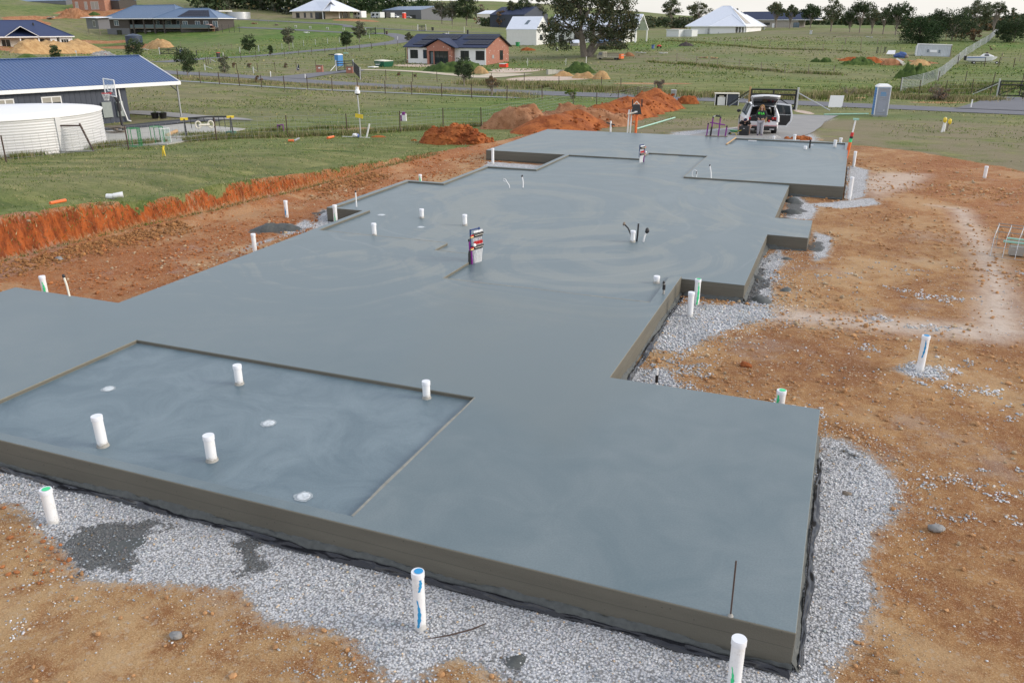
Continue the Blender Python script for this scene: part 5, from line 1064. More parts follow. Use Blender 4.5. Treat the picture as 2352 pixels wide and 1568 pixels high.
# gate wing panel beside the brick pillars
fence('wing_fence', 'black railed wing fence folding back from the brick pillar gate', [G('B', 2105, 850), G('B', 2180, 935)], 1.5, .07, 'zinc', 6, .2, None, .02, 'blackpaint')
for i, (x, y, yt, lb) in enumerate(((1705, 850, 772, 'red brick letterbox pillar left of the black gate'), (2057, 862, 785, 'red brick letterbox pillar in front of the black gate'))):
    p = G('B', x, y); h = topz(p, yt/5.12); t = thing('brick_pillar', lb, 'pillar', p, R(20)); m = MB(); m.span((-.45, -.35, -.1), (.45, .35, h), M['brickred']); m.build('pillar', t)
    m = MB(); m.span((-.5, -.4, h), (.5, .4, h+.08), M['oldwood']); m.build('coping', t); m = MB(); m.span((-.12, -.37, h*.55), (.2, -.345, h*.75), M['white']); m.build('mail_slot', t)
# marker posts and stays beside the roads
for i, (k, x, y, yt, lb) in enumerate((('B', 1125, 905, 842, 'white guide post on the main road edge left of the driveway'), ('B', 1530, 925, 872, 'white guide post at the concrete culvert of the driveway'), ('B', 568, 672, 618, 'white guide post where the side road begins'), ('C', 560, 470, 430, 'white guide post on the inside of the road bend'), ('C', 1160, 410, 375, 'white leaning post above the brick house ridge'), ('C', 1343, 390, 315, 'tall white post on the upper lane verge'), ('f', 1722, 390, 290, 'leaning white guide post on the verge left of the side drive'), ('D', 1012, 745, 668, 'blue and white marker post in front of the big gum'))):
    p = G(k, x, y); q = U(k, x, yt); h = max(.5, topz(p, q[1])); m = MB(); m.tube([(0, 0, -.1), (.04, 0, h)], .055, M['white'], 6); o = m.build('guide_post', None, p); tag(o, lb, 'post', 'white posts along the roads')
for i, (x, y, x2, y2, yt, lb) in enumerate(((355, 830, 500, 815, 755, 'pale strainer post with a stay, nearer of two by the road junction'), (418, 735, 520, 738, 682, 'pale strainer post with a stay, farther of two by the road junction'), (925, 865, 995, 842, 788, 'pale strainer post on the main road fence with a short stay'), (765, 625, 790, 600, 560, 'pale strainer post right of the litter bin'), (988, 605, 945, 580, 535, 'pale strainer post with a stay leaning left above the side road'))):
    p = G('B', x, y); h = topz(p, yt/5.12); q = G('B', x2, y2)-p; t = thing('strainer_post', lb, 'post', p, 0, 'galvanised strainer posts'); m = MB(); m.tube([(0, 0, -.1), (0, 0, h)], .08, M['zinc'], 8); m.build('post', t); m = MB(); m.tube([(0, 0, h*.75), q*.6+[0, 0, .1]], .04, M['zinc'], 6); m.build('stay', t)

# ------------------------------------------------------------ skinned figures
def skin(name, V, E, Rd, mat, parent=None, sub=2, root=0, region=None):
    me = bpy.data.meshes.new(name); me.from_pydata(V, E, []); o = bpy.data.objects.new(name, me); S.collection.objects.link(o)
    md = o.modifiers.new('skin', 'SKIN'); 
    for i, r_ in enumerate(Rd): d = me.skin_vertices[0].data[i]; d.radius = (r_, r_) if not hasattr(r_, '__len__') else r_; d.use_root = (i == root)
    sb = o.modifiers.new('sub', 'SUBSURF'); sb.levels = sub; sb.render_levels = sub
    bpy.context.view_layer.update(); dg = bpy.context.evaluated_depsgraph_get(); nm = bpy.data.meshes.new_from_object(o.evaluated_get(dg)); bpy.data.objects.remove(o)
    nm.name = name; mats = mat if isinstance(mat, list) else [mat]; nm.materials.clear()
    for m_ in mats: nm.materials.append(m_)
    for p_ in nm.polygons: p_.use_smooth = True; p_.material_index = region(p_.center) if region else 0
    o = bpy.data.objects.new(name, nm); S.collection.objects.link(o); o.parent = parent; return o
def hand(V, E, Rd, wi, d, side, curl=.5):
    """palm and five fingers growing out of vertex wi along d"""
    w = Vector(V[wi]); d = Vector(d).normalized(); s = Vector(side).normalized(); n = d.cross(s); V.append(tuple(w+d*.05)); E.append((wi, len(V)-1)); Rd.append(.026); pi = len(V)-1; p = w+d*.05
    for k, L in enumerate((.062, .074, .068, .054)):
        b = p+s*(k-1.5)*.02+d*.03; m1 = b+d*L*.5; m2 = m1+(d*(1-curl)+n*curl).normalized()*L*.5; i = len(V); V += [tuple(b), tuple(m1), tuple(m2)]; Rd += [.010, .0095, .008]; E += [(pi, i), (i, i+1), (i+1, i+2)]
    i = len(V); b = w+d*.03-s*.03; V += [tuple(b), tuple(b-s*.015+d*.035+n*.01)]; Rd += [.012, .010]; E += [(wi, i), (i, i+1)]
M['hoodie'] = simple('dark grey marl hoodie', (.035, .038, .042), .95, var=.3, scale=30); M['neon'] = simple('neon green print', (.10, .85, .08), .7)
M['track'] = simple('pale grey tracksuit cloth', (.36, .35, .38), .9, var=.12); M['hair'] = simple('long blonde brown hair', (.33, .18, .07), .7, var=.5, scale=14)
M['tee'] = simple('black t-shirt cloth', (.012, .012, .014), .95, var=.2); M['navy'] = simple('navy cap cloth', (.015, .018, .05), .85); M['shorts'] = simple('grey shorts cloth', (.25, .23, .22), .9); M['lip'] = simple('lips', (.4, .12, .1), .6); M['shoe'] = simple('dark purple shoes', (.04, .02, .09), .7)
def head(V, E, Rd, neck, c, up, fwd):
    c = Vector(c); up = Vector(up).normalized(); fw = Vector(fwd).normalized(); i = len(V); V += [tuple(c-up*.075+fw*.028), tuple(c), tuple(c+up*.065)]; Rd += [(.052, .058), (.078, .088), (.066, .072)]; E += [(neck, i), (i, i+1), (i+1, i+2)]
def face(t, c, up, fw, beard=False):
    c = Vector(c); up = Vector(up).normalized(); fw = Vector(fw).normalized(); s = fw.cross(up).normalized(); m = MB()
    q = c+fw*.088-up*.012; m.blob(q+fw*.012, .017, M['skin'], 1, 2, .05, (1, 1, 1.4)); 
    for k in (-1, 1): m.blob(c+s*k*.08-fw*.0, .022, M['skin'], 2, 2, .05, (.6, 1, 1.4))
    m.build('nose_and_ears', t)
    for k in (-1, 1): m = MB(); m.blob(c+fw*.083+s*k*.03+up*.012, .011, M['black'], 2, 2, 0); m.build('eye', t)
    m = MB(); m.blob(c+fw*.083-up*.052, .018, M['lip'], 3, 2, 0, (1.2, .5, .5)); m.build('mouth', t)
def woman():
    p = G('p', 1080, 1290); t = thing('person', 'person with long wavy hair standing at the car boot in dark hoodie and pale pants', 'person', p, R(-6)); s = 1.0
    V = [(0, 0, .93), (0, .0, 1.12), (0, -.01, 1.32), (0, -.01, 1.43), (0, -.01, 1.48)]; E = [(0, 1), (1, 2), (2, 3), (3, 4)]; Rd = [.14, .12, .13, .06, .05]
    head(V, E, Rd, 4, (0, -.03, 1.585), (.0, .05, 1), (-.12, -1, -.15))
    for k in (-1, 1):
        i = len(V); V += [(k*.09, 0, .88), (k*.095, -.01, .50), (k*.10, .01, .09), (k*.105, -.07, .035), (k*.11, -.14, .03)]; Rd += [.095, .062, .042, .038, .034]; E += [(0, i), (i, i+1), (i+1, i+2), (i+2, i+3), (i+3, i+4)]
        i = len(V); V += [(k*.17, 0, 1.36), (k*.235, .03, 1.10), (k*.15, -.12, .97)]; Rd += [.055, .042, .034]; E += [(2, i), (i, i+1), (i+1, i+2)]; hand(V, E, Rd, i+2, (-k*.8, -.5, -.1), (0, -.2, 1), .6)
    skin('body', V, E, Rd, M['skin'], t)
    V = [(0, .0, .86), (0, 0, 1.02), (0, 0, 1.2), (0, -.01, 1.36), (0, -.01, 1.44)]; E = [(0, 1), (1, 2), (2, 3), (3, 4)]; Rd = [(.20, .14), (.215, .15), (.19, .14), (.15, .12), .085]
    for k in (-1, 1): i = len(V); V += [(k*.19, 0, 1.36), (k*.26, .02, 1.12), (k*.19, -.12, .98)]; Rd += [.085, .075, .065]; E += [(3, i), (i, i+1), (i+1, i+2)]
    hd = skin('hoodie', V, E, Rd, M['hoodie'], t)
    V = [(0, 0, .90)]; E = []; Rd = [(.17, .13)]
    for k in (-1, 1): i = len(V); V += [(k*.10, 0, .80), (k*.10, -.01, .48), (k*.105, .0, .14), (k*.105, 0, .08)]; Rd += [.118, .098, .085, .058]; E += [(0, i), (i, i+1), (i+1, i+2), (i+2, i+3)]
    skin('track_pants', V, E, Rd, M['track'], t)
    for k in (-1, 1): m = MB(); m.blob((k*.105, -.06, .045), .06, M['shoe'], 3, 2, .1, (.85, 2.1, .8)); m.build('shoe', t)
    m = MB(); rr = random.Random(3)
    m.blob((0, .02, 1.62), .115, M['hair'], 4, 3, .25, (1, 1, .95))
    for k in range(70):
        a = rr.uniform(-.15, math.pi+.15); x, y = math.cos(a), math.sin(a)*.9; sw = rr.uniform(1.1, 1.75); z1 = rr.uniform(1.28, 1.42); m.tube([(x*.09, y*.09+.0, 1.67), (x*.125, y*.12-.02, 1.56), (x*.12*sw*.8, y*.13-.03, 1.45), (x*.12*sw, y*.14-.05, z1)], [.018, .022, .02, .006], M['hair'], 5)
    m.build('hair', t); face(t, (0, -.03, 1.585), (0, .05, 1), (-.12, -1, -.15))
    m = MB()
    for k in (-1, 1): m.lathe([(.022, 0), (.022, .004)], M['black'], 12, (k*.031, 0, 0))
    o = m.build('glasses', t); o.location = (-.01, -.125, 1.592); o.rotation_euler = (R(86), 0, 0)
    cu = bpy.data.curves.new('print', 'FONT'); cu.body = 'FI LA'; cu.size = .16; cu.extrude = .004; cu.offset = .006; cu.align_x = 'CENTER'; to = bpy.data.objects.new('print', cu); S.collection.objects.link(to)
    bpy.context.view_layer.update(); mm = bpy.data.meshes.new_from_object(to.evaluated_get(bpy.context.evaluated_depsgraph_get())); bpy.data.objects.remove(to); mm.materials.clear(); mm.materials.append(M['neon'])
    for v in mm.vertices: x, y = v.co.x, v.co.y; v.co.z += -.9*x*x
    o = bpy.data.objects.new('printed_letters', mm); S.collection.objects.link(o); o.parent = hd; o.location = (0, -.165, 1.21); o.rotation_euler = (R(86), 0, 0)
woman()
def man():
    p = G('p', 600, 1255); t = thing('person', 'person crouching behind the black box in a black t-shirt and dark cap', 'person', p, R(-8))
    V = [(0, .22, .42), (0, .14, .58), (0, .02, .72), (0, -.05, .78), (0, -.09, .80)]; E = [(0, 1), (1, 2), (2, 3), (3, 4)]; Rd = [.15, .14, .15, .06, .052]
    c, up, fw = (0.03, -.17, .82), (0, -.55, .8), (0, -.8, -.6); head(V, E, Rd, 4, c, up, fw)
    for k in (-1, 1):
        i = len(V); V += [(k*.13, .18, .42), (k*.26, -.08, .58), (k*.22, .12, .10), (k*.23, .0, .04)]; Rd += [.10, .07, .05, .04]; E += [(0, i), (i, i+1), (i+1, i+2), (i+2, i+3)]
        i = len(V); V += [(k*.21, -.02, .74), (k*.36, -.08, .50), (k*.30, -.28, .34)]; Rd += [.062, .048, .034]; E += [(2, i), (i, i+1), (i+1, i+2)]; hand(V, E, Rd, i+2, (-k*.5, -.8, -.1), (0, -.1, 1), .5)
    skin('body', V, E, Rd, M['skin'], t)
    V = [(0, .22, .46), (0, .14, .58), (0, .03, .71), (0, -.03, .77)]; E = [(0, 1), (1, 2), (2, 3)]; Rd = [(.19, .16), (.19, .16), (.18, .14), .08]
    for k in (-1, 1): i = len(V); V += [(k*.21, -.02, .73), (k*.31, -.06, .58)]; Rd += [.09, .07]; E += [(2, i), (i, i+1)]
    skin('t_shirt', V, E, Rd, M['tee'], t)
    V = [(0, .24, .40)]; E = []; Rd = [.17]
    for k in (-1, 1): i = len(V); V += [(k*.15, .14, .45), (k*.26, -.06, .58)]; Rd += [.12, .09]; E += [(0, i), (i, i+1)]
    skin('shorts', V, E, Rd, M['shorts'], t)
    m = MB(); m.blob((.03, -.165, .865), .105, M['navy'], 5, 3, .02, (1, 1.05, .85)); m.box((.03, -.25, .84), (.15, .12, .012), M['navy'], Matrix.Rotation(R(32), 3, 'X')); m.box((-.0, -.235, .90), (.03, .02, .05), M['white'], Matrix.Rotation(R(32), 3, 'X')); m.build('cap', t); face(t, c, up, fw)
    for k in (-1, 1): m = MB(); m.blob((k*.23, -.02, .045), .055, M['black'], 3, 2, .1, (.8, 2, .8)); m.build('shoe', t)
man()
p = G('p', 590, 1280); t = thing('tool_box', 'black lidded tool box on the ground before the crouching person', 'tool box', p, R(-3)); m = MB(); m.box((0, 0, .12), (.50, .36, .25), M['black'], taper=1.03); m.build('base', t, bevel=.015); m = MB(); m.box((0, 0, .39), (.54, .40, .29), M['black'], taper=.93); m.build('lid', t, bevel=.02)
m = MB(); m.box((0, -.205, .42), (.09, .01, .02), M['white']); m.build('badge', t)
p = G('p', 290, 1275); t = thing('wheelbarrow', 'small green wheelbarrow with yellow legs left of the tool box', 'wheelbarrow', p, R(165)); m = MB(); m.box((0, 0, .26), (.34, .28, .10), M['green'], taper=1.45); m.build('tray', t, bevel=.01)
for k in (-1, 1): m = MB(); m.tube([(-.10, k*.10, .2), (-.2, k*.14, .02)], .018, M['yellow'], 6); m.tube([(.24, k*.04, .1), (-.1, k*.10, .2), (-.45, k*.14, .34)], .014, M['yellow'], 6); m.build('leg', t)
m = MB(); m.tube([(.27, -.03, .085), (.27, .03, .085)], .085, M['rubber'], 16); m.build('wheel', t)
# ------------------------------------------------------------ white car with open boot and door
M['carwhite'] = simple('white car paint', (.74, .75, .77), .22, var=.02, spec=.6); M['taillight'] = simple('red tail lamp', (.45, .01, .02), .15); M['trim'] = simple('black car trim', (.015, .015, .017), .5)
def loft(m, rings, mat, close=True, smooth=True, ends=(True, True)):
    n = len(rings[0]); vs = [p for r_ in rings for p in r_]; m.add(vs, [(i*n+j, i*n+(j+1) % n, (i+1)*n+(j+1) % n, (i+1)*n+j) for i in range(len(rings)-1) for j in range(n)], mat, smooth)
    if ends[0]: m.add(rings[0], [tuple(range(n))[::-1]], mat)
    if ends[1]: m.add(rings[-1], [tuple(range(n))], mat)
def car():
    p = (G('p', 1240, 1290)+G('p', 1000, 1250))/2; p = gp(1748, 310); yaw = R(13); t = thing('parked_car', 'white family car with its tailgate and right rear door open', 'car', p, yaw)
    def sec(y, w, z0, z1, r_=.12, k=1.0):
        pts_ = [(-w+.05, z0), (w-.05, z0), (w, z0+r_), (w*1.0, (z0+z1)/2), (w*k, z1-r_*.6), (w*k-r_, z1), (-w*k+r_, z1), (-w*k, z1-r_*.6), (-w, (z0+z1)/2), (-w, z0+r_)]; return [(x, y, z) for x, z in pts_]
    m = MB(); loft(m, [sec(0, .84, .36, .70), sec(.10, .90, .28, .76), sec(.11, .90, .28, 1.0, .12, .97), sec(.9, .92, .24, 1.02, .12, .96), sec(2.4, .92, .24, 1.0, .12, .96), sec(3.3, .92, .24, .98, .12, .93), sec(4.1, .88, .26, .88, .15, .85), sec(4.42, .74, .32, .72, .15, .85)], M['carwhite']); m.build('body', t)
    # greenhouse shell: roof, pillars; the boot opening is left open at the back
    m = MB()
    def prof(y, w, z): return [(x*w, y, z-.05*abs(x)**3-.01) for x in np.linspace(-1, 1, 9)]
    R_ = [prof(.22, .62, 1.60), prof(.5, .66, 1.66), prof(1.4, .68, 1.69), prof(2.4, .66, 1.66), prof(2.75, .62, 1.60)]; n = 9
    m.add([q for r_ in R_ for q in r_], [(i*n+j, i*n+j+1, (i+1)*n+j+1, (i+1)*n+j) for i in range(4) for j in range(8)], M['carwhite'], True); m.add([(q[0], q[1], q[2]-.05) for r_ in R_ for q in r_], [(i*n+j, (i+1)*n+j, (i+1)*n+j+1, i*n+j+1) for i in range(4) for j in range(8)], M['trim'], True)
    for k in (-1, 1):
        m.tube([(k*.86, .06, .72), (k*.84, .08, 1.02), (k*.72, .18, 1.36), (k*.63, .27, 1.60)], [.09, .09, .075, .05], M['carwhite'], 8)      # rear pillar
        m.tube([(k*.84, 3.35, .97), (k*.63, 2.72, 1.60)], .035, M['carwhite'], 6); m.tube([(k*.87, 1.75, 1.0), (k*.68, 1.75, 1.62)], .035, M['trim'], 6)
        m.tube([(k*.66, .3, 1.64), (k*.67, 2.6, 1.66)], .02, M['trim'], 6)
    m.build('roof', t)
    for k in (-1, 1):
        for (y0, y1, yt0, yt1) in ((.30, .85, .45, .85), (.92, 1.72, .9, 1.72), (1.8, 3.15, 1.8, 2.62)):
            m = MB(); a = [(k*.875, y0, 1.02), (k*.875, y1, 1.02), (k*.675, yt1, 1.585), (k*.675, yt0, 1.585)]; m.add(a+[(x-k*.02, y, z) for x, y, z in a], [(0, 1, 2, 3), (7, 6, 5, 4), (0, 4, 5, 1), (1, 5, 6, 2), (2, 6, 7, 3), (3, 7, 4, 0)], M['glassblue']); m.build('side_window', t)
    m = MB(); a = [(-.78, 3.3, 1.0), (.78, 3.3, 1.0), (.6, 2.72, 1.57), (-.6, 2.72, 1.57)]; m.add(a, [(0, 1, 2, 3)], M['glass']); m.build('windscreen', t)
    m = MB(); W_ = .70
    for f in (((-W_, 0.1, .72), (W_, .1, .72), (W_, 1.5, .72), (-W_, 1.5, .72)), ((-W_, .1, .72), (-W_, 1.5, .72), (-.6, 1.5, 1.55), (-.58, .3, 1.55)), ((W_, .1, .72), (W_, 1.5, .72), (.6, 1.5, 1.55), (.58, .3, 1.55)), ((-W_, 1.5, .72), (W_, 1.5, .72), (.6, 1.5, 1.3), (-.6, 1.5, 1.3))): m.add(f, [(0, 1, 2, 3)], M['trim'])
    m.span((-.80, .088, .68), (-.60, .10, 1.0), M['trim']); m.span((.60, .088, .68), (.80, .10, 1.0), M['trim']); m.span((-.6, 1.2, .72), (.6, 1.3, 1.15), M['trim']); m.build('boot_interior', t)
    m = MB(); m.span((-.60, .085, .745), (.60, .103, 1.06), M['trim']); m.build('boot_dark_panel', t)  # flat dark panel whose colour stands in for the shaded boot cavity
    m = MB(); m.box((.12, .02, .86), (.22, .1, .3), M['wood'], Matrix.Rotation(.1, 3, 'Z')); tag(m.build('cardboard_box', t), 'tall cardboard box in the boot')
    m = MB(); m.blob((.36, .03, .78), .07, M['red'], 3, 2, .4); m.blob((.56, .04, .92), .07, M['red'], 5, 2, .4); m.blob((.46, .02, .76), .05, M['white'], 4, 2, .4); m.build('boot_clutter', t)
    m = MB()
    def arc(y, z, w, d): return [(x*w, y+d*(1-x*x)*-1, z+.06*(1-x*x)) for x in np.linspace(-1, 1, 11)]
    A_ = [arc(.26, 1.62, .60, 0), arc(.0, 1.85, .72, .02), arc(-.25, 2.06, .80, .04), arc(-.46, 2.17, .78, .06), arc(-.54, 2.10, .7, .05)]; n = 11
    m.add([q for r_ in A_ for q in r_], [(i*n+j, i*n+j+1, (i+1)*n+j+1, (i+1)*n+j) for i in range(4) for j in range(10)], M['carwhite'], True)
    tg = m.build('tailgate', t); md = tg.modifiers.new('s', 'SOLIDIFY'); md.thickness = .05
    m = MB(); m.add([(-.56, .12, 1.60), (.56, .12, 1.60), (.70, -.40, 2.03), (-.70, -.40, 2.03)], [(0, 1, 2, 3)], M['glass']); m.build('rear_glass', tg)
    m = MB(); m.box((0, -.60, 2.17), (.34, .03, .05), M['trim']); m.build('handle', tg)
    for k in (-1, 1): m = MB(); m.tube([(k*.66, .1, 1.25), (k*.68, -.2, 1.86)], .014, M['trim'], 5); m.build('gas_strut', tg)
    for k in (-1, 1): m = MB(); m.box((k*.80, .085, .93), (.26, .08, .15), M['taillight'], Matrix.Rotation(-k*.18, 3, 'Y')); m.build('tail_lamp', t, bevel=.02)
    m = MB(); m.box((0, -.02, .37), (1.66, .12, .22), M['trim']); m.build('lower_bumper', t, bevel=.03); m = MB(); m.box((0, -.055, .52), (1.7, .05, .022), M['taillight']); m.build('reflector_strip', t)
    for k in (-1, 1): m = MB(); m.box((k*.55, -.09, .33), (.26, .03, .06), M['zinc']); m.build('exhaust_trim', t)
    for x in (-1, 1):
        for y in (.85, 3.55):
            m = MB(); m.tube([(x*.68, y, .345), (x*.93, y, .345)], .345, M['rubber'], 24); w = m.build('tyre', t); m = MB(); m.tube([(x*.90, y, .345), (x*.945, y, .345)], .22, M['zinc'], 12); m.build('rim', w)
            m = MB(); m.tube([(x*.80, y, .36), (x*.925, y, .36)], .40, M['trim'], 24); m.build('wheel_arch', t)
    for k in (-1, 1): m = MB(); m.blob((k*1.05, 2.95, 1.06), .12, M['trim'], 3, 2, .05, (1.1, .7, .8)); m.build('wing_mirror', t)
    # right rear door swung out about its front edge
    d = MB(); o = [(0, .30), (.75, .30), (.98, .62), (1.0, .98), (.86, 1.56), (0, 1.62)]; n = len(o)
    d.add([(x, -.06, z) for x, z in o]+[(x, .06, z) for x, z in o], [tuple(range(n)), tuple(range(2*n-1, n-1, -1))]+[(i, n+i, n+(i+1) % n, (i+1) % n) for i in range(n)], M['carwhite']); do = d.build('rear_door', t, (.92, 1.78, 0)); do.rotation_euler = (0, 0, R(-14)); do['label'] = 'open right rear door'
    d = MB(); o = [(.06, .38), (.70, .38), (.90, .66), (.91, .98), (.06, .98)]; d.add([(x, -.068, z) for x, z in o], [tuple(range(5))], M['trim']); d.build('door_card', do); d = MB(); o = [(.06, 1.0), (.91, 1.0), (.80, 1.50), (.06, 1.55)]; d.add([(x, -.07, z) for x, z in o], [(0, 1, 2, 3)], M['glass']); d.build('door_glass', do)
    m = MB(); m.box((.45, -.08, .98), (.8, .02, .02), M['zinc']); m.build('sill_trim', do)
car()

# ------------------------------------------------------------ portable toilets
def toilet(p, h, rz, body, side, roof, label, frame='steel', detail=True):
    k = h/2.3; t = thing('portable_toilet', label, 'portable toilet', p, rz); m = MB(); m.span((-.55*k, 0, .12*k), (.55*k, 1.1*k, 2.08*k), M[side]); m.build('cabin', t)
    m = MB(); m.span((-.56*k, -.02*k, 0), (.56*k, 1.12*k, .12*k), M[frame]); m.build('skid_base', t)
    m = MB(); m.span((-.53*k, -.035*k, .13*k), (.53*k, -.004, 2.04*k), M[body]); d = m.build('door', t)
    m = MB(); v = [(-.6*k, -.06*k, 2.08*k), (.6*k, -.06*k, 2.08*k), (.6*k, 1.16*k, 2.08*k), (-.6*k, 1.16*k, 2.08*k), (-.58*k, -.04*k, 2.16*k), (.58*k, -.04*k, 2.16*k), (.58*k, 1.14*k, 2.16*k), (-.58*k, 1.14*k, 2.16*k), (-.34*k, .2*k, 2.3*k), (.34*k, .2*k, 2.3*k), (.34*k, .9*k, 2.3*k), (-.34*k, .9*k, 2.3*k)]
    m.add(v, [(0, 1, 5, 4), (1, 2, 6, 5), (2, 3, 7, 6), (3, 0, 4, 7), (4, 5, 9, 8), (5, 6, 10, 9), (6, 7, 11, 10), (7, 4, 8, 11), (8, 9, 10, 11), (3, 2, 1, 0)], M[roof]); m.build('roof', t)
    if detail:
        for x in (-.545, .545): m = MB(); m.span((x*k-.03, -.05*k, .12*k), (x*k+.03, .0, 2.06*k), M['white']); m.build('corner_post', t)
        m = MB()
        for z0, z1, w in ((.3, 1.25, .36), (1.38, 1.86, .38)):
            for a, b in (((-w, z0), (w, z0)), ((w, z0), (w, z1)), ((w, z1), (-w, z1)), ((-w, z1), (-w, z0))): m.tube([(a[0]*k, -.04*k, a[1]*k), (b[0]*k, -.04*k, b[1]*k)], .012, M['steel'], 4)
        for z in (1.92, 1.97): m.span((-.34*k, -.042*k, z*k), (.34*k, -.036*k, (z+.02)*k), M['steel'])
        m.build('door_moulding', d); m = MB()
        for z, n in ((1.70, 8), (1.60, 9), (1.50, 9)):
            for i in range(n): m.span(((-.24+i*.053)*k, -.045*k, z*k), ((-.24+i*.053+.036)*k, -.036*k, (z+.055)*k), M['sprayblue'])
        m.build('door_print', d); m = MB(); m.span((.2*k, -.07*k, .42*k), (.23*k, -.035*k, .52*k), M['white']); m.build('latch', d)
        m = MB()
        for i in range(9): m.span((-.575*k, .1*k, (.25+i*.19)*k), (-.552*k, 1.0*k, (.31+i*.19)*k), M['blue'])
        m.build('side_ribs', t)
M['looblue'] = simple('toilet blue shell', (.05, .22, .52), .45); M['loogrey'] = simple('toilet grey door', (.30, .32, .40), .5)
p = G('f', 660, 492); toilet(p, 2.25*1.02, R(10), 'loogrey', 'looblue', 'white', 'grey door and blue sided portable toilet with a white roof on the grass')
[o for o in S.objects if o.name == 'portable_toilet'][0].scale = (.84, .84, 1)
p = G('B', 1905, 785); toilet(p, zpx(142, p), R(-22), 'looblue', 'looblue', 'white', 'bright blue portable toilet behind the black farm gate', detail=False)
M['loored'] = simple('toilet red shell', (.75, .06, .03), .45); p = G('C', 627, 222); toilet(p, zpx(66, p), R(-15), 'loored', 'loored', 'white', 'small red portable toilet in front of the long grey shed', detail=False)
# ------------------------------------------------------------ small site furniture by the gate
p = G('e', 690, 245); h = zpx(150*2.94/3.36, p)*1.0; t = thing('storage_cabinet', 'open fronted corrugated cabinet holding a white unit near the road', 'cabinet', p, R(14)); w = 1.0
m = MB()
for x in (-1.0, 0, 1.0): m.span((x-.03, -.03, 0), (x+.03, .03, h), M['white'])
m.build('frame', t); m = MB(); m.span((.03, 0.0, .02), (.97, .04, h-.02), M['clad']); m.build('corrugated_panel', t); m = MB(); m.span((-1.05, -.08, h), (1.05, .62, h+.06), M['cream']); m.build('lid', t)
m = MB(); m.span((-1.0, .55, 0), (1.0, .6, h), M['black']); m.span((.97, .04, 0), (1.0, .55, h), M['oldwood']); m.span((-1.0, .03, 0), (-.97, .55, h), M['black']); m.build('back_panel', t)
m = MB(); m.span((-.78, .1, 0), (-.12, .45, h*.72), M['white']); m.box((-.45, .28, h*.78), (.4, .2, h*.12), M['cream']); m.build('white_unit', t, bevel=.02)
p = G('E', 272, 1176+20); t = thing('meter_box', 'grey electrical meter box on twin posts beside the road', 'meter box', p, R(12)); b = zpx(30, p); m = MB(); m.span((-b, -.15, b*1.9), (b, .15, b*4.5), M['zinc']); m.build('cabinet', t, bevel=.02)
for x in (-.08, .1): m = MB(); m.tube([(x, 0, -.1), (x, 0, b*1.95)], .035, M['zinc'], 6); m.build('post', t)
m = MB(); m.span((-b*.85, -.165, b*2.1), (b*.7, -.152, b*4.3), M['steel']); m.build('door', t)
p = G('f', 138, 382); m = MB(); v = [(-.62, 0, 0), (.5, 0, 0), (.6, .22, .95), (-.5, .22, .95)]; m.add(v+[(x, y+.05, z) for x, y, z in v], [(0, 1, 2, 3), (7, 6, 5, 4), (0, 4, 5, 1), (1, 5, 6, 2), (2, 6, 7, 3), (3, 7, 4, 0)], M['white']); o = m.build('site_board', None, p, R(10)); tag(o, 'blank white panel leaning in the grass at the road edge', 'panel')
m = MB(); a = G('f', 0, 476); b = G('f', 520, 467); m.tube([a+[0, 0, .06], (a+b)/2+[0, 0, .07], b+[0, 0, .06]], .05, M['aqua'], 8); tag(m.build('pvc_length'), 'long pale green pipe lying on the grass left of the grey and blue toilet', 'pipe')
m = MB(); q = G('f', 290, 260); rr = random.Random(2)
for k in range(9): a = rr.uniform(0, 6.28); m.tube([(0, 0, 0), (math.cos(a)*.5, math.sin(a)*.3, rr.uniform(.4, 1.0)), (math.cos(a+.7)*.8, math.sin(a)*.4, rr.uniform(.2, 1.2))], .03, M['oldwood'], 5)
tag(m.build('dead_branch', None, q), 'tangle of dead grey branches left of the grey and blue toilet', 'branch')
m = MB(); a = G('f', 350, 288); b = G('f', 480, 283); m.tube([a+[0, 0, .1], b+[0, 0, .1]], .06, M['wood'], 4, smooth=False); tag(m.build('timber_plank'), 'plank lying in the grass beside the dead branches', 'plank')

# ------------------------------------------------------------ camera pole on the neighbour's boundary
p = G('c', 127, 793); hh = topz(p, U('C', 95, 1010)[1]); t = thing('camera_pole', 'thin pole carrying a white dome camera on a wooden plate', 'camera pole', p, 0); m = MB(); m.tube([(0, 0, -.1), (0, 0, hh*.55), (-.06, 0, hh)], .035, M['zinc'], 8); m.build('pole', t)
s_ = zpx(10, p)
m = MB(); m.span((-s_*2.6, -.03, hh*.86), (s_*2.4, .0, hh), M['wood']); m.build('plate', t); m = MB(); m.lathe([(.001, .22), (.10, .2), (.15, .1), (.15, 0)], M['white'], 14, (.1, -.2, hh*.86)); m.span((-.05, -.15, hh*.93), (.1, -.02, hh*.98), M['white']); o = m.build('camera_housing', t)
m = MB(); m.blob((.1, -.2, hh*.86), .13, M['black'], 2, 2, 0, (1, 1, .8)); m.build('camera_lens', o); m = MB(); m.box((.02, -.06, hh*.42), (.5, .03, .22), M['yellow'], Matrix.Rotation(.12, 3, 'Y')); m.build('yellow_label', t)
m = MB(); q = G('c', 65, 795); m.blob((0, 0, .12), .16, M['white'], 2, 2, .5, (1.3, 1, .8)); m.blob((.12, .02, .1), .13, M['tarp'], 4, 2, .5); m.tube([(-.9, 0, .02), (.9, .1, .02)], .02, M['white'], 5); tag(m.build('litter_bag', None, q), 'blue and white bundle at the foot of the camera pole', 'bag')
m = MB(); a = G('c', 195, 790); m.tube([a, a+[.25, 0, .75]], .05, M['white'], 8); tag(m.build('pipe_stub'), 'slanting white pipe stub right of the camera pole', 'pipe')
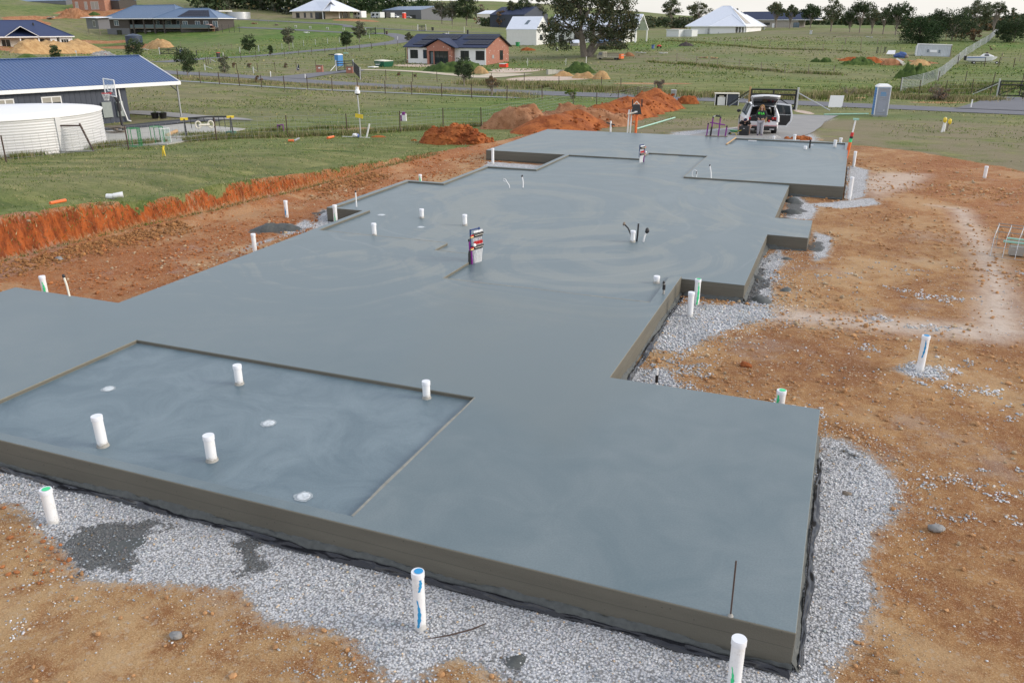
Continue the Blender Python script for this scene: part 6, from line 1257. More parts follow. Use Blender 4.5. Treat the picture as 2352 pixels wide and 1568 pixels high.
for (x0, y0, x1, y1, mt, lb) in ((1795, 812, 1865, 797, 'orange', 'short orange pipe lying left of the camera pole'), (1335, 845, 1400, 845, 'orange', 'orange and grey rake-like scrap under the lawn fence')):
    m = MB(); a, b = G('b', x0, y0), G('b', x1, y1); m.tube([a+[0, 0, .06], b+[0, 0, .06]], .07, M[mt], 8); 
    if x0 == 1335: c = G('b', 1460, 828); m.tube([b+[0, 0, .05], c+[0, 0, .1]], .06, M['steel'], 6)
    tag(m.build('pipe_scrap'), lb, 'scrap')
p = G('b', 1245, 725); t = thing('garden_stand', 'small purple frame standing in the long grass behind the lawn fence', 'frame', p, 0); m = MB(); s_ = zpx(20, p)
for x in (-2, 2): m.tube([(x*s_, 0, 0), (x*s_, 0, s_*4)], .04, M['purple'], 6)
m.build('frame_leg', t); m = MB(); m.tube([(-2*s_, 0, s_*3.4), (2*s_, 0, s_*4)], .04, M['purple'], 6); m.blob((-.6*s_, 0, 3*s_), s_*.6, M['black'], 1, 2, .3); m.build('frame_bar', t)
m = MB(); q = G('c', 632, 600); m.span((-.22, -.05, 0), (.22, .05, .5), M['white']); m.span((-.22, -.06, .0), (-.12, .06, .4), M['purple']); m.span((-.1, -.06, .4), (.14, .05, .62), M['purple']); tag(m.build('feed_box', None, q), 'little white and purple box in the field behind the fence', 'box')
m = MB(); q = G('a', 1930, 1255); m.tube([(-.08, 0, 0), (0, 0, .36), (.06, 0, .5), (.0, 0, .42), (.09, .0, .04)], [.02, .05, .05, .05, .02], M['yellow'], 6); tag(m.build('yellow_tag', None, q), 'yellow ribbon peg on the lawn left of the cut bank', 'marker')

# ------------------------------------------------------------ blue shed with carport
def solve_ridge(B, n, px):
    """distance back and rise of a ridge end above eave point B, seen at px"""
    best = None; r = ray(*px)
    # ray point closest to the vertical plane B + w n + z up
    A = np.array([[r[0], -n[0]], [r[1], -n[1]]]); t, w = np.linalg.solve(A, (B-CAM)[:2]); return w, float(CAM[2]+r[2]*t-B[2])
def shed():
    B = at_depth(410, 186, 61.5); A = at_depth(0, 210, 53.0); A[2] = B[2] = (A[2]+B[2])/2; d = (A-B)[:2]; d /= np.hypot(*d); A = B+np.array([*d*21, 0]); L = 21.0
    n = np.array([-d[1], d[0]]);
    if n @ B[:2] < 0: n = -n
    w, rise = solve_ridge(B, n, (318.5, 128)); w = float(np.clip(w, 3, 7)); rise = float(np.clip(rise, .6, 2.2))
    an = math.atan2(-d[1], -d[0]); gz = hz(B[0], B[1]); t = thing('blue_roofed_shed', 'long charcoal shed with a deep blue ribbed roof and open carport end', 'shed', (A[0], A[1], gz), an); H = B[2]-gz
    # local: x from far left (0) to L at right, y back
    r_ = ray(300, 280)[:2]; u_ = -d; wall_x1 = float(np.linalg.solve(np.array([[r_[0], -u_[0]], [r_[1], -u_[1]]]), (A[:2]+n*.3-CAM[:2]))[1])
    def roofsheet(y0, z0, y1, z1):
        m = MB(); N = int(L/.115); vs = []
        for i in range(N+1): x = L*i/N; dz = .04 if i % 2 else 0; vs += [(x, y0, z0+dz), (x, y1, z1+dz)]
        m.add(vs, [(2*i, 2*i+2, 2*i+3, 2*i+1) for i in range(N)], M['roofplain'], False); return m
    roofsheet(-.05, H, w, H+rise).build('roof', t); roofsheet(2*w+.05, H, w, H+rise).build('roof', t)
    m = MB(); m.span((0, w-.14, H+rise+.01), (L, w+.14, H+rise+.06), M['roofplain']); m.build('ridge_cap', t)
    m = MB(); m.span((-.1, -.2, H-.24), (L+.06, -.05, H+.01), M['white']); m.build('gutter', t, bevel=.01)
    m = MB(); n_ = 12
    for k in (0, 1):
        y0, y1 = (-.05, w) if k == 0 else (2*w+.05, w); a = [(L, y0, H-.2), (L, y1, H+rise-.2), (L, y1, H+rise+.05), (L, y0, H+.05)]; m.add(a+[(x+.06, y, z) for x, y, z in a], [(0, 1, 2, 3), (7, 6, 5, 4), (0, 4, 5, 1), (1, 5, 6, 2), (2, 6, 7, 3), (3, 7, 4, 0)], M['white'])
    m.build('barge_board', t)
    m = MB(); m.span((0, .25, -.6), (wall_x1, .35, H-.1), M['clad']); m.span((wall_x1-.1, .35, -.6), (wall_x1, 2*w-.2, H-.1), M['clad']); g = [(wall_x1-.1, .3, H-.1), (wall_x1-.1, 2*w-.2, H-.1), (wall_x1-.1, w, H+rise-.15)]; m.add(g+[(x+.1, y, z) for x, y, z in g], [(0, 1, 2), (5, 4, 3), (0, 3, 4, 1), (1, 4, 5, 2), (2, 5, 3, 0)], M['clad']); m.span((0, 2*w-.3, -.6), (wall_x1, 2*w-.2, H-.1), M['clad']); wl = m.build('wall', t)
    for x in (wall_x1-.03,): m = MB(); m.tube([(x-.55, .12, H-.3), (x-.5, .1, 1.2), (x-.25, .08, .1), (x-.05, .0, .04)], .05, M['white'], 8); m.build('downpipe', t)
    m = MB(); m.box((L-.12, .1, H/2-.2), (.10, .10, H+.3), M['steel']); m.build('carport_post', t); m = MB(); m.tube([(L-.14, .15, H-.7), (L-.75, .15, H-.15)], .035, M['clad'], 4); m.build('knee_brace', t)
    m = MB(); m.box((L-.12, 2*w-.1, H/2-.2), (.09, .09, H+.3), M['zinc']); m.build('carport_post', t)
    def win(x, z0, w_, h_):
        m = MB(); m.span((x, .19, z0), (x+w_, .248, z0+.07), M['white']); m.span((x, .19, z0+h_-.07), (x+w_, .248, z0+h_), M['white'])
        for xx in (x, x+w_/2-.03, x+w_-.07): m.span((xx, .20, z0+.07), (xx+.07, .247, z0+h_-.07), M['white'])
        f = m.build('window', t); m = MB(); m.span((x+.05, .225, z0+.05), (x+w_-.05, .246, z0+h_-.05), M['glass']); m.span((x+.07, .215, z0+h_*.68), (x+w_-.07, .224, z0+h_-.08), M['curtain']); m.build('pane', f)
    # positions read off the eave line
    def xat(px, y=.25):
        r = ray(px, 220); P = CAM[:2]; A2 = np.array([[r[0], d[0]], [r[1], d[1]]]); tt, s = np.linalg.solve(A2, (A[:2]-P)+np.array([0, 0])); return -s if s < 0 else L-s
    ex = lambda px: float(np.clip(_along(px), 0, L))
    def _along(px):
        r = ray(px, 220)[:2]; u = -d; # from A to B
        Mx = np.array([[r[0], -u[0]], [r[1], -u[1]]]); tt, s = np.linalg.solve(Mx, (A[:2]-CAM[:2])); return s
    x1, x2 = ex(490/5.12), ex(730/5.12); win(x1, H-1.75, x2-x1, 1.2); x1, x2 = ex(-10), ex(165/5.12); win(x1, H-1.75, x2-x1, 1.2)
    for a, b, nm in ((1188, 1300, 'power_box'), (1362, 1440, 'small_box')): x1, x2 = ex(a/5.12), ex(b/5.12); m = MB(); m.span((x1, .10, H-2.2), (x2, .249, H-1.15), M['cladgreyplain']); m.build(nm, t)
    return ex, t, H, wall_x1
M['roofplain'] = simple('deep blue painted roof steel', (.038, .085, .21), .35, var=.12, scale=.6); M['cladgreyplain'] = simple('grey green box', (.26, .29, .28), .6)
shed()
def tank():
    F_ = gp(18, 363); best = None
    for R0 in np.arange(3, 8, .1):
        az = F_[:2]/np.hypot(*F_[:2]); c = F_[:2]+az*R0; q3 = MB3 @ (np.array([*(c+np.array([az[1], -az[0]])*R0*.995), F_[2]])-CAM); e = abs(FP*q3[0]/q3[2]+CX-243)
        if best is None or e < best[0]: best = (e, R0, c, az)
    _, R0, c, az = best; z = F_[2]-.05; t = thing('rainwater_tank', 'huge cream corrugated water tank with a white top behind the lawn fence', 'water tank', (c[0], c[1], z), 0)
    q = np.array([c[0], c[1], z]); hT = topz(np.array([*(c+np.array([az[1], -az[0]])*R0), z]), 247)
    m = MB(); pr = []; N = int(hT/.0325)
    for i in range(N+1): pr.append((R0+(.012 if i % 4 in (1, 2) else -.012), -.1+(hT+.1)*i/N))
    m.lathe(pr, M['tankcream'], 96); m.build('tank_wall', t); m = MB(); m.lathe([(R0+.06, hT-.04), (R0+.09, hT+.02), (R0*.6, hT+.13), (.001, hT+.2)], M['white'], 96); m.build('tank_roof', t)
    for a_ in (-60, -20, -105): m = MB(); b = math.atan2(az[1], az[0])+math.pi+R(a_+50); m.box(((R0+.03)*math.cos(b), (R0+.03)*math.sin(b), hT/2), (.06, .28, hT), M['tankcream'], Matrix.Rotation(b, 3, 'Z')); m.build('seam_strap', t)
    return c, z
M['tankcream'] = simple('cream painted tank steel', (.60, .60, .60), .45, var=.06)
tank()
# gate leaning against the tank
a, b = G('a', 655, 1172), G('a', 1180, 1150); ht = topz(a, U('a', 550, 845)[1]); a = a*np.array([.955, .955, 1]); b = b*np.array([.955, .955, 1]); a[2] = hz(a[0], a[1]); an = math.atan2(b[1]-a[1], b[0]-a[0]); L_ = np.hypot(*(b-a)[:2]); t = thing('steel_gate', 'old steel mesh gate leaning against the cream water tank', 'gate', a, an)
m = MB(); 
for x in (0, L_): m.tube([(x-.35, 0, 0), (x-.95, .25, ht)], .05, M['rust'], 6)
m.tube([(-.9, .23, ht*.93), (L_-.9, .23, ht*.93)], .045, M['rust'], 6); m.tube([(-.35, 0, .1), (L_-.35, 0, .1)], .03, M['steel'], 6); m.build('frame', t); m = MB()
for i in range(1, 30): x = L_*i/30; m.tube([(x-.36, .0, .1), (x-.9, .23, ht*.92)], .006, M['zinc'], 3)
for i in range(1, 16): f = i/16; m.tube([(-.36-.55*f, .24*f, ht*.92*f), (L_-.36-.55*f, .24*f, ht*.92*f)], .006, M['zinc'], 3)
m.build('mesh_infill', t)
# basketball hoop
p = G('n', 372, 900); ht = topz(p, U('n', 300, 65)[1]); t = thing('basketball_hoop', 'portable basketball hoop with a clear framed backboard in front of the shed', 'basketball hoop', p, R(-28)); k = ht/3.9*1.0
m = MB(); m.tube([(0, 0, 0), (-.15, 0, ht*.35), (-.1, 0, ht*.62)], [.09, .08, .06], M['black'], 8); m.tube([(-.1, .0, ht*.4), (-.12, 0, ht*.55)], .13, M['black'], 8); m.build('pole', t)
m = MB(); m.tube([(-.1, 0, ht*.62), (-.2, -.35, ht*.8)], .05, M['black'], 6); m.tube([(-.45, 0.05, ht*.55), (-.15, -.3, ht*.78)], .04, M['black'], 6); m.build('lift_arm', t)
w_ = 1.15; z0, z1 = ht*.70, ht
def rect(m, x0, x1, za, zb, y, r_, mat):
    for q, v in (((x0, za), (x1, za)), ((x1, za), (x1, zb)), ((x1, zb), (x0, zb)), ((x0, zb), (x0, za))): m.tube([(q[0], y, q[1]), (v[0], y, v[1])], r_, mat, 4, smooth=False)
m = MB(); rect(m, -w_+.1, w_+.1, z0, z1, -.42, .035, M['white']); rect(m, -.35, .5, z0+.28, z1-.35, -.43, .028, M['white']); bo = m.build('backboard_frame', t)
gm = NM('clear acrylic', .05); gm.b.inputs['Alpha'].default_value = .22; gm.color((.4, .5, .6)); m = MB(); m.span((-w_+.1, -.425, z0), (w_+.1, -.415, z1), gm.m); m.build('backboard', t)
m = MB(); ring = [(.1+.23*math.cos(a), -.72+.23*math.sin(a), z0+.16) for a in np.linspace(0, 2*math.pi, 17)]; m.tube(ring, .02, M['red'], 6, False); m.span((-.05, -.5, z0+.1), (.25, -.42, z0+.2), M['red']); m.build('rim', t)
m = MB()
for i in range(12): a = 2*math.pi*i/12; b = a+.5; m.tube([(.1+.23*math.cos(a), -.72+.23*math.sin(a), z0+.16), (.1+.13*math.cos(b), -.72+.13*math.sin(b), z0-.28)], .012, M['white'], 3); m.tube([(.1+.23*math.cos(a), -.72+.23*math.sin(a), z0+.16), (.1+.13*math.cos(a-.5), -.72+.13*math.sin(a-.5), z0-.28)], .012, M['white'], 3)
m.build('net', t)
# swing set
pa, pb = (G('n', 1275, 1040)+G('n', 1445, 980))/2, (G('n', 1970, 965)+G('n', 2190, 975))/2; ht = topz(pa, U('n', 1340, 690)[1]); an = math.atan2(pb[1]-pa[1], pb[0]-pa[0]); L_ = np.hypot(*(pb-pa)[:2]); t = thing('swing_set', 'black A frame swing set with yellow joints and a white glider seat', 'swing set', pa, an)
for x in (0, L_):
    for y in (-.9, .9): m = MB(); m.tube([(x, y, 0), (x, y*.05, ht)], .04, M['blackpaint'] if y < 0 else M['steel'], 6); m.build('leg', t)
    m = MB(); m.box((x, 0, ht), (.42, .16, .14), M['yellow']); m.build('joint', t)
m = MB(); m.tube([(-.2, 0, ht+.02), (L_/2, 0, ht+.06), (L_+.1, 0, ht+.02)], .05, M['blackpaint'], 6); m.build('top_bar', t)
for f, kd in ((.13, 0), (.27, 0), (.42, 1), (.62, 0), (.74, 0), (.86, 0)):
    x = L_*f; m = MB(); m.tube([(x, 0, ht), (x+.02, 0, ht*.55 if kd == 0 else ht*.82)], .02, M['blackpaint'], 4); m.tube([(x+.02, 0, ht*.55 if kd == 0 else ht*.8), (x+.03, 0, .5 if kd == 0 else ht*.7)], .012, M['steel'], 4); m.build('hanger', t)
m = MB(); x = L_*.42
for s_ in (-.35, .35): m.tube([(x+s_+.16*math.cos(a), 0, ht*.68+.2*math.sin(a)) for a in np.linspace(0, 2*math.pi, 13)], .045, M['cream'], 6, False)
m.tube([(x-.3, 0, ht*.66), (x+.3, 0, ht*.66)], .07, M['cream'], 6); m.build('glider_seat', t)
# two soccer style frames, pots, bin and timber in the yard
def wireframe(label, k, x0, x1, yb, yt, mat, net=None):
    p = G(k, (x0+x1)/2, yb); s_ = zpx(1, p)*2.94/ZK[k][2]; w = (x1-x0)*s_/2; h = (yb-yt)*s_; t = thing('play_frame', label, 'play goal', p, R(-25)); m = MB()
    for y in (0, .5): rect(m, -w, w, .02, h, y, .02, M[mat])
    for x in (-w, w):
        for z in (.02, h): m.tube([(x, 0, z), (x, .5, z)], .02, M[mat], 4)
    m.build('frame', t); m = MB()
    for i in range(1, 9): m.tube([(-w+2*w*i/9, .5, .02), (-w+2*w*i/9, .5, h)], .006, M[net or mat], 3); m.tube([(-w, .5, h*i/9), (w, .5, h*i/9)], .006, M[net or mat], 3)
    m.build('net', t)
wireframe('narrow dark green wire frame nearest the black pole', 'n', 430, 560, 1130, 850, 'green')
wireframe('wider dark green frame with pale netting in the yard', 'n', 770, 930, 1090, 825, 'green', 'aqua')
wireframe('white hooped goal with pale blue net in the yard', 'n', 820, 1050, 1080, 845, 'white', 'aqua')
for x, lb in ((870, 'left black plant tub on the grass beside the shed'), (995, 'right black plant tub on the grass beside the shed')):
    p = G('n', x, 685); s_ = zpx(1, p)*2.94/3.92; t = thing('plant_tub', lb, 'plant pot', p, 0); m = MB(); m.lathe([(s_*45, 0), (s_*60, s_*88), (s_*63, s_*90), (s_*55, s_*90), (s_*52, s_*70), (.001, s_*70)], M['black'], 18); m.build('tub', t)
    m = MB(); rr = random.Random(x)
    for i in range(14): a = rr.uniform(0, 6.28); m.tube([(0, 0, s_*70), (math.cos(a)*s_*30, math.sin(a)*s_*30, s_*rr.uniform(95, 125))], .008, M['weeds'], 3)
    m.build('twiggy_plant', t)
m = MB(); p = G('n', 2060, 970); s_ = zpx(1, p)*2.94/3.92; m.span((-60*s_, -.2, 0), (55*s_, .25, 85*s_), M['greenbin']) if 'greenbin' in M else m.span((-60*s_, -.2, 0), (55*s_, .25, 85*s_), simple('dull green plastic', (.03, .12, .08), .5)); m.span((-25*s_, -.21, 45*s_), (30*s_, -.2, 62*s_), M['yellow']); tag(m.build('storage_bin', None, p, bevel=.02), 'dull green storage bin under the swing set', 'bin')
m = MB(); a, b = G('n', 1040, 990), G('n', 1205, 930); m.tube([a+[0, 0, .12], b+[0, 0, .2]], .12, M['wood'], 8); tag(m.build('timber_log'), 'tan log lying on the yard concrete beside the swing', 'log')
m = MB(); q = G('n', 270, 930)
for i in range(6): m.box((random.uniform(-.5, .5), random.uniform(-.2, .2), .1+.08*i), (1.0, .14, .07), M['oldwood'], Matrix.Rotation(random.uniform(-.6, .6), 3, 'Z'))
tag(m.build('timber_pile', None, q), 'small pile of grey boards beside the water tank', 'timber')
m = MB()
for (x0, y0, x1, y1) in ((1140, 955, 1900, 965), (1600, 930, 1900, 960), (930, 1010, 1300, 1010), (1500, 990, 1850, 985)): a, b = G('n', x0, y0), G('n', x1, y1); m.tube([a+[0, 0, .06], b+[0, 0, .06]], .06, M['oldwood'], 4, smooth=False)
tag(m.build('timber_lengths'), 'loose grey timber lengths lying below the swing set', 'timber')
# ------------------------------------------------------------ houses
def frame2(kx, xa, dA, xb, dB, ey, eyb=None):
    """eave ends seen at zoom columns xa, xb on row ey at depths dA, dB -> world A, B with a common height"""
    A = at_depth(*U(kx, xa, ey), dA); B = at_depth(*U(kx, xb, eyb or ey), dB); z = (A[2]+B[2])/2; A[2] = B[2] = z; return A, B
class House:
    def __init__(s, name, label, cat, A, B, w, wall_h, group=None, over=.5):
        d = (B-A)[:2]; s.L = float(np.hypot(*d)); s.an = math.atan2(d[1], d[0]); s.w = w; s.H = wall_h; s.over = over; s.z = A[2]-wall_h
        s.t = thing(name, label, cat, (A[0], A[1], s.z), s.an, group)
    def walls(s, mat, inset=None, down=2.0, x0=None, x1=None, y0=None, y1=None, top=0):
        o = s.over if inset is None else inset; m = MB(); x0 = o if x0 is None else x0; x1 = s.L-o if x1 is None else x1; y0 = o if y0 is None else y0; y1 = s.w-o if y1 is None else y1
        m.span((x0, y0, -down), (x1, y1, s.H-.03-top), M[mat]); s.wl = m.build('wall', s.t); return s.wl
    def hip(s, rise, mat, x0=0, x1=None, y0=0, y1=None, gut='white', z=0, ridge=None):
        x1 = s.L if x1 is None else x1; y1 = s.w if y1 is None else y1; H = s.H+z; r = (y1-y0)/2 if ridge is None else ridge; cy = (y0+y1)/2; X0, X1 = x0+r, x1-r
        if X1 < X0: X0 = X1 = (x0+x1)/2
        v = [(x0, y0, H), (x1, y0, H), (x1, y1, H), (x0, y1, H), (X0, cy, H+rise), (X1, cy, H+rise)]; m = MB(); m.add(v, [(0, 1, 5, 4), (1, 2, 5), (2, 3, 4, 5), (3, 0, 4), (3, 2, 1, 0)], M[mat]); rf = m.build('roof', s.t)
        m = MB(); m.span((x0-.06, y0-.1, H-.2), (x1+.06, y0-.01, H+.03), M[gut]); m.span((x1+.01, y0-.1, H-.2), (x1+.1, y1+.1, H+.03), M[gut]); m.span((x0-.1, y0-.1, H-.2), (x0-.01, y1+.1, H+.03), M[gut]); m.build('gutter', s.t)
        m = MB(); 
        for a, b in ((0, 4), (1, 5), (2, 5), (3, 4), (4, 5)):
            if np.linalg.norm(np.array(v[a])-np.array(v[b])) > .1: m.tube([np.array(v[a])+[0, 0, .02], np.array(v[b])+[0, 0, .03]], .09, M[mat], 5)
        m.build('ridge_cap', s.t); return rf
    def gable(s, rise, mat, x0=0, x1=None, y0=0, y1=None, ends=None, barge='white', axis=0, z=0, th=.12, base=None):
        """ridge along x (axis 0) or y (axis 1)"""
        x1 = s.L if x1 is None else x1; y1 = s.w if y1 is None else y1; H = s.H+z; m = MB()
        if axis == 0: c = (y0+y1)/2; P = lambda x, t_: {0: (x, y0, H), 1: (x, c, H+rise), 2: (x, y1, H)}[t_]; e = (x0, x1)
        else: c = (x0+x1)/2; P = lambda y, t_: {0: (x0, y, H), 1: (c, y, H+rise), 2: (x1, y, H)}[t_]; e = (y0, y1)
        v = [P(e[0], 0), P(e[1], 0), P(e[1], 1), P(e[0], 1), P(e[1], 2), P(e[0], 2)]; lo = [(a, b, q-th) for a, b, q in v]
        m.add(v+lo, [(0, 1, 2, 3), (3, 2, 4, 5), (6, 9, 8, 7), (9, 11, 10, 8), (0, 6, 7, 1), (5, 4, 10, 11)], M[mat]); m.add(v+lo, [(0, 3, 9, 6), (3, 5, 11, 9), (1, 7, 8, 2), (2, 8, 10, 4)], M[barge]); rf = m.build('roof', s.t)
        if ends:
            for k in (0, 1):
                m = MB(); q = e[k]+(s.over if k == 0 else -s.over); a, b, c_ = P(q, 0), P(q, 1), P(q, 2); dd = (.1 if k == 0 else -.1); off = (dd, 0, 0) if axis == 0 else (0, dd, 0); a = (a[0], a[1], a[2]-.06); b = (b[0], b[1], b[2]-.13); c_ = (c_[0], c_[1], c_[2]-.06)
                m.add([a, b, c_]+[tuple(np.array(p_)+off) for p_ in (a, b, c_)], [(0, 1, 2), (5, 4, 3), (0, 3, 4, 1), (1, 4, 5, 2), (2, 5, 3, 0)], M[ends])
                m.build('gable_wall', s.t)
        return rf
    def win(s, x, w, z0, h, face='f', mat='glass', fr='white', split=2, y=None):
        o = s.over if y is None else y; m = MB(); f_ = .06
        def T(u, dep, z): return (u, o-dep, z) if face == 'f' else ((s.L-s.over+dep, u, z) if face == 'r' else (s.over-dep, u, z))
        def bx(u0, u1, d0, d1, za, zb, mt): a, b = T(u0, d0, za), T(u1, d1, zb); m.span(tuple(min(p, q) for p, q in zip(a, b)), tuple(max(p, q) for p, q in zip(a, b)), M[mt])
        bx(x, x+w, .0, .05, z0, z0+f_, fr); bx(x, x+w, .0, .05, z0+h-f_, z0+h, fr)
        for i in range(split+1): u = x+(w-f_)*i/split; bx(u, u+f_, 0, .048, z0+f_, z0+h-f_, fr)
        f = m.build('window', s.t); m = MB(); bx(x+f_*.5, x+w-f_*.5, .0, .025, z0+f_*.5, z0+h-f_*.5, mat); m.build('pane', f)
    def post(s, x, y, mat='white', r=.08, down=.3): m = MB(); m.span((x-r, y-r, -down), (x+r, y+r, s.H-.05), M[mat]); m.build('post', s.t)
    def panels(s, quad, nx, ny, mat='solar', gap=.06, lift=.08):
        """solar array as one part on the plane through the quad (4 local points)"""
        q = [np.array(p_, float) for p_ in quad]; nrm = np.cross(q[1]-q[0], q[3]-q[0]); nrm /= np.linalg.norm(nrm); nrm *= np.sign(nrm[2]); m = MB()
        for i in range(nx):
            for j in range(ny):
                def P(u, v): return (q[0]*(1-u)+q[1]*u)*(1-v)+(q[3]*(1-u)+q[2]*u)*v
                u0, u1, v0, v1 = i/nx, (i+1-gap)/nx, j/ny, (j+1-gap)/ny; a = [P(u0, v0), P(u1, v0), P(u1, v1), P(u0, v1)]; up = [p_+nrm*lift for p_ in a]; m.add([*up, *a], [(0, 1, 2, 3), (0, 4, 5, 1), (1, 5, 6, 2), (2, 6, 7, 3), (3, 7, 4, 0)], M[mat])
        m.build('solar_panels', s.t)
# --- brick and rendered house in the middle distance
A, B = frame2('C', 622, 141, 1612, 134.5, 552, 559); h = House('brick_house', 'part white rendered, part red brick house with a navy roof covered in solar panels', 'house', A, B, 9.6, 2.75, over=.45); L = h.L
h.walls('brickred', down=1.2)
m = MB(); fx = lambda x: (x-622)/990*L
m.span((fx(664), .40, -.05), (fx(940), .449, h.H-.05), M['white']); m.build('white_render', h.t); m = MB(); m.span((fx(1226), .40, -.05), (fx(1612)-.45, .449, h.H-.05), M['white']); m.build('white_render', h.t)
h.gable(2.0, 'roofnavy', 0, L, 0, 9.6, 'brickred', 'blackpaint'); rise = 2.0
for x0, x1, z0, z1 in ((694, 787, .85, 2.25), (852, 940, .85, 2.25), (1296, 1392, .75, 2.2), (1470, 1568, .75, 2.2)): h.win(fx(x0), fx(x1)-fx(x0), z0, z1-z0, fr='blackpaint', y=.40)
# entry gable stepping forward
pr = -.8; x0, x1 = fx(940), fx(1226); m = MB(); m.span((x0, pr, -.4), (x0+1.2*.3, .4, h.H), M['brickred']); m.span((x1-.55, pr, -.4), (x1, .4, h.H), M['brickred']); m.span((x0+.36, pr, h.H-.62), (x1-.55, .4, h.H), M['brickred'])
c = (x0+x1)/2; m.add([(x0, pr, h.H), (x1, pr, h.H), (c, pr, h.H+1.15), (x0, pr+.2, h.H), (x1, pr+.2, h.H), (c, pr+.2, h.H+1.15)], [(0, 1, 2), (5, 4, 3), (0, 3, 4, 1), (1, 4, 5, 2), (2, 5, 3, 0)], M['brickred']); m.build('porch_wall', h.t)
m = MB(); e0, e1 = fx(870), fx(1290); H = h.H
for (xa, sg) in ((e0, 1), (e1, -1)): a = [(xa, pr-.4, H+.0), (c, pr-.4, H+1.4), (c, 4.4, H+1.4), (xa, 4.4, H)]; m.add(a+[(x, y, z-.14) for x, y, z in a], [(0, 1, 2, 3), (7, 6, 5, 4), (0, 4, 5, 1), (1, 5, 6, 2), (2, 6, 7, 3), (3, 7, 4, 0)], M['roofnavy'])
m.build('porch_roof', h.t)
m = MB(); m.span((x0+.36, pr+.3, 0), (x1-.55, pr+.36, h.H-.62), M['glass']); m.build('glass_doors', h.t); m = MB(); m.span((x0+.6, pr+.26, .1), (x0+1.05, pr+.3, 1.95), M['glassblue']); m.span((x0+1.12, pr+.2, 0), (x0+1.3, pr+.3, 2.1), M['brickred']); m.build('front_door', h.t)
for k in range(4): x = x0+1.35+k*(x1-x0-2.0)/3.2; m = MB(); m.span((x, pr+.25, 0), (x+.07, pr+.299, 2.1), M['blackpaint']); m.build('door_frame', h.t)
sl = rise/4.8
def RP(x, y): return (x, y, h.H+y*sl+.01)
h.panels([RP(fx(720), .7), RP(fx(940), .7), RP(fx(985), 2.3), RP(fx(770), 2.3)], 6, 2); h.panels([RP(fx(760), 2.6), RP(fx(1185), 2.6), RP(fx(1200), 4.3), RP(fx(800), 4.3)], 9, 2); h.panels([RP(fx(1310), .9), RP(fx(1600), .9), RP(fx(1620), 2.5), RP(fx(1340), 2.5)], 7, 2); h.panels([RP(fx(1250), 2.8), RP(fx(1620), 2.8), RP(fx(1650), 4.3), RP(fx(1290), 4.3)], 9, 2)
h.win(5.6, 1.2, .6, 1.55, 'r', fr='blackpaint'); m = MB(); m.span((L-.44, 2.6, .95), (L-.38, 3.3, 1.5), M['zinc']); m.build('meter', h.t)
m = MB(); m.tube([(.35, .2, h.H-.1), (.35, .2, -.8)], .06, M['blackpaint'], 6); m.tube([(L-.45, .3, h.H-.1), (L-.45, .3, -1.0)], .05, M['white'], 6); m.build('downpipe', h.t)
# --- white boarded houses behind
A, B = frame2('C', 1838, 190, 2195, 187, 346); h = House('white_barn_house', 'steep roofed white boarded house with one skylight, left of the big gum', 'house', A, B, 7.2, 4.0, over=.06); h.walls('board', down=.6, y0=.0, y1=7.2); h.gable(2.75, 'roofwhite', -.05, h.L+.05, -.08, 7.28, 'board', 'white')
L = h.L; a = 2.75/3.6; m = MB(); q = [(L*.52, 1.25, h.H+1.25*a+.06), (L*.63, 1.25, h.H+1.25*a+.06), (L*.67, 2.45, h.H+2.45*a+.06), (L*.57, 2.45, h.H+2.45*a+.06)]; m.add(q, [(0, 1, 2, 3)], M['glassblue']); m.add([(x, y, z-.08) for x, y, z in q], [(3, 2, 1, 0)], M['steel']); m.build('skylight', h.t)
h.win(2.0, 1.6, 1.6, 1.2, 'r', fr='blackpaint'); m = MB(); m.span((0, -.04, -.6), (L, -.001, .2), M['brickpale']); m.build('base_course', h.t)
A, B = frame2('D', 560, 199, 1598, 189, 345, 347); h = House('long_white_house', 'long white gabled house behind the big gum with a deep right porch', 'house', A, B, 8.0, 3.9, over=.06); L = h.L; h.walls('board', down=.8, x1=L-2.6); h.gable(3.3, 'roofwhite', -.05, L+.2, -.08, 8.08, None, 'white', th=.3)
m = MB(); g = [(L-2.6, .05, h.H), (L-2.6, 7.95, h.H), (L-2.6, 4, h.H+3.1)]; m.add(g, [(0, 1, 2)], M['cream']); m.build('gable_wall', h.t)  # white gable painted cream: warm sunlight put into its colour
for y in (.15, 7.85): h.post(L-.1, y, 'white', .13, .8)
for x0, w_ in ((3, 1.4), (7, 1.6), (11, 1.4), (15, 2.2)): h.win(x0, w_, 1.0, 1.6, fr='blackpaint', y=.06)
m = MB(); m.span((L-2.59, 3.6, 0), (L-2.5, 4.6, 2.4), M['glass']); m.build('porch_door', h.t); m = MB(); m.span((L-3.2, -1.0, -.5), (L+2.5, 8.5, .02), M['conc']); m.build('terrace', h.t)
A, B = frame2('D', 1090, 180, 1420, 178, 505); h = House('stone_wing', 'low stone and white wing with a blue roof behind the old truck', 'house', A, B, 4, 2.6, over=.2); h.walls('brickpale', down=.6); h.gable(.9, 'rooflightblue', 0, h.L, 0, 4, 'white')
A, B = frame2('D', 820, 183, 925, 182, 505); h = House('stone_wing', 'small stone walled lean to left of the big gum trunk', 'shed', A, B, 4, 2.2, over=.1); h.walls('brickpale', down=.6); h.gable(.6, 'roofwhite', 0, h.L, 0, 4, 'white')
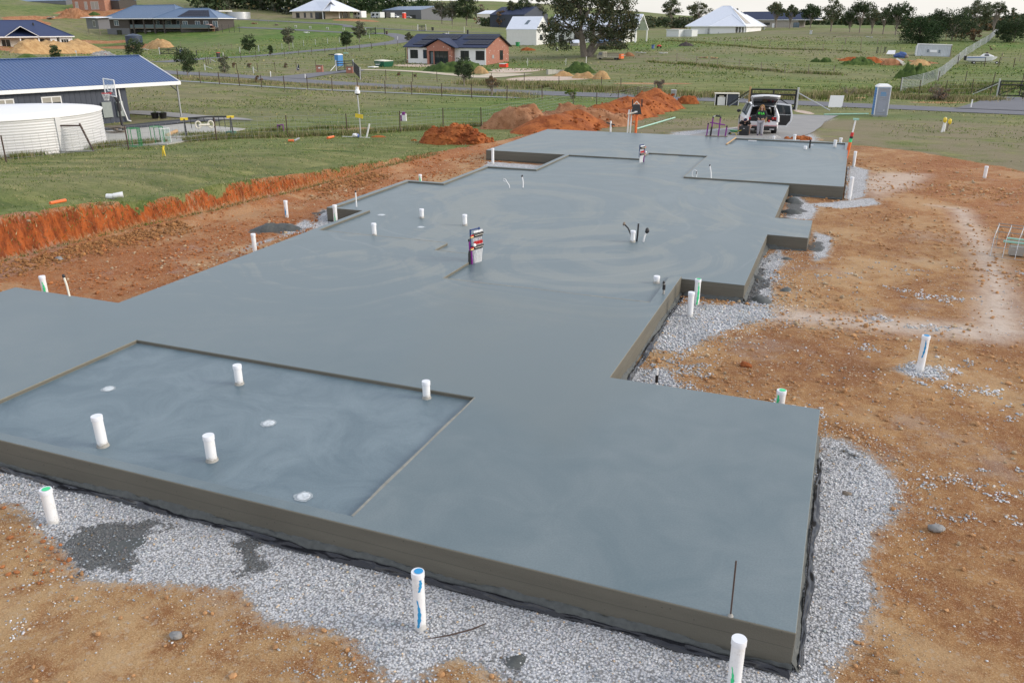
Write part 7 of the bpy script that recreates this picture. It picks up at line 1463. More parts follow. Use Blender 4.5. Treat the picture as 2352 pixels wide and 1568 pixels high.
# --- white hip roofed house
A, B = frame2('E', 415, 272, 1125, 262, 311); h = House('white_hip_house', 'white walled house with a tall pale hip roof and verandah posts', 'house', A, B, 20, 2.75, over=.6); L = h.L; X = lambda x: (x-415)/710*L
h.walls('white', down=1.2, x0=X(478), x1=X(955)); h.hip(6.2, 'roofwhite', ridge=8.8)
m = MB(); m.span((X(955), 3.2, -1.2), (L-.6, 19.4, h.H-.03), M['white']); m.build('recessed_wall', h.t)
for x, w_, z0, z1 in ((725, 22, 1.5, 2.5),): h.win(X(x), X(x+w_)-X(x), z0, z1-z0, fr='zinc', split=1)
for x in (960, 1005, 1040, 1075, 1110): h.post(X(x), .35, 'white' if x > 970 else 'oldwood', .12, 1.0)
m = MB(); m.span((X(662), -.1, 0), (X(690), .58, 2.0), M['zinc']); m.span((X(748), -.3, -.2), (X(830), .5, 1.0), M['zinc']); m.build('water_heater', h.t)
for x in (985, 1030, 1080): m = MB(); m.span((X(x), 3.1, 0), (X(x+22), 3.19, 2.2), M['glass']); m.build('dark_opening', h.t)
m = MB(); m.tube([(X(445), .4, -.3), (X(445), .4, h.H)], .1, M['white'], 6); m.build('corner_post', h.t)
A2 = B.copy(); B2 = at_depth(*U('E', 1365, 303), 292); B2[2] = A2[2]; h2 = House('white_hip_house', 'right hand wing of the pale hip roofed house, with deep verandah', 'house', A2, B2, 12, 2.75, over=.6); L2 = h2.L; h2.hip(3.6, 'roofwhite', 0, L2, -.1, 12)
h2.walls('white', down=1.2, y0=3.4)
for i in range(7): h2.post(L2*(.06+i*.148), .35, 'white', .16 if i % 2 else .3, 1.0)
for x in (.15, .4, .7): m = MB(); m.span((L2*x, 3.3, 0), (L2*(x+.12), 3.39, 2.2), M['glass']); m.build('dark_opening', h2.t)
# pale panels on the right slopes
H = h.H; c1 = (L-8.8, 10, H+6.2); e1 = (L, 0, H); e2 = (L, 20, H)
def onr(u, v): p_ = np.array(e1)*(1-u)+np.array(e2)*u; return p_*(1-v)+np.array(c1)*v
h.panels([onr(.12, .12), onr(.42, .12), onr(.42, .88), onr(.16, .88)], 4, 6, 'panelpale', lift=.1)
for o_ in (h, h2):
    pass
h2.panels([(L2*.35, 2.2, h2.H+.0+3.6*.33), (L2*.7, 2.2, h2.H+3.6*.33), (L2*.62, 4.6, h2.H+3.6*.75), (L2*.3, 4.6, h2.H+3.6*.75)], 5, 3, 'panelpale', lift=.15)
for i, (x0, x1, yb, yt) in enumerate(((192, 336, 424, 356), (340, 488, 436, 362))):
    a, b = at_depth(*U('E', x0, yb), 246), at_depth(*U('E', x1, yb), 243); a[2] = b[2] = hz(a[0], a[1]); hh = max(1.8, topz(a, U('E', x0, yt)[1])); d = b-a; m = MB(); m.span((0, 0, -.5), (float(np.hypot(*d[:2])), 3.0, hh), M['cladwhite']); t = thing('storage_container', ('left' if i == 0 else 'right')+' one of two low white sheds before the pale hip roofed house', 'container', a, math.atan2(d[1], d[0])); m.build('body', t); m = MB(); m.span((-.1, -.2, hh), (float(np.hypot(*d[:2]))+.05, 3.3, hh+.12), M['roofwhite']); m.build('lid', t)
# --- long brick house on the right with a black roof
A, B = frame2('E', 1250, 330, 1760, 322, 235); h = House('long_brick_house', 'long pale brick house with a black roof behind the pale hip roof', 'house', A, B, 14, 3.4, over=.6); h.walls('brickpale', down=1.5); L = h.L; h.hip(3.0, 'roofnavy', -14, L+6, 0, 14)
h.win(L*.17, L*.15, 1.4, 1.0, fr='blackpaint'); h.win(L*.86, 2.4, .1, 2.3, fr='blackpaint', mat='glassblue'); m = MB(); m.span((L*.38, .2, .3), (L*.43, .58, 2.0), M['white']); m.build('air_unit', h.t); m = MB(); m.span((-14, .6, -1), (.6, .8, 3.3), M['brickpale']); m.build('side_wall', h.t)
# --- left, low house with blue tiled roof
A, B = frame2('A', -420, 178, 872, 190, 437, 431); h = House('tiled_house', 'cream house with a dark blue hip roof behind the tan spoil mounds', 'house', A, B, 13, 2.7, over=.6); L = h.L; X = lambda x: (x+420)/1292*L; h.walls('cream', down=1.0, y0=2.6); h.hip(3.4, 'rooftiles'); 
m = MB(); m.span((X(575), .6, -1), (X(655), 2.62, h.H-.05), M['white']); m.span((X(690), .6, -1), (X(850), 2.62, h.H-.05), M['white']); m.build('front_bay', h.t)
g = House.gable(h, 2.2, 'rooftiles', X(30), X(450), -.2, 8, None, 'white', 1)
for x in (215, 435): h.post(X(x), .4, 'white', .12, 1)
for x0, x1 in ((0, 105), (235, 290), (405, 515)): h.win(X(x0), X(x1)-X(x0), 0, 2.1, fr='white' if x0 == 0 else 'blackpaint', y=2.6)
h.win(X(705), X(800)-X(705), .9, 1.2, fr='white', split=3)
m = MB(); m.tube([(X(437), 4.5, h.H+2.0), (X(437), 4.5, h.H+2.9)], .18, M['blackpaint'], 8); m.build('vent', h.t)
# --- two storey house
A, B = frame2('A', 1195, 263, 2072, 252, 218, 222); h = House('two_storey_house', 'two storey grey and brown house with a blue hip roof and balcony', 'house', A, B, 15, 5.6, over=.7); L = h.L; X = lambda x: (x-1195)/877*L
m = MB(); m.span((X(1218), .7, 2.75), (X(1490), 14, 5.55), M['brickbrown']); m.span((X(1490), 4, -1), (L, 14, 5.55), M['brickbrown']); m.build('wall', h.t); m = MB(); m.span((X(1218), .68, -1.5), (X(1490), 14, 2.74), M['cladgrey']); m.span((X(1490), 3.6, -1.5), (L, 14, 2.3), M['cladgrey']); m.build('lower_wall', h.t); h.hip(4.0, 'rooflightblue', ridge=7.0)
m = MB(); m.span((X(1490), .8, 2.6), (L+12, 3.6, 2.8), M['oldwood']); m.build('balcony_floor', h.t); m = MB(); m.span((X(1500), .8, 2.8), (L+12, .84, 3.8), M['glassblue']); m.build('balcony_glass', h.t)
for x in (1490, 1545, 1670, 1790, 1900): m = MB(); m.span((X(x)-.3, .7, -1.5), (X(x)+.25, 1.2, 5.55), M['brickbrown']); m.build('pillar', h.t)
h.win(X(1318), 1.9, 3.5, 1.6, fr='white', mat='glassblue', y=.68); h.win(X(1335), 2.1, 0, 2.2, fr='blackpaint', y=.66)
for x0 in (1690, 1830, 1960): h.win(X(x0), 2.6, 2.9, 2.1, fr='white', mat='glassblue', y=3.99)
m = MB(); m.span((X(1575), 3.5, -.3), (X(1660), 3.59, 2.0), M['zinc']); m.build('garage_door', h.t)
A3 = B.copy(); B3 = at_depth(*U('B', 505, 225), 250); B3[2] = A3[2]; h3 = House('two_storey_house', 'single storey right wing of the blue roofed house with a long solar array', 'house', A3, B3, 12, 3.0, over=.6); L3 = h3.L; h3.walls('brickbrown', down=1.2); h3.hip(2.9, 'rooflightblue', -8, L3, 0, 12)
for f in (.12, .42, .62, .84): h3.win(L3*f, 1.6, .4, 1.8, fr='white', mat='glassblue')
sl3 = 2.9/6; h3.panels([(0, .9, h3.H+.9*sl3), (L3*.78, .9, h3.H+.9*sl3), (L3*.62, 4.8, h3.H+4.8*sl3), (2, 4.8, h3.H+4.8*sl3)], 10, 3, 'solar')
fence('pool_fence', 'dark railed deck fence in front of the blue roofed house wing', [G('B', x, 385) for x in (0, 100, 200, 300, 400, 480, 560, 640, 700, 760)], 2.2, .06, 'blackpaint', 3)
p = G('B', 400, 375); t = thing('garden_umbrella', 'closed red and brown patio umbrella by the deck fence', 'umbrella', p, 0); k = zpx(1, p); m = MB(); m.tube([(0, 0, 0), (0, 0, 75*k)], .05, M['white'], 6); m.build('pole', t); m = MB(); m.lathe([(55*k, 68*k), (45*k, 78*k), (.01, 85*k)], simple('umbrella cloth', (.45, .3, .28), .9), 12); m.build('canopy', t); m = MB(); m.span((-35*k, -.5, 0), (60*k, .8, 62*k), M['brickorange']); tag(m.build('barbecue', None, p+[0, 1.2, 0]), 'rust coloured outdoor oven on the deck', 'oven')
# --- white roofed house upper middle
A, B = frame2('B', 1350, 292, 1730, 283, 131, 133); h = House('white_roofed_house', 'cream brick house with a white roof and front gable below the pines', 'house', A, B, 14, 2.75, over=.5); L = h.L; X = lambda x: (x-1350)/380*L; h.walls('brickcream', down=1.0); h.hip(3.9, 'roofwhite', 0, L+4, 0, 14, ridge=6.5)
for x0, x1 in ((1408, 1450), (1502, 1525), (1578, 1602)): h.win(X(x0), X(x1)-X(x0), .5, 1.7, fr='brickbrown', split=1)
m = MB(); m.span((X(1635), .4, 0), (X(1750), .49, 2.3), M['glass']); m.build('glass_doors', h.t)
A4 = B.copy(); B4 = at_depth(*U('B', 2070, 136), 290); B4[2] = A4[2]; h4 = House('white_roofed_house', 'right wing of the white roofed cream brick house under a big gable', 'house', A4, B4, 12, 2.75, over=.5); L4 = h4.L; h4.walls('brickcream', down=1.0, y0=2.5); h4.hip(2.6, 'roofwhite', L4*.45, L4, 0, 12); h4.gable(3.2, 'roofwhite', 0, L4*.62, -.3, 12, None, 'white', 1)
m = MB(); m.add([(0.3, 2.4, h4.H), (L4*.6, 2.4, h4.H), (L4*.31, 2.4, h4.H+2.9)], [(0, 1, 2)], M['cream']); m.build('gable_wall', h4.t)
for x in (.02, .58): h4.post(L4*x, .1, 'white', .12)
for f in (.12, .38, .64, .83): h4.win(L4*f, 1.8, .3, 1.9, fr='brickbrown', y=2.5)
# --- sheds
def shed_box(label, kx, xa, dA, xb, dB, ey, w, hgt, rise, wall, roof, name='shed', doors=(), eyb=None, ends=None, over=.1, down=1.0, group=None):
    A, B = frame2(kx, xa, dA, xb, dB, ey, eyb); h = House(name, label, 'shed', A, B, w, hgt, over=over, group=group); h.walls(wall, down=down); h.gable(rise, roof, 0, h.L, 0, w, ends or wall, roof)
    for a, b, z, mt in doors: m = MB(); m.span((h.L*a, over-.06, -.2), (h.L*b, over-.002, z), M[mt]); m.build('door', h.t)
    return h
shed_box('long grey farm shed with three roller doors behind the red toilet', 'C', 375, 440, 835, 425, 122, 26, 9.0, 2.0, 'cladgrey', 'rooflightblue', doors=((.12, .26, 5.5, 'steel'), (.42, .56, 6.5, 'steel'), (.72, .86, 6.5, 'blackpaint')), eyb=118)
shed_box('long charcoal shed with open bays at the top left corner', 'A', 100, 330, 770, 312, 18, 9, 6.2, 1.4, 'cladgrey', 'rooflightblue', doors=((.24, .32, 3.0, 'glass'), (.39, .46, 3.0, 'glass'), (.56, .63, 3.0, 'glass')), eyb=14)
h = shed_box('orange brick house at the top left with a blue roof edge', 'A', 838, 300, 1220, 295, -5, 10, 5.0, 1.8, 'brickorange', 'rooflightblue', name='orange_brick_house'); h.t['category'] = 'house'
for a in (.09, .37, .57): h.win(h.L*a, 1.4 if a < .5 else 3.6, 1.6, 2.6, fr='white', mat='curtain', y=.1)
shed_box('open garage end with white posts beside the top left brick house', 'A', 1222, 299, 1392, 296, 6, 8, 4.6, 1.0, 'brickbrown', 'rooflightblue')
shed_box('low dark blue garden shed left of the cream brick house', 'B', 1005, 335, 1200, 325, 122, 6, 3.2, .8, 'cladgrey', 'roofwhite', doors=((.3, .45, 2.4, 'blackpaint'), (.7, .85, 2.4, 'blackpaint')))
shed_box('second grey garden shed touching the cream brick house', 'B', 1200, 325, 1345, 318, 120, 5, 3.0, .8, 'cladgrey', 'roofwhite')
shed_box('cream farm shed with a green tarp beside it behind the dark trees', 'C', 1490, 400, 1665, 395, 165, 14, 6.5, 1.6, 'cream', 'roofwhite', doors=((.3, .5, 4.0, 'conc'), (.65, .85, 4.0, 'conc')))
shed_box('black pitched barn half hidden by trees left of the white boarded house', 'C', 1640, 330, 2050, 320, 175, 16, 6.5, 3.0, 'clad', 'roofnavy')
shed_box('blue garden shed under the gums on the far right', 'F', 1310, 260, 1442, 258, 342, 3, 3.2, .6, 'tarp', 'cladwhite')
shed_box('white roofed carport on the slope above the two storey house', 'A', 1690, 330, 2150, 322, 110, 10, 2.0, 1.2, 'cream', 'roofwhite')
# small shed on stilts
p = G('A', 1080, 300); A, B = frame2('A', 1000, 232, 1140, 228, 212); h = House('raised_shed', 'little grey shed on stumps with one dark window on the left slope', 'shed', A, B, 3.5, 2.9, over=.1); h.walls('cladgrey', down=0.0); h.win(h.L*.55, h.L*.2, .5, 1.7, fr='white', y=.1); m = MB(); m.add([(-1.2, -.8, h.H+.1), (h.L+1.0, -.8, h.H-.05), (h.L+1.0, 3.9, h.H+.2), (-1.2, 3.9, h.H+.35)], [(0, 1, 2, 3)], M['roofwhite']); o = m.build('roof', h.t); md = o.modifiers.new('s', 'SOLIDIFY'); md.thickness = .1
for x in (.1, h.L-.2): m = MB(); m.span((x, .2, -1.5), (x+.12, .3, 0), M['oldwood']); m.build('stump', h.t)
# open carport by the round steel tank
p = G('B', 515, 215); k = zpx(1, p); t = thing('open_carport', 'flat white roofed open shelter beside the round steel tank', 'shelter', p, R(-20)); m = MB(); m.span((-125*k, -2, 70*k), (140*k, 3, 80*k), M['white']); m.build('roof', t)
for x in (-8, 25): m = MB(); m.span((x*k, -1.8, 0), ((x+8)*k, -1.5, 70*k), M['white']); m.build('post', t)
m = MB(); m.span((-80*k, 0, 0), (-20*k, 2.5, 50*k), M['rust']); m.build('stored_machine', t)
def small_tank(label, k, x0, x1, yb, yt, wall, roof, cone=.1):
    p = G(k, (x0+x1)/2, yb); r_ = zpx((x1-x0)/2, p); c = p+np.array([*(p[:2]/np.hypot(*p[:2])*r_), 0]); h_ = zpx(yb-yt, p); t = thing('water_tank', label, 'water tank', c, 0); m = MB(); N = 20; m.lathe([(r_*(1+.012*(i % 2)), -.3+(h_+.3)*i/N) for i in range(N+1)], M[wall], 40); m.build('tank_wall', t); m = MB(); m.lathe([(r_*1.02, h_), (r_*.5, h_+r_*cone), (.001, h_+r_*cone*1.4)], M[roof], 40); m.build('lid', t); return t
small_tank('round galvanised steel water tank on the slope', 'B', 607, 888, 230, 152, 'zinc', 'zinc', .02); small_tank('dark blue ribbed poly water tank behind the mid left tree', 'A', 1492, 1680, 540, 432, 'tankblue', 'tankblue', .18)
# --- vehicles and caravans far away
def far_car(label, k, x0, x1, yb, yt, mat, yaw=0, kind='car'):
    p = G(k, (x0+x1)/2, yb); L_ = zpx(x1-x0, p); h_ = max(zpx(yb-yt, p), L_*.28); t = thing('parked_car', label, kind, p, R(yaw)-.35); m = MB(); w_ = 1.8
    def rg(x, z0, z1, w): return [(x, -w, z0), (x, w, z0), (x, w, z1), (x, -w, z1)]
    loft(m, [rg(-L_/2, h_*.25, h_*.5, .75), rg(-L_*.45, h_*.18, h_*.58, .88), rg(L_*.15, h_*.18, h_*.62, .9), rg(L_*.46, h_*.18, h_*.5, .86), rg(L_/2, h_*.25, h_*.42, .7)], mat); m.build('body', t)
    m = MB(); loft(m, [rg(-L_*.42, h_*.58, h_*.6, .8), rg(-L_*.3, h_*.58, h_, .68), rg(L_*.05, h_*.6, h_, .68), rg(L_*.22, h_*.6, h_*.62, .8)], M['glass']); m.build('cabin_glass', t)
    m = MB(); m.box((-L_*.12, 0, h_), (L_*.36, 1.3, .05), mat); m.build('roof', t)
    for x in (-.3, .32):
        for y in (-.85, .85): m = MB(); m.tube([(L_*x, y-.08, h_*.2), (L_*x, y+.08, h_*.2)], h_*.22, M['rubber'], 12); m.build('wheel', t)
far_car('white utility parked under the pines left of the white caravan', 'C', 248, 328, 218, 186, M['carwhite']); far_car('white ute with a pale tray rack left of the red toilet', 'C', 490, 580, 218, 178, M['carwhite'], 5); far_car('silver car right of the red toilet', 'C', 650, 728, 220, 186, M['zinc'], 10); far_car('grey car peeping behind the gable of the brick house', 'C', 1095, 1160, 412, 398, M['zinc'])
def caravan(label, k, x0, x1, yb, yt, mat='white', open_=False):
    p = G(k, (x0+x1)/2, yb); L_ = zpx(x1-x0, p); h_ = zpx(yb-yt, p); t = thing('caravan', label, 'caravan', p, -.35); m = MB(); m.span((-L_/2, 0, h_*.12), (L_/2, 2.3, h_), M[mat]); m.build('body', t, bevel=.1); m = MB(); m.span((-L_*.35, -.03, h_*.5), (-L_*.1, -.002, h_*.8), M['glass']); m.span((L_*.1, -.03, h_*.5), (L_*.3, -.002, h_*.8), M['glass']); m.build('window', t); m = MB()
    for x in (-.12, .12): m.tube([(L_*x-.0, -.05, h_*.1), (L_*x, .2, h_*.1)], h_*.11, M['rubber'], 10)
    m.build('wheel', t)
caravan('white caravan between the white roofed house and the box trailer', 'C', 10, 165, 222, 140); caravan('long pale box trailer beside the dark equipment', 'C', 215, 385, 220, 152, 'cladwhite'); caravan('small dark fronted horse float left of the grey shed', 'C', 385, 435, 220, 150, 'blackpaint'); caravan('small white horse float right of the dark one', 'C', 440, 492, 215, 158, 'cladwhite')
# flatbed truck
p = G('D', 1300, 706); k = zpx(1, p); t = thing('flatbed_truck', 'old drab flatbed truck with slatted tray parked below the big gum', 'truck', p, R(-6)); D_ = M['drab'] = simple('faded khaki paint', (.34, .32, .24), .8, var=.2)
m = MB(); loft(m, [[(-175*k, y, z) for y, z in ((0, 14*k), (2, 14*k), (2, 40*k), (0, 40*k))], [(-170*k, y, z) for y, z in ((0, 14*k), (2, 14*k), (2, 50*k), (0, 50*k))], [(-150*k, y, z) for y, z in ((.1, 14*k), (1.9, 14*k), (1.85, 86*k), (.15, 86*k))], [(-100*k, y, z) for y, z in ((.05, 14*k), (1.95, 14*k), (1.9, 86*k), (.1, 86*k))]], D_, smooth=False); m.build('cab', t)
m = MB(); m.add([(-158*k, -.02, 52*k), (-112*k, -.02, 52*k), (-112*k, .06, 80*k), (-148*k, .06, 80*k)], [(0, 1, 2, 3)], M['glass']); m.build('cab_window', t)
m = MB(); m.span((-95*k, 0, 22*k), (110*k, 2.2, 32*k), D_); m.build('tray', t)
for i in range(9): x = (-92+i*24)*k; m = MB(); m.span((x, 0, 32*k), (x+4*k, .06, 84*k), M['oldwood']); m.build('tray_stake', t)
for z in (40, 54, 68): m = MB(); m.span((-95*k, -.02, z*k), (110*k, -.0, (z+9)*k), D_ if z < 60 else M['oldwood']); m.build('tray_board', t)
for x in (-135, 55, 85): m = MB(); m.tube([(x*k, -.02, 10*k), (x*k, .3, 10*k)], 13*k, M['rubber'], 14); m.build('wheel', t)
m = MB(); m.box((118*k, .6, 40*k), (28*k, 1.4, 50*k), M['orange']); m.tube([(112*k, 0, 52*k), (180*k, 0, 50*k)], .06, M['cream'], 5); m.build('tail_load', t)
# boat on trailer
p = G('F', 1860, 752); k = zpx(1, p); t = thing('motor_boat', 'white cabin motor boat on a trailer behind the dark post fence', 'boat', p, R(2)); m = MB()
def hull(x, zk, zt, w): return [(x*k, -w*k, zt*k), (x*k, -w*.8*k, (zk+8)*k), (x*k, 0, zk*k), (x*k, w*.8*k, (zk+8)*k), (x*k, w*k, zt*k)]
Hs = [hull(-175, 28, 80, 42), hull(-90, 24, 82, 46), hull(20, 24, 84, 46), hull(90, 30, 84, 34), hull(130, 52, 80, 14), hull(145, 72, 76, 2)]
m.add([q for r_ in Hs for q in r_], [(i*5+j, i*5+j+1, (i+1)*5+j+1, (i+1)*5+j) for i in range(5) for j in range(4)]+[(4, 3, 2, 1, 0)], M['carwhite'], False); m.add([r_[0] for r_ in Hs]+[r_[4] for r_ in Hs], [(i, i+1, i+7, i+6) for i in range(5)], M['carwhite']); m.build('hull', t)
m = MB(); loft(m, [[(x*k, -w*k, z0*k), (x*k, w*k, z0*k), (x*k, w*.75*k, z1*k), (x*k, -w*.75*k, z1*k)] for x, w, z0, z1 in ((-30, 34, 80, 86), (0, 36, 80, 112), (50, 32, 80, 112), (110, 18, 80, 86))], M['white'], smooth=False); m.build('cabin', t); m = MB(); m.add([(2*k, -36*k, 88*k), (55*k, -33*k, 88*k), (45*k, -28*k, 106*k), (5*k, -29*k, 106*k)], [(0, 1, 2, 3)], M['glass']); m.build('cabin_window', t)
m = MB(); m.add([(x*k, -46.6*k, z*k) for x, z in ((-172, 66), (20, 68), (20, 74), (-172, 73))], [(0, 1, 2, 3)], M['blue']); m.build('side_stripe', t); m = MB(); m.box((-190*k, 0, 62*k), (26*k, 16*k, 50*k), M['black']); m.build('outboard_motor', t); m = MB(); m.blob((30*k, 0, 118*k), 14*k, M['rust'], 2, 2, .3); m.build('folded_canopy', t)
m = MB(); m.tube([(-150*k, -20*k, 20*k), (160*k, 0, 22*k)], 2.5*k, M['zinc'], 5); m.tube([(-150*k, 20*k, 20*k), (160*k, 0, 22*k)], 2.5*k, M['zinc'], 5); m.build('trailer_frame', t)
for x, y in ((-95, -44), (-95, 44), (150, 0)): m = MB(); m.tube([(x*k, (y-5)*k, 14*k), (x*k, (y+5)*k, 14*k)], 17*k, M['rubber'], 16); w_ = m.build('trailer_wheel', t); m = MB(); m.tube([(x*k, (y-6)*k, 14*k), (x*k, (y+6)*k, 14*k)], 8*k, M['white'], 10); m.build('rim', w_)
# tilted container
p = G('F', 1280, 665); k = zpx(1, p); t = thing('shipping_container', 'faded white container sunk and leaning in the weeds', 'container', p, R(4)); t.rotation_euler = (R(-9), R(1.5), R(4));
M['contwhite'] = simple('weathered white container steel', (.50, .53, .56), .7, var=.22, scale=1.2); m = MB(); N = 44; m.add([q for i in range(N+1) for q in (((-180+360*i/N)*k, (.09 if (i//1) % 2 else 0), -8*k), ((-180+360*i/N)*k, (.09 if i % 2 else 0), 128*k))], [(2*i, 2*i+2, 2*i+3, 2*i+1) for i in range(N)], M['contwhite']); m.span((-180*k, .1, -8*k), (180*k, 2.4, 130*k), M['contwhite']); m.build('corrugated_side', t)
m = MB(); m.span((-186*k, -.05, 128*k), (186*k, .1, 138*k), M['white']); m.span((178*k, -.06, -8*k), (186*k, .1, 128*k), M['oldwood']); m.span((-188*k, -.06, -8*k), (-180*k, .1, 128*k), M['white']); m.build('corner_frame', t)
m = MB(); m.span((-72*k, -.035, 42*k), (-54*k, -.004, 76*k), M['glassblue']); m.span((50*k, -.035, 40*k), (70*k, -.004, 74*k), M['glassblue']); m.span((-40*k, -.03, 44*k), (35*k, -.004, 72*k), M['carwhite']); m.build('faded_lettering', t)
m = MB(); q = G('F', 785, 640); k = zpx(1, q); m.add([(-50*k, 0, 0), (45*k, 0, 0), (48*k, .8, 42*k), (-30*k, .8, 42*k), (-50*k, .1, 0), (45*k, .1, 0), (48*k, .9, 42*k), (-30*k, .9, 42*k)], [(0, 1, 2, 3), (7, 6, 5, 4), (0, 4, 5, 1), (1, 5, 6, 2), (2, 6, 7, 3), (3, 7, 4, 0)], M['white']); tag(m.build('metal_sheet', None, q), 'white sheet leaning in the paddock left of the tarp heap', 'panel')
m = MB(); q = G('F', 890, 680); k = zpx(1, q); m.blob((0, 0, 20*k), 55*k, M['tarp'], 5, 3, .6, (1.2, .7, .7)); m.blob((70*k, 0, 10*k), 25*k, M['oldwood'], 6, 2, .6); tag(m.build('tarp_heap', None, q), 'rubbish heap under a dark blue tarp in the right paddock', 'tarp heap')
m = MB(); a = G('F', 850, 745); b = G('F', 930, 775); m.tube([a+[0, 0, .5], b+[0, 0, .3]], .3, M['cream'], 4, smooth=False); tag(m.build('board'), 'pale board lying on the brown and red heap', 'board')
for x in (620, 708): m = MB(); q = G('F', x, 628); k = zpx(1, q); m.tube([(-5*k, 0, 0), (0, 0, 70*k)], 4*k, M['blackpaint'], 5); m.tube([(8*k, 0, 0), (12*k, 0, 68*k)], 3*k, M['blackpaint'], 5); tag(m.build('twin_post', None, q), ('left' if x == 620 else 'right')+' pair of black posts on the paddock fence', 'post')
# animal in the right paddock
q = G('F', 1965, 592); k = zpx(1, q)*1.15; t = thing('kangaroo', 'brown kangaroo crouched in the far right paddock', 'kangaroo', q, R(200)); fur = simple('brown fur', (.13, .085, .06), .95)
skin('body', [(0, 0, 12*k), (8*k, 0, 18*k), (15*k, 0, 26*k), (19*k, 0, 32*k), (24*k, 0, 32*k), (-10*k, 0, 5*k), (-24*k, 0, 2*k), (2*k, -4*k, 6*k), (8*k, -4*k, 1.5*k), (2*k, 4*k, 6*k), (8*k, 4*k, 1.5*k), (16*k, -3*k, 17*k), (16*k, 3*k, 17*k), (18*k, -2*k, 37*k), (18*k, 2*k, 37*k)], [(0, 1), (1, 2), (2, 3), (3, 4), (0, 5), (5, 6), (0, 7), (7, 8), (0, 9), (9, 10), (1, 11), (1, 12), (3, 13), (3, 14)], [8*k, 7*k, 4*k, 3.5*k, 2*k, 4*k, 1.5*k, 4*k, 1.6*k, 4*k, 1.6*k, 1.3*k, 1.3*k, 1.2*k, 1.2*k], fur, t)
# skip bin and clutter by the brick house
p = G('C', 352, 790); k = zpx(1, p); t = thing('skip_bin', 'dark green skip bin with white lettering left of the brick house', 'skip bin', p, R(-12)); m = MB(); m.box((0, 1.0, 32*k), (130*k, 2.0, 62*k), M['greenskip'] if 'greenskip' in M else simple('green skip paint', (.01, .10, .055), .5), taper=1.2); m.build('body', t)
for row, n in ((40*k, 9), (22*k, 7)):
    m = MB()
    for i in range(n): x = (-58+i*9)*k; m.span((x, -.14, row), (x+6*k, -.10, row+10*k), M['white'])
    m.build('lettering', t)
m = MB(); m.box((0, 1, 68*k), (150*k, 2.2, 8*k), M['cream'], Matrix.Rotation(.05, 3, 'Y')); m.build('rubbish', t)
m = MB(); q = G('C', 245, 800); k = zpx(1, q); m.span((-40*k, 0, .05), (40*k, 1.5, .18), M['white']); tag(m.build('white_board', None, q), 'white board on the grass in front of the green skip', 'board')
m = MB(); q = G('C', 1795, 795); k = zpx(1, q); m.span((-45*k, 0, 0), (45*k, .9, 42*k), M['loored']); m.span((-46*k, -.02, 36*k), (30*k, .92, 44*k), M['white']); tag(m.build('red_crate', None, q), 'red crate with a white band at the brick gable wall', 'crate')
p = G('D', 800, 745)
a, b = G('D', 565, 880), G('D', 765, 855); d = b-a; Lw = float(np.hypot(*d[:2])); hh = topz(a, U('D', 565, 822)[1]); t = thing('retaining_wall', 'short pale block retaining wall in the tan earth', 'wall', a, math.atan2(d[1], d[0]))
for i in range(4): m = MB(); m.span((Lw*i/4+.02, 0, -.2), (Lw*(i+1)/4-.02, .3, hh*(1-.12*i)), M['conc']); m.build('block', t)
# odd posts and signs
def sign(k, x, yb, yt, w, h_, mat, lb, cat='sign', pm='zinc', tri=False):
    p = G(k, x, yb); s_ = zpx(1, p); H_ = topz(p, U(k, x, yt)[1]); t = thing('road_sign', lb, cat, p, -.4); m = MB(); m.tube([(0, 0, -.1), (0, 0, H_)], .05, M[pm], 6); m.build('post', t); m = MB()
    if tri:
        for sc, mt, dy in ((1, 'red', -.06), (.66, 'white', -.08)): cz = H_-h_*s_*.4; m.add([(-w*s_/2*sc, dy, cz+h_*s_*.4*sc), (0, dy, cz-h_*s_*.6*sc), (w*s_/2*sc, dy, cz+h_*s_*.4*sc)], [(0, 1, 2)], M[mt])
        m.add([(-w*s_/2, -.03, H_), (0, -.03, H_-h_*s_), (w*s_/2, -.03, H_)], [(2, 1, 0)], M['zinc'])
    else: m.span((-w*s_/2, -.06, H_-h_*s_), (w*s_/2, -.02, H_), M[mat])
    m.build('sign_plate', t); return t
sign('A', 1255, 700, 632, 52, 36, 'red', 'red and white give way sign seen over the blue shed roof', tri=True); t = sign('A', 905, 672, 596, 46, 22, 'white', 'white street name board on a pole among the tan mounds')
p = G('A', 2130, 632); k = zpx(1, p); t = thing('notice_boards', 'white, blue and green notice boards beside the left farm gate', 'sign', p, -.3); m = MB(); m.span((-35*k, 0, 8*k), (8*k, .1, 55*k), M['white']); m.span((-33*k, -.03, 22*k), (6*k, -.002, 40*k), M['tarp']); m.build('left_board', t); m = MB(); m.span((8*k, 0, 8*k), (40*k, .1, 55*k), M['carwhite']); m.span((14*k, -.03, 14*k), (38*k, -.002, 26*k), M['green']); m.span((16*k, -.03, 30*k), (30*k, -.002, 48*k), M['blackpaint']); m.build('right_board', t)
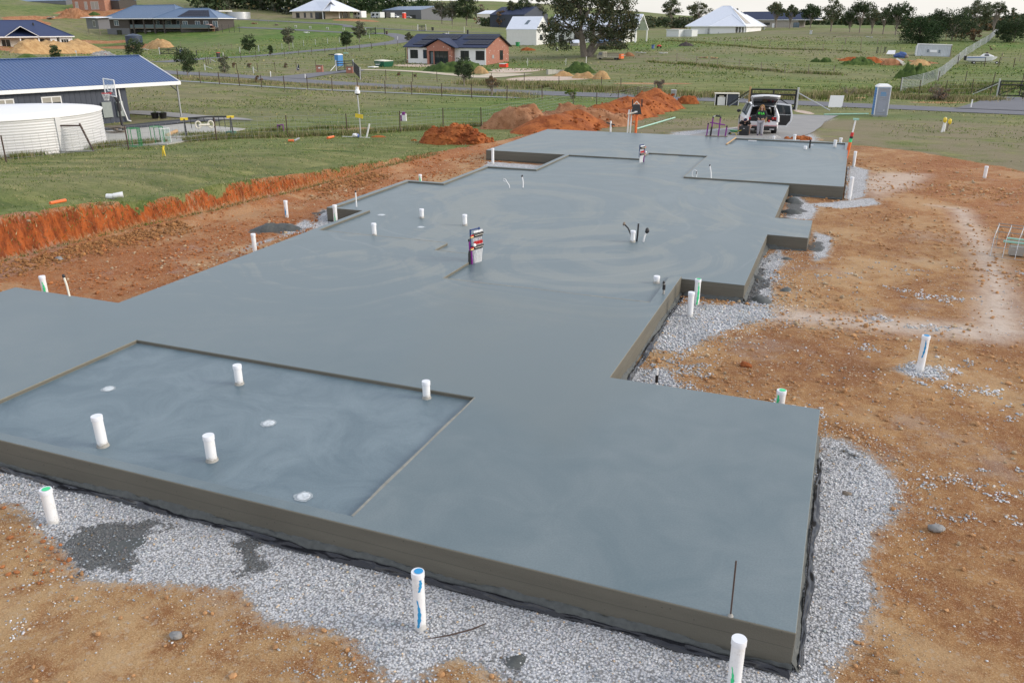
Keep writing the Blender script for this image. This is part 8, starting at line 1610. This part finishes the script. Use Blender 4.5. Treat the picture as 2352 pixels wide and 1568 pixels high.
for k_, x, yb, yt, r_, mt, lb, cat in (('B', 512, 678, 622, 16, 'blackpaint', 'dark wheelie bin with a red lid at the road junction', 'bin'), ('B', 258, 655, 598, 4, 'blackpaint', 'black letterbox post on the verge left of the wheelie bin', 'letterbox'), ('C', 408, 408, 342, 5, 'blackpaint', 'tall black post right of the top gate', 'post'), ('C', 434, 408, 370, 9, 'rust', 'rusty brown stump post right of the tall black post', 'post'), ('C', 973, 362, 325, 10, 'blackpaint', 'dark bin on the upper lane', 'bin'), ('C', 1385, 405, 357, 8, 'black', 'black bin above the brick house roof', 'bin'), ('D', 208, 548, 500, 17, 'green', 'bright green wheelie bin at the white boarded wall', 'bin'), ('D', 1798, 575, 532, 16, 'tarp', 'blue and white drum on the grass right of the white house', 'drum'), ('D', 668, 600, 560, 9, 'zinc', 'grey post stump before the big gum', 'post'), ('E', 1890, 405, 362, 12, 'zinc', 'grey pump cabinet on the concrete strip at the paddock back', 'pump')):
    p = G(k_, x, yb); s_ = zpx(1, p); h_ = zpx(yb-yt, p); t = thing({'bin': 'wheelie_bin', 'post': 'timber_post', 'letterbox': 'letterbox', 'drum': 'oil_drum', 'pump': 'pump_cabinet'}[cat], lb, cat, p, -.3); m = MB(); r0 = r_*s_
    if cat == 'drum': m.lathe([(r0, 0), (r0, h_), (.001, h_)], M[mt], 14)
    elif cat == 'bin': m.box((0, 0, h_*.45), (r0*1.8, r0*1.8, h_*.9), M[mt], taper=1.15)
    else: m.box((0, 0, h_*.5), (r0*2, min(.4, r0*2), h_), M[mt])
    m.build('body', t)
    m = MB(); m.box((0, 0, h_*.95), (r0*2.2, r0*2.2 if cat != 'post' else .3, h_*.1), M['red'] if 'red lid' in lb else M[mt]); m.build('lid' if cat != 'post' else 'cap', t)
# quad bike, plank piles, junk
q = G('D', 1870, 566); k = zpx(1, q); t = thing('quad_bike', 'red quad bike parked right of the blue drum', 'quad bike', q, .3); m = MB(); m.blob((0, 0, 24*k), 18*k, M['red'], 3, 2, .2, (1.6, .7, .6)); m.build('body', t); m = MB(); m.tube([(-10*k, 0, 26*k), (-14*k, 0, 44*k), (-20*k, 0, 42*k)], 2*k, M['blackpaint'], 5); m.build('handlebar', t)
for x in (-18, 20):
    for y in (-9, 9): m = MB(); m.tube([(x*k, (y-3)*k, 9*k), (x*k, (y+3)*k, 9*k)], 10*k, M['rubber'], 12); m.build('wheel', t)
for k_, x, y, w_, mt, lb in (('D', 1650, 628, 90, 'cladwhite', 'pile of white sheets and pipes right of the truck'), ('D', 1930, 635, 70, 'white', 'white scrap heap in the paddock right of the sheet pile'), ('E', 680, 688, 150, 'wood', 'broken timber pile lying across the middle paddock'), ('B', 930, 285, 75, 'brickorange', 'pile of cut firewood and bricks on the upper lawn'), ('B', 1180, 300, 60, 'oldwood', 'dark timber stack right of the firewood pile'), ('A', 1720, 592, 60, 'conc', 'stack of pale concrete blocks by the small tan mound'), ('A', 560, 218, 165, 'conc', 'long pale concrete kerb lying on the upper left slope'), ('B', 1545, 392, 48, 'white', 'white trough lying on the lawn above the side road'), ('F', 530, 448, 50, 'zinc', 'grey trough on the far right lawn'), ('B', 1850, 652, 90, 'blackpaint', 'dark planks lying behind the blue toilet'), ('B', 2010, 635, 50, 'aqua', 'pale green sheet on the planks behind the blue toilet'), ('C', 480, 765, 30, 'loored', 'red drum scrap right of the green skip')):
    p = G(k_, x, y); s_ = zpx(1, p); m = MB(); rr = random.Random(int(x+y)); n = 9
    for i in range(n):
        u = (rr.random()-.5)*2; ln = w_*s_*rr.uniform(.3, .7); m.box((u*w_*s_*.7, rr.uniform(-.5, .5)*min(1.5, w_*s_*.4), s_*rr.uniform(3, 14)), (ln, ln*.25, s_*rr.uniform(3, 7)), M[mt], Matrix.Rotation(rr.uniform(-.5, .5), 3, 'Z') @ Matrix.Rotation(rr.uniform(-.15, .15), 3, 'Y'))
    tag(m.build({'w': 'timber_pile'}.get('w') if mt in ('wood', 'oldwood', 'brickorange', 'blackpaint') else 'material_pile', None, p, -.3), lb, 'pile')
for i, x in enumerate((1418, 1587, 1790, 1980)):
    p = G('B', x, (328, 338, 350, 358)[i]); s_ = zpx(1, p); m = MB(); m.span((-12*s_, 0, 0), (-9*s_, .3, 26*s_), M['zinc']); m.span((9*s_, 0, 0), (12*s_, .3, 26*s_), M['zinc']); m.span((-12*s_, 0, 10*s_), (12*s_, .3, 14*s_), M['oldwood']); tag(m.build('tree_guard', None, p), ('first', 'second', 'third', 'fourth')[i]+' little H shaped tree guard from the left between the upper lanes', 'tree guard', 'tree guards in a row between the upper lanes')
p = G('B', 1455, 832); k = zpx(1, p); m = MB(); m.add([(-28*k, 0, 4*k), (-2*k, 0, 78*k), (10*k, 0, 50*k), (8*k, 0, 10*k), (-10*k, .1, 0)], [(0, 4, 3, 2, 1)], M['navy']); o = m.build('club_flag', None, p); md = o.modifiers.new('s', 'SOLIDIFY'); md.thickness = .04; tag(o, 'dark navy and white flag tied to the roadside fence', 'flag'); m = MB(); m.add([(-28*k, -.04, 4*k), (-2*k, -.04, 78*k), (-4*k, -.04, 60*k), (-22*k, -.04, 4*k)], [(0, 3, 2, 1)], M['white']); m.blob((2*k, -.05, 22*k), 7*k, M['white'], 2, 2, .4, (1, .1, 1)); m.build('white_trim', o)
# white stakes with coiled pipe
for x, yb, yt, lb in ((325, 778, 692, 'white stake with a coiled pipe, nearer the brick house'), (775, 770, 692, 'white stake with a coiled pipe, nearer the big gum')): p = G('D', x, yb); s_ = zpx(1, p); m = MB(); m.tube([(0, 0, 0), (0, 0, (yb-yt)*s_)], 2*s_, M['white'], 5); m.tube([(-6*s_+9*s_*math.cos(a), 0, 44*s_+12*s_*math.sin(a)) for a in np.linspace(0, 6.28, 10)], 1.6*s_, M['white'], 5, False); tag(m.build('coil_stake', None, p), lb, 'stake')
# ------------------------------------------------------------ trees
M['leaf'] = grassmat(); M['leaf'].name = 'leaves'; M['barkgrey'] = simple('grey gum bark', (.22, .19, .16), .95, var=.45, scale=5); M['barkdark'] = simple('dark bark', (.07, .055, .045), .95, var=.4, scale=5)
KIND = {'gum': ((.030, .042, .022), (.085, .095, .055), .12), 'dark': ((.016, .028, .014), (.045, .062, .026), .05), 'olive': ((.045, .055, .035), (.11, .115, .08), .1), 'rust': ((.05, .05, .03), (.13, .09, .06), .3), 'pine': ((.008, .02, .008), (.03, .05, .018), .02), 'bare': ((.07, .06, .05), (.14, .12, .09), .2), 'wattle': ((.04, .07, .015), (.11, .15, .03), .1)}
def cards(centers, sizes, cols, rs, flat=.5):
    n = len(centers); a = rs.normal(size=(n, 3)); a /= np.linalg.norm(a, axis=1)[:, None]; b = rs.normal(size=(n, 3)); b -= (a*b).sum(1)[:, None]*a; b /= np.linalg.norm(b, axis=1)[:, None]
    s = sizes[:, None]; P = np.stack([centers-a*s, centers-b*s*flat, centers+a*s, centers+b*s*flat], 1).reshape(-1, 3); F = np.arange(4*n).reshape(n, 4); return P, F, np.repeat(cols, 4, 0)
def lcol(kind, n, rs, hfac=None):
    lo, hi, br = KIND[kind]; t = rs.beta(1.4, 2, n)[:, None]; c = np.array(lo)*(1-t)+np.array(hi)*t; k = (rs.uniform(0, 1, n) < br)[:, None]; return np.where(k, c*np.array([1.7, 1.15, .9]), c)
def crown_pts(h, w, z0, n, rs, style):
    """clump centres, then leaves about them"""
    nc = max(9, int(n/55)); C = []
    while len(C) < nc:
        p = rs.uniform(-1, 1, 3); r_ = np.linalg.norm(p)
        if r_ > 1 or r_ < .25: continue
        if style == 'cone': 
            if np.hypot(p[0], p[1]) > (1-p[2])*.5+.12: continue
        if style == 'gum' and p[2] < -.2 and np.hypot(p[0], p[1]) < .35: continue
        C.append(p)
    C = np.array(C); C *= np.array([w/2, w/2, (h-z0)/2])*.93; C[:, 2] += (h+z0)/2
    cr = rs.uniform(.55, 1.25, nc)*(w*.5+(h-z0)*.5)/2*(.36 if style == 'gum' else .40); i = rs.randint(0, nc, n); d = rs.normal(size=(n, 3)); d /= np.linalg.norm(d, axis=1)[:, None]; d *= (rs.uniform(0, 1, n)**.45)[:, None]
    return C[i]+d*cr[i][:, None]*np.array([1, 1, .72]), C
def tree(k, x, yb, yt, w_, kind, label, n=700, style='gum', bark='barkgrey', z0f=.28, name='gum_tree', cat='tree', group=None, p=None, leaf=None, trunk=1, h=None, seed=None, bare=False):
    p = G(k, x, yb) if p is None else p; s_ = zpx(1, p); h = (yb-yt)*s_ if h is None else h; w = w_*s_; rs = np.random.RandomState(seed or int(abs(x)*7+abs(yb))); t = thing(name, label, cat, p, 0, group)
    w *= 1.2; n = int(n*1.9); P, C = crown_pts(h, w, h*(z0f if z0f > .12 else z0f-.12), n, rs, style); leaf = leaf or max(.08, depth(p)/821*.85); c = lcol(kind, n, rs)*1.7; V, F, K = cards(P, rs.uniform(.6, 1.3, n)*leaf, c, rs)
    V[:, 2] = np.maximum(V[:, 2], .05); o = npmesh('crown', V, F, M['leaf'], {'col': K}); o.parent = t
    m = MB(); r0 = max(.07, h*.022)*(1.2 if kind == 'gum' else 1); top = (rs.uniform(-.05, .05)*w, rs.uniform(-.05, .05)*w, h*.80)
    for q in range(trunk):
        a = rs.uniform(0, 6.28); off = np.array([math.cos(a), math.sin(a), 0])*w*(.12 if trunk > 1 else .02); m.tube([(0, 0, -.2), tuple(off*.5+np.array([0, 0, h*.3])), tuple(off+np.array([*top[:2], h*.78]))], [r0, r0*.7, r0*.2], M[bark], 7)
    for c_ in C[:: max(1, len(C)//14)]:
        z = h*rs.uniform(.15, .5); mid = np.array([c_[0]*.45, c_[1]*.45, (z+c_[2])/2+.03*h]); m.tube([(0, 0, z*.9), tuple(mid), tuple(c_)], [r0*.5, r0*.3, r0*.1], M[bark], 5)
    m.build('trunk', t); return t
TR = [('B', 155, 925, 590, 225, 'dark', 'largest round dark street tree beside the carport post', 1300, .22), ('A', 1575, 665, 455, 190, 'dark', 'dark street tree standing before the blue poly tank', 800, .1), ('A', 668, 690, 540, 130, 'dark', 'narrow dark tree among the tan spoil mounds', 500, .08), ('B', 875, 635, 410, 135, 'dark', 'tall oval street tree between the two strainer posts', 900, .1),
      ('B', 1120, 675, 535, 66, 'dark', 'slim sapling on the verge of the side road', 300, .2), ('B', 1345, 590, 338, 138, 'olive', 'street tree with a pale forked trunk on the side road', 900, .28), ('B', 590, 862, 655, 120, 'olive', 'thin grey green tree by the road junction', 500, .1), ('B', 2022, 602, 375, 130, 'dark', 'street tree left of the top bend of the side road', 800, .25), ('B', 2172, 505, 272, 128, 'olive', 'street tree right beside the top farm gate, brownish top', 800, .2),
      ('C', 692, 480, 378, 80, 'olive', 'small tree peeping behind the left gable of the brick house', 350, .05), ('C', 1343, 1020, 690, 190, 'dark', 'dense dark tree on the road verge before the brick house', 1400, .2), ('C', 1668, 1128, 893, 135, 'rust', 'sparse reddish tree with bare stems beside the main road', 420, .3), ('B', 978, 972, 900, 82, 'rust', 'tiny sparse shrub tree on the main road verge', 200, .1)]
for (k, x, yb, yt, w_, kd, lb, n, z0) in TR: tree(k, x, yb, yt, w_, kd, lb, n, 'round', z0f=z0, trunk=3 if kd == 'rust' else 1, name='street_tree', group='young street trees along the roads')
tree('D', 1862, 1105, 930, 120, 'bare', 'leafless brown shrub on the verge above the meter box', 420, 'round', z0f=.05, name='shrub', cat='shrub', trunk=4)
tree('f', 1340, 300, 200, 190, 'bare', 'round brown shrub on the verge right of the portable toilet', 700, 'round', z0f=.02, name='shrub', cat='shrub', trunk=4, h=1.5)
tree('F', 2330, 1176, 1080, 60, 'dark', 'dark shrub at the right edge above the side drive', 200, 'round', z0f=.02, name='shrub', cat='shrub', h=1.2)
tree('d', 330, 375, 290, 140, 'wattle', 'leafy green weed clump on the near road verge by the brown mound', 400, 'round', z0f=.0, name='shrub', cat='shrub', h=1.1)
for x, lb in ((700, 'left'), (880, 'middle'), (1305, 'right')): tree('B', x, 800, 745, 36, 'rust', 'small dry %s plant in the verge paddock behind the road fence' % lb, 110, 'round', z0f=.02, name='shrub', cat='shrub', trunk=2)
for x, y, hh, lb in ((440, 745, 60, 'tiny fruit sapling nearest the tan track'), (575, 855, 60, 'sapling left of the dense dark tree in the house paddock'), (765, 870, 50, 'second sapling left of the dense dark tree'), (1750, 935, 60, 'thin sapling on the tan earth right of the reddish tree')): tree('C', x, y+40, y, 34, 'rust', lb, 60, 'round', z0f=.1, name='sapling', cat='sapling')
# the big gum
def big_gum():
    p = G('D', 1030, 668); s_ = zpx(1, p); rs = np.random.RandomState(5); t = thing('gum_tree', 'huge spreading gum with several pale trunks in front of the white houses', 'tree', p, 0); yb = 668
    f = np.array([MB3[0][0], MB3[0][1], 0]); g = np.array([MB3[2][0], MB3[2][1], 0]); g /= np.linalg.norm(g)
    def W(x, y, d=0): return f*((x-1030)*s_)+g*d+np.array([0, 0, (yb-y)*s_])
    L = [([(1000, 680), (975, 580), (955, 470), (930, 380)], [.75, .6, .5, .4]), ([(1050, 680), (1060, 600), (1090, 530), (1150, 460), (1230, 390)], [.8, .65, .5, .42, .3]), ([(955, 470), (900, 440), (830, 350), (700, 250)], [.4, .32, .22, .1]), ([(930, 380), (960, 270), (930, 150), (870, 40)], [.4, .3, .22, .1]), ([(1090, 530), (1080, 400), (1110, 260), (1180, 120)], [.5, .38, .28, .12]), ([(1150, 460), (1260, 430), (1390, 330), (1500, 300)], [.38, .28, .18, .08]), ([(1230, 390), (1300, 260), (1380, 120), (1430, 30)], [.3, .24, .15, .07]), ([(960, 270), (1040, 160), (1060, 30)], [.28, .2, .08]), ([(830, 350), (740, 340), (620, 300)], [.22, .14, .06]), ([(1050, 680), (1150, 540), (1280, 500), (1400, 470)], [.4, .25, .15, .06])]
    m = MB(); tips = []
    for i, (q, r_) in enumerate(L): dd = rs.uniform(-2.5, 2.5); P = [W(x, y, dd*j/len(q)) for j, (x, y) in enumerate(q)]; m.tube(P, r_, M['barkgrey'], 9); tips += [P[-1], P[-2], (P[-1]+P[-2])/2]
    # leaf masses laid out as they hang in the crown
    B = [(600, 420, 95, 90), (545, 330, 60, 60), (650, 260, 90, 70), (600, 500, 60, 60), (720, 380, 90, 80), (760, 500, 70, 70), (790, 200, 110, 80), (700, 120, 120, 80), (640, 40, 130, 80), (840, 60, 130, 90), (900, 250, 90, 70), (880, 380, 60, 50), (1000, 90, 120, 90), (1020, 250, 100, 80), (1000, -30, 140, 60), (1150, 20, 130, 80), (1180, 170, 120, 90), (1130, 330, 90, 70), (1300, 80, 120, 80), (1330, 210, 130, 90), (1420, 20, 90, 70), (1460, 120, 60, 50), (1480, 240, 120, 80), (1560, 260, 60, 50), (1400, 350, 130, 80), (1520, 350, 80, 60), (1260, 330, 100, 70), (1330, 450, 110, 60), (1440, 440, 90, 60), (1230, 540, 70, 60), (1350, 545, 90, 55), (1450, 560, 70, 60), (1220, 440, 60, 45), (820, -20, 130, 60), (1300, -20, 120, 50), (770, 600, 50, 45), (980, 440, 50, 40), (1070, 460, 40, 40)]
    P = []; 
    for bx, by, rx, ry in B:
        nn = int(rx*ry/14); 
        for sc in range(max(3, nn//60)):
            c = W(bx+rs.uniform(-.75, .75)*rx, by+rs.uniform(-.75, .75)*ry, rs.uniform(-4.5, 4.5)); q = rs.normal(size=(60, 3)); q /= np.linalg.norm(q, axis=1)[:, None]; q *= (rs.uniform(0, 1, 60)**.5)[:, None]*rs.uniform(.7, 1.5)*np.array([1, 1, .75]); P.append(c+q)
        m.tube([tips[rs.randint(len(tips))], W(bx, by, rs.uniform(-2, 2))], [.07, .03], M['barkgrey'], 4)
    P = np.concatenate(P); P = P[P[:, 2] > 1.2]; n = len(P); V, F, K = cards(P, rs.uniform(.13, .30, n), lcol('gum', n, rs)*1.25, rs); o = npmesh('crown', V, F, M['leaf'], {'col': K}); o.parent = t; m.build('trunk', t)
big_gum()
# gums and other trees along the right skyline, and behind the houses
BG = [('E', 240, 312, -12, 205, 'gum', 'tall loose gum behind the paddock left of the pale hip roof', 900, .3), ('E', 580, 190, 22, 250, 'gum', 'broad round topped gum above the left end of the pale hip roof', 900, .3), ('E', 852, 180, 2, 180, 'dark', 'dense gum rising straight behind the ridge of the pale hip roof', 900, .3), ('E', 1025, 175, 92, 90, 'dark', 'small dark treetop just right of the pale roof ridge', 300, .3), ('E', 1240, 190, 98, 120, 'gum', 'low thin gum over the black roof of the long brick house', 300, .3),
      ('E', 1475, 335, 24, 170, 'gum', 'gum with a bent trunk in front of the long brick house, leftmost of its row', 1100, .42), ('E', 1640, 340, 56, 130, 'gum', 'slim straight gum second in the row before the long brick house', 900, .38), ('E', 1882, 342, 55, 240, 'dark', 'wide dark gum with one stout trunk right of the brick house', 1500, .38), ('E', 2125, 372, 0, 220, 'gum', 'tall airy gum with pale twin trunks in the right row', 1400, .25),
      ('F', 300, 385, 150, 150, 'dark', 'short pale trunked gum beneath the wide crown of its neighbour', 600, .3), ('F', 415, 392, 26, 320, 'dark', 'broad gum with a thick black trunk in the right row', 2000, .42), ('F', 560, 400, 105, 160, 'gum', 'slender leaning gum right of the thick black trunk', 700, .4), ('F', 690, 408, 92, 150, 'gum', 'gum with a curved stem in the middle of the right row', 700, .4), ('F', 838, 418, 28, 290, 'dark', 'tall spreading gum left of the weeping conifer', 1800, .3),
      ('F', 1500, 480, 92, 420, 'dark', 'massed dark gums right of the weeping conifer', 2600, .1), ('F', 1290, 480, 110, 260, 'dark', 'dark gum standing just behind the weeping conifer', 1300, .15), ('F', 1780, 430, 2, 290, 'gum', 'tallest gum on the right skyline', 2000, .35), ('F', 1985, 400, 22, 160, 'gum', 'airy gum top right of the tallest skyline gum', 700, .5), ('F', 1755, 490, 320, 130, 'rust', 'rounded twiggy bush left of the mesh fence end', 500, .02), ('F', 2230, 500, 130, 320, 'dark', 'dense rounded tree at the far right edge', 2600, .05), ('F', 2110, 470, 230, 170, 'dark', 'dark bushy tree where the mesh fence ends', 1000, .02), ('F', 2150, 125, 75, 70, 'gum', 'left of two tiny flat topped trees on the far right skyline', 120, .35), ('F', 2245, 115, 68, 50, 'gum', 'right of two tiny flat topped trees on the far right skyline', 100, .35), ('F', 1640, 440, 240, 260, 'gum', 'grey green gum behind the timber frame on the far right', 1200, .15),
      ('C', 1370, 248, -45, 230, 'dark', 'tall dark tree left of the cream farm shed', 1600, .3), ('C', 1200, 240, 20, 170, 'olive', 'pale stemmed gum in the tree group right of the long grey shed', 800, .25), ('C', 1080, 230, 10, 190, 'olive', 'bare stemmed gum just right of the long grey shed', 900, .2), ('D', 142, 200, -8, 100, 'gum', 'thin gum with a tuft crown left of the black barn roof', 400, .45), ('D', 275, 215, -20, 170, 'dark', 'gum with a sloping trunk over the black barn', 800, .25), ('D', 375, 215, -40, 130, 'olive', 'airy light gum behind the white boarded house', 450, .35), ('D', 475, 215, -40, 130, 'olive', 'second airy gum close to the left of the big gum', 450, .35), ('D', 50, 275, 130, 130, 'rust', 'low dark bush beside the white boarded house gable', 500, .02), ('C', 1790, 265, 140, 180, 'rust', 'dark scrubby tree in front of the black barn', 800, .05), ('C', 1545, 118, 22, 55, 'bare', 'lone small tree on the distant green hill', 80, .3)]
for (k, x, yb, yt, w_, kd, lb, n, z0) in BG:
    p = G(k, x, yb)
    if depth(p) > 420 and 'hill' not in lb and 'skyline' not in lb: 
        q = ray(*U(k, x, yb)); p = at_depth(*U(k, x, yb), 330); p[2] = hz(p[0], p[1]); h = topz(p, U(k, x, yt)[1]); tree(k, x, yb, yt, w_, kd, lb, n, p=p, z0f=z0, h=h, name='shrub' if 'bush' in lb else 'gum_tree', cat='tree'); continue
    if depth(p) > 900: p = at_depth(*U(k, x, yb), 560); p[2] = hz(p[0], p[1])
    tree(k, x, yb, yt, w_, kd, lb, n, p=p, z0f=z0, h=topz(p, U(k, x, yt)[1]), name='shrub' if 'bush' in lb else 'gum_tree', cat='tree')
tree('F', 1110, 512, 192, 420, 'pine', 'big weeping conifer bush behind the leaning container', 3200, 'round', 'barkdark', 0.0, 'conifer')
# woods seen as one mass
def wood(name, spots, kind, hs, ws, n, leaf, seed, style='round', label=None):
    rs = np.random.RandomState(seed); V_, F_, K_ = [], [], []; o = 0
    for (p, h, w) in zip(spots, hs, ws):
        P, C = crown_pts(h, w, -h*.45, n, rs, style); kk = kind[rs.randint(len(kind))]; c = lcol(kk, n, rs)*rs.uniform(1.0, 2.0); V, F, K = cards(P+np.array(p), rs.uniform(.6, 1.3, n)*leaf, c, rs, .6); V_.append(V); F_.append(F+o); K_.append(K); o += len(V)
    return tag(npmesh(name, np.concatenate(V_), np.concatenate(F_), M['leaf'], {'col': np.concatenate(K_)}), kind='stuff')
def gspots(L):
    out = []; 
    for x, y in L: p = gp(x, y); out.append((p[0], p[1], p[2]))
    return out
rs = np.random.RandomState(77)
L = [(x, 24+6*math.sin(x*.02)+(x-480)*.022+rs.uniform(-3, 2)) for x in np.arange(470, 900, 6.5)]; sp = gspots(L); k = len(sp); wood('hillside_wood', sp, ['dark', 'dark', 'olive', 'gum'], rs.uniform(10, 17, k), rs.uniform(7, 12, k), 190, .75, 3)
L = [(x, 31+rs.uniform(-1.5, 1.5)) for x in np.arange(690, 985, 4.2)]; sp = gspots(L); k = len(sp); wood('pine_windbreak', sp, ['pine'], rs.uniform(15, 19, k), rs.uniform(5, 7, k), 230, .6, 4, 'round')
L = [(x, 43+rs.uniform(-4, 1)) for x in np.arange(985, 1165, 5)]; sp = gspots(L); k = len(sp); wood('shed_wood', sp, ['dark', 'olive', 'gum'], rs.uniform(7, 13, k)*np.linspace(1.1, .6, k), rs.uniform(6, 9, k), 150, .6, 5)
def band(x0, x1, n, d0, d1, top, seed):
    rs = np.random.RandomState(seed); sp, hs, ws = [], [], []
    for i in range(n):
        x = rs.uniform(x0, x1); d = rs.uniform(d0, d1); p = at_depth(x, 60, d); z = hz(p[0], p[1]); yt = top(x)+rs.uniform(-2.5, 4); q = at_depth(x, yt, d); h = max(4, q[2]-z); sp.append((p[0], p[1], z-.5)); hs.append(h); ws.append(h*rs.uniform(.7, 1.2)+2)
    return sp, hs, ws
tp = lambda x: np.interp(x, [1100, 1160, 1250, 1440, 1480, 1520, 1600, 1700, 1760, 1900, 2000, 2130, 2250, 2290, 2352], [46, 38, 40, 36, 34, 38, 40, 40, 44, 42, 38, 36, 36, 34, 30])
sp, hs, ws = band(1120, 2420, 420, 430, 640, tp, 8); wood('distant_forest', sp, ['dark', 'gum', 'dark'], hs, ws, 100, 1.0, 9)
sp, hs, ws = band(1440, 1600, 60, 330, 420, lambda x: 52, 10); wood('forest_edge', sp, ['dark', 'gum', 'olive'], hs, ws, 130, .6, 11)
sp, hs, ws = band(2080, 2420, 90, 235, 330, lambda x: np.interp(x, [2080, 2150, 2250, 2352], [56, 44, 46, 44]), 12); wood('right_wood', sp, ['dark', 'gum', 'rust'], hs, ws, 190, .45, 13)
sp, hs, ws = band(1100, 1260, 40, 330, 420, lambda x: 44, 14); wood('barn_wood', sp, ['dark', 'rust'], hs, ws, 130, .55, 15)
# timber frame among the right trees
q = G('F', 1540, 480); k = zpx(1, q); t = thing('rail_frame', 'pale timber post and rail frame under the far right gums', 'frame', q, -.1); 
for x in (-100, 0, 65): m = MB(); m.tube([(x*k, 0, 0), (x*k, 0, 95*k)], 3.5*k, M['wood'], 5); m.build('post', t)
m = MB(); m.tube([(-105*k, 0, 48*k), (115*k, 0, 52*k)], 4*k, M['wood'], 5); m.build('rail', t)
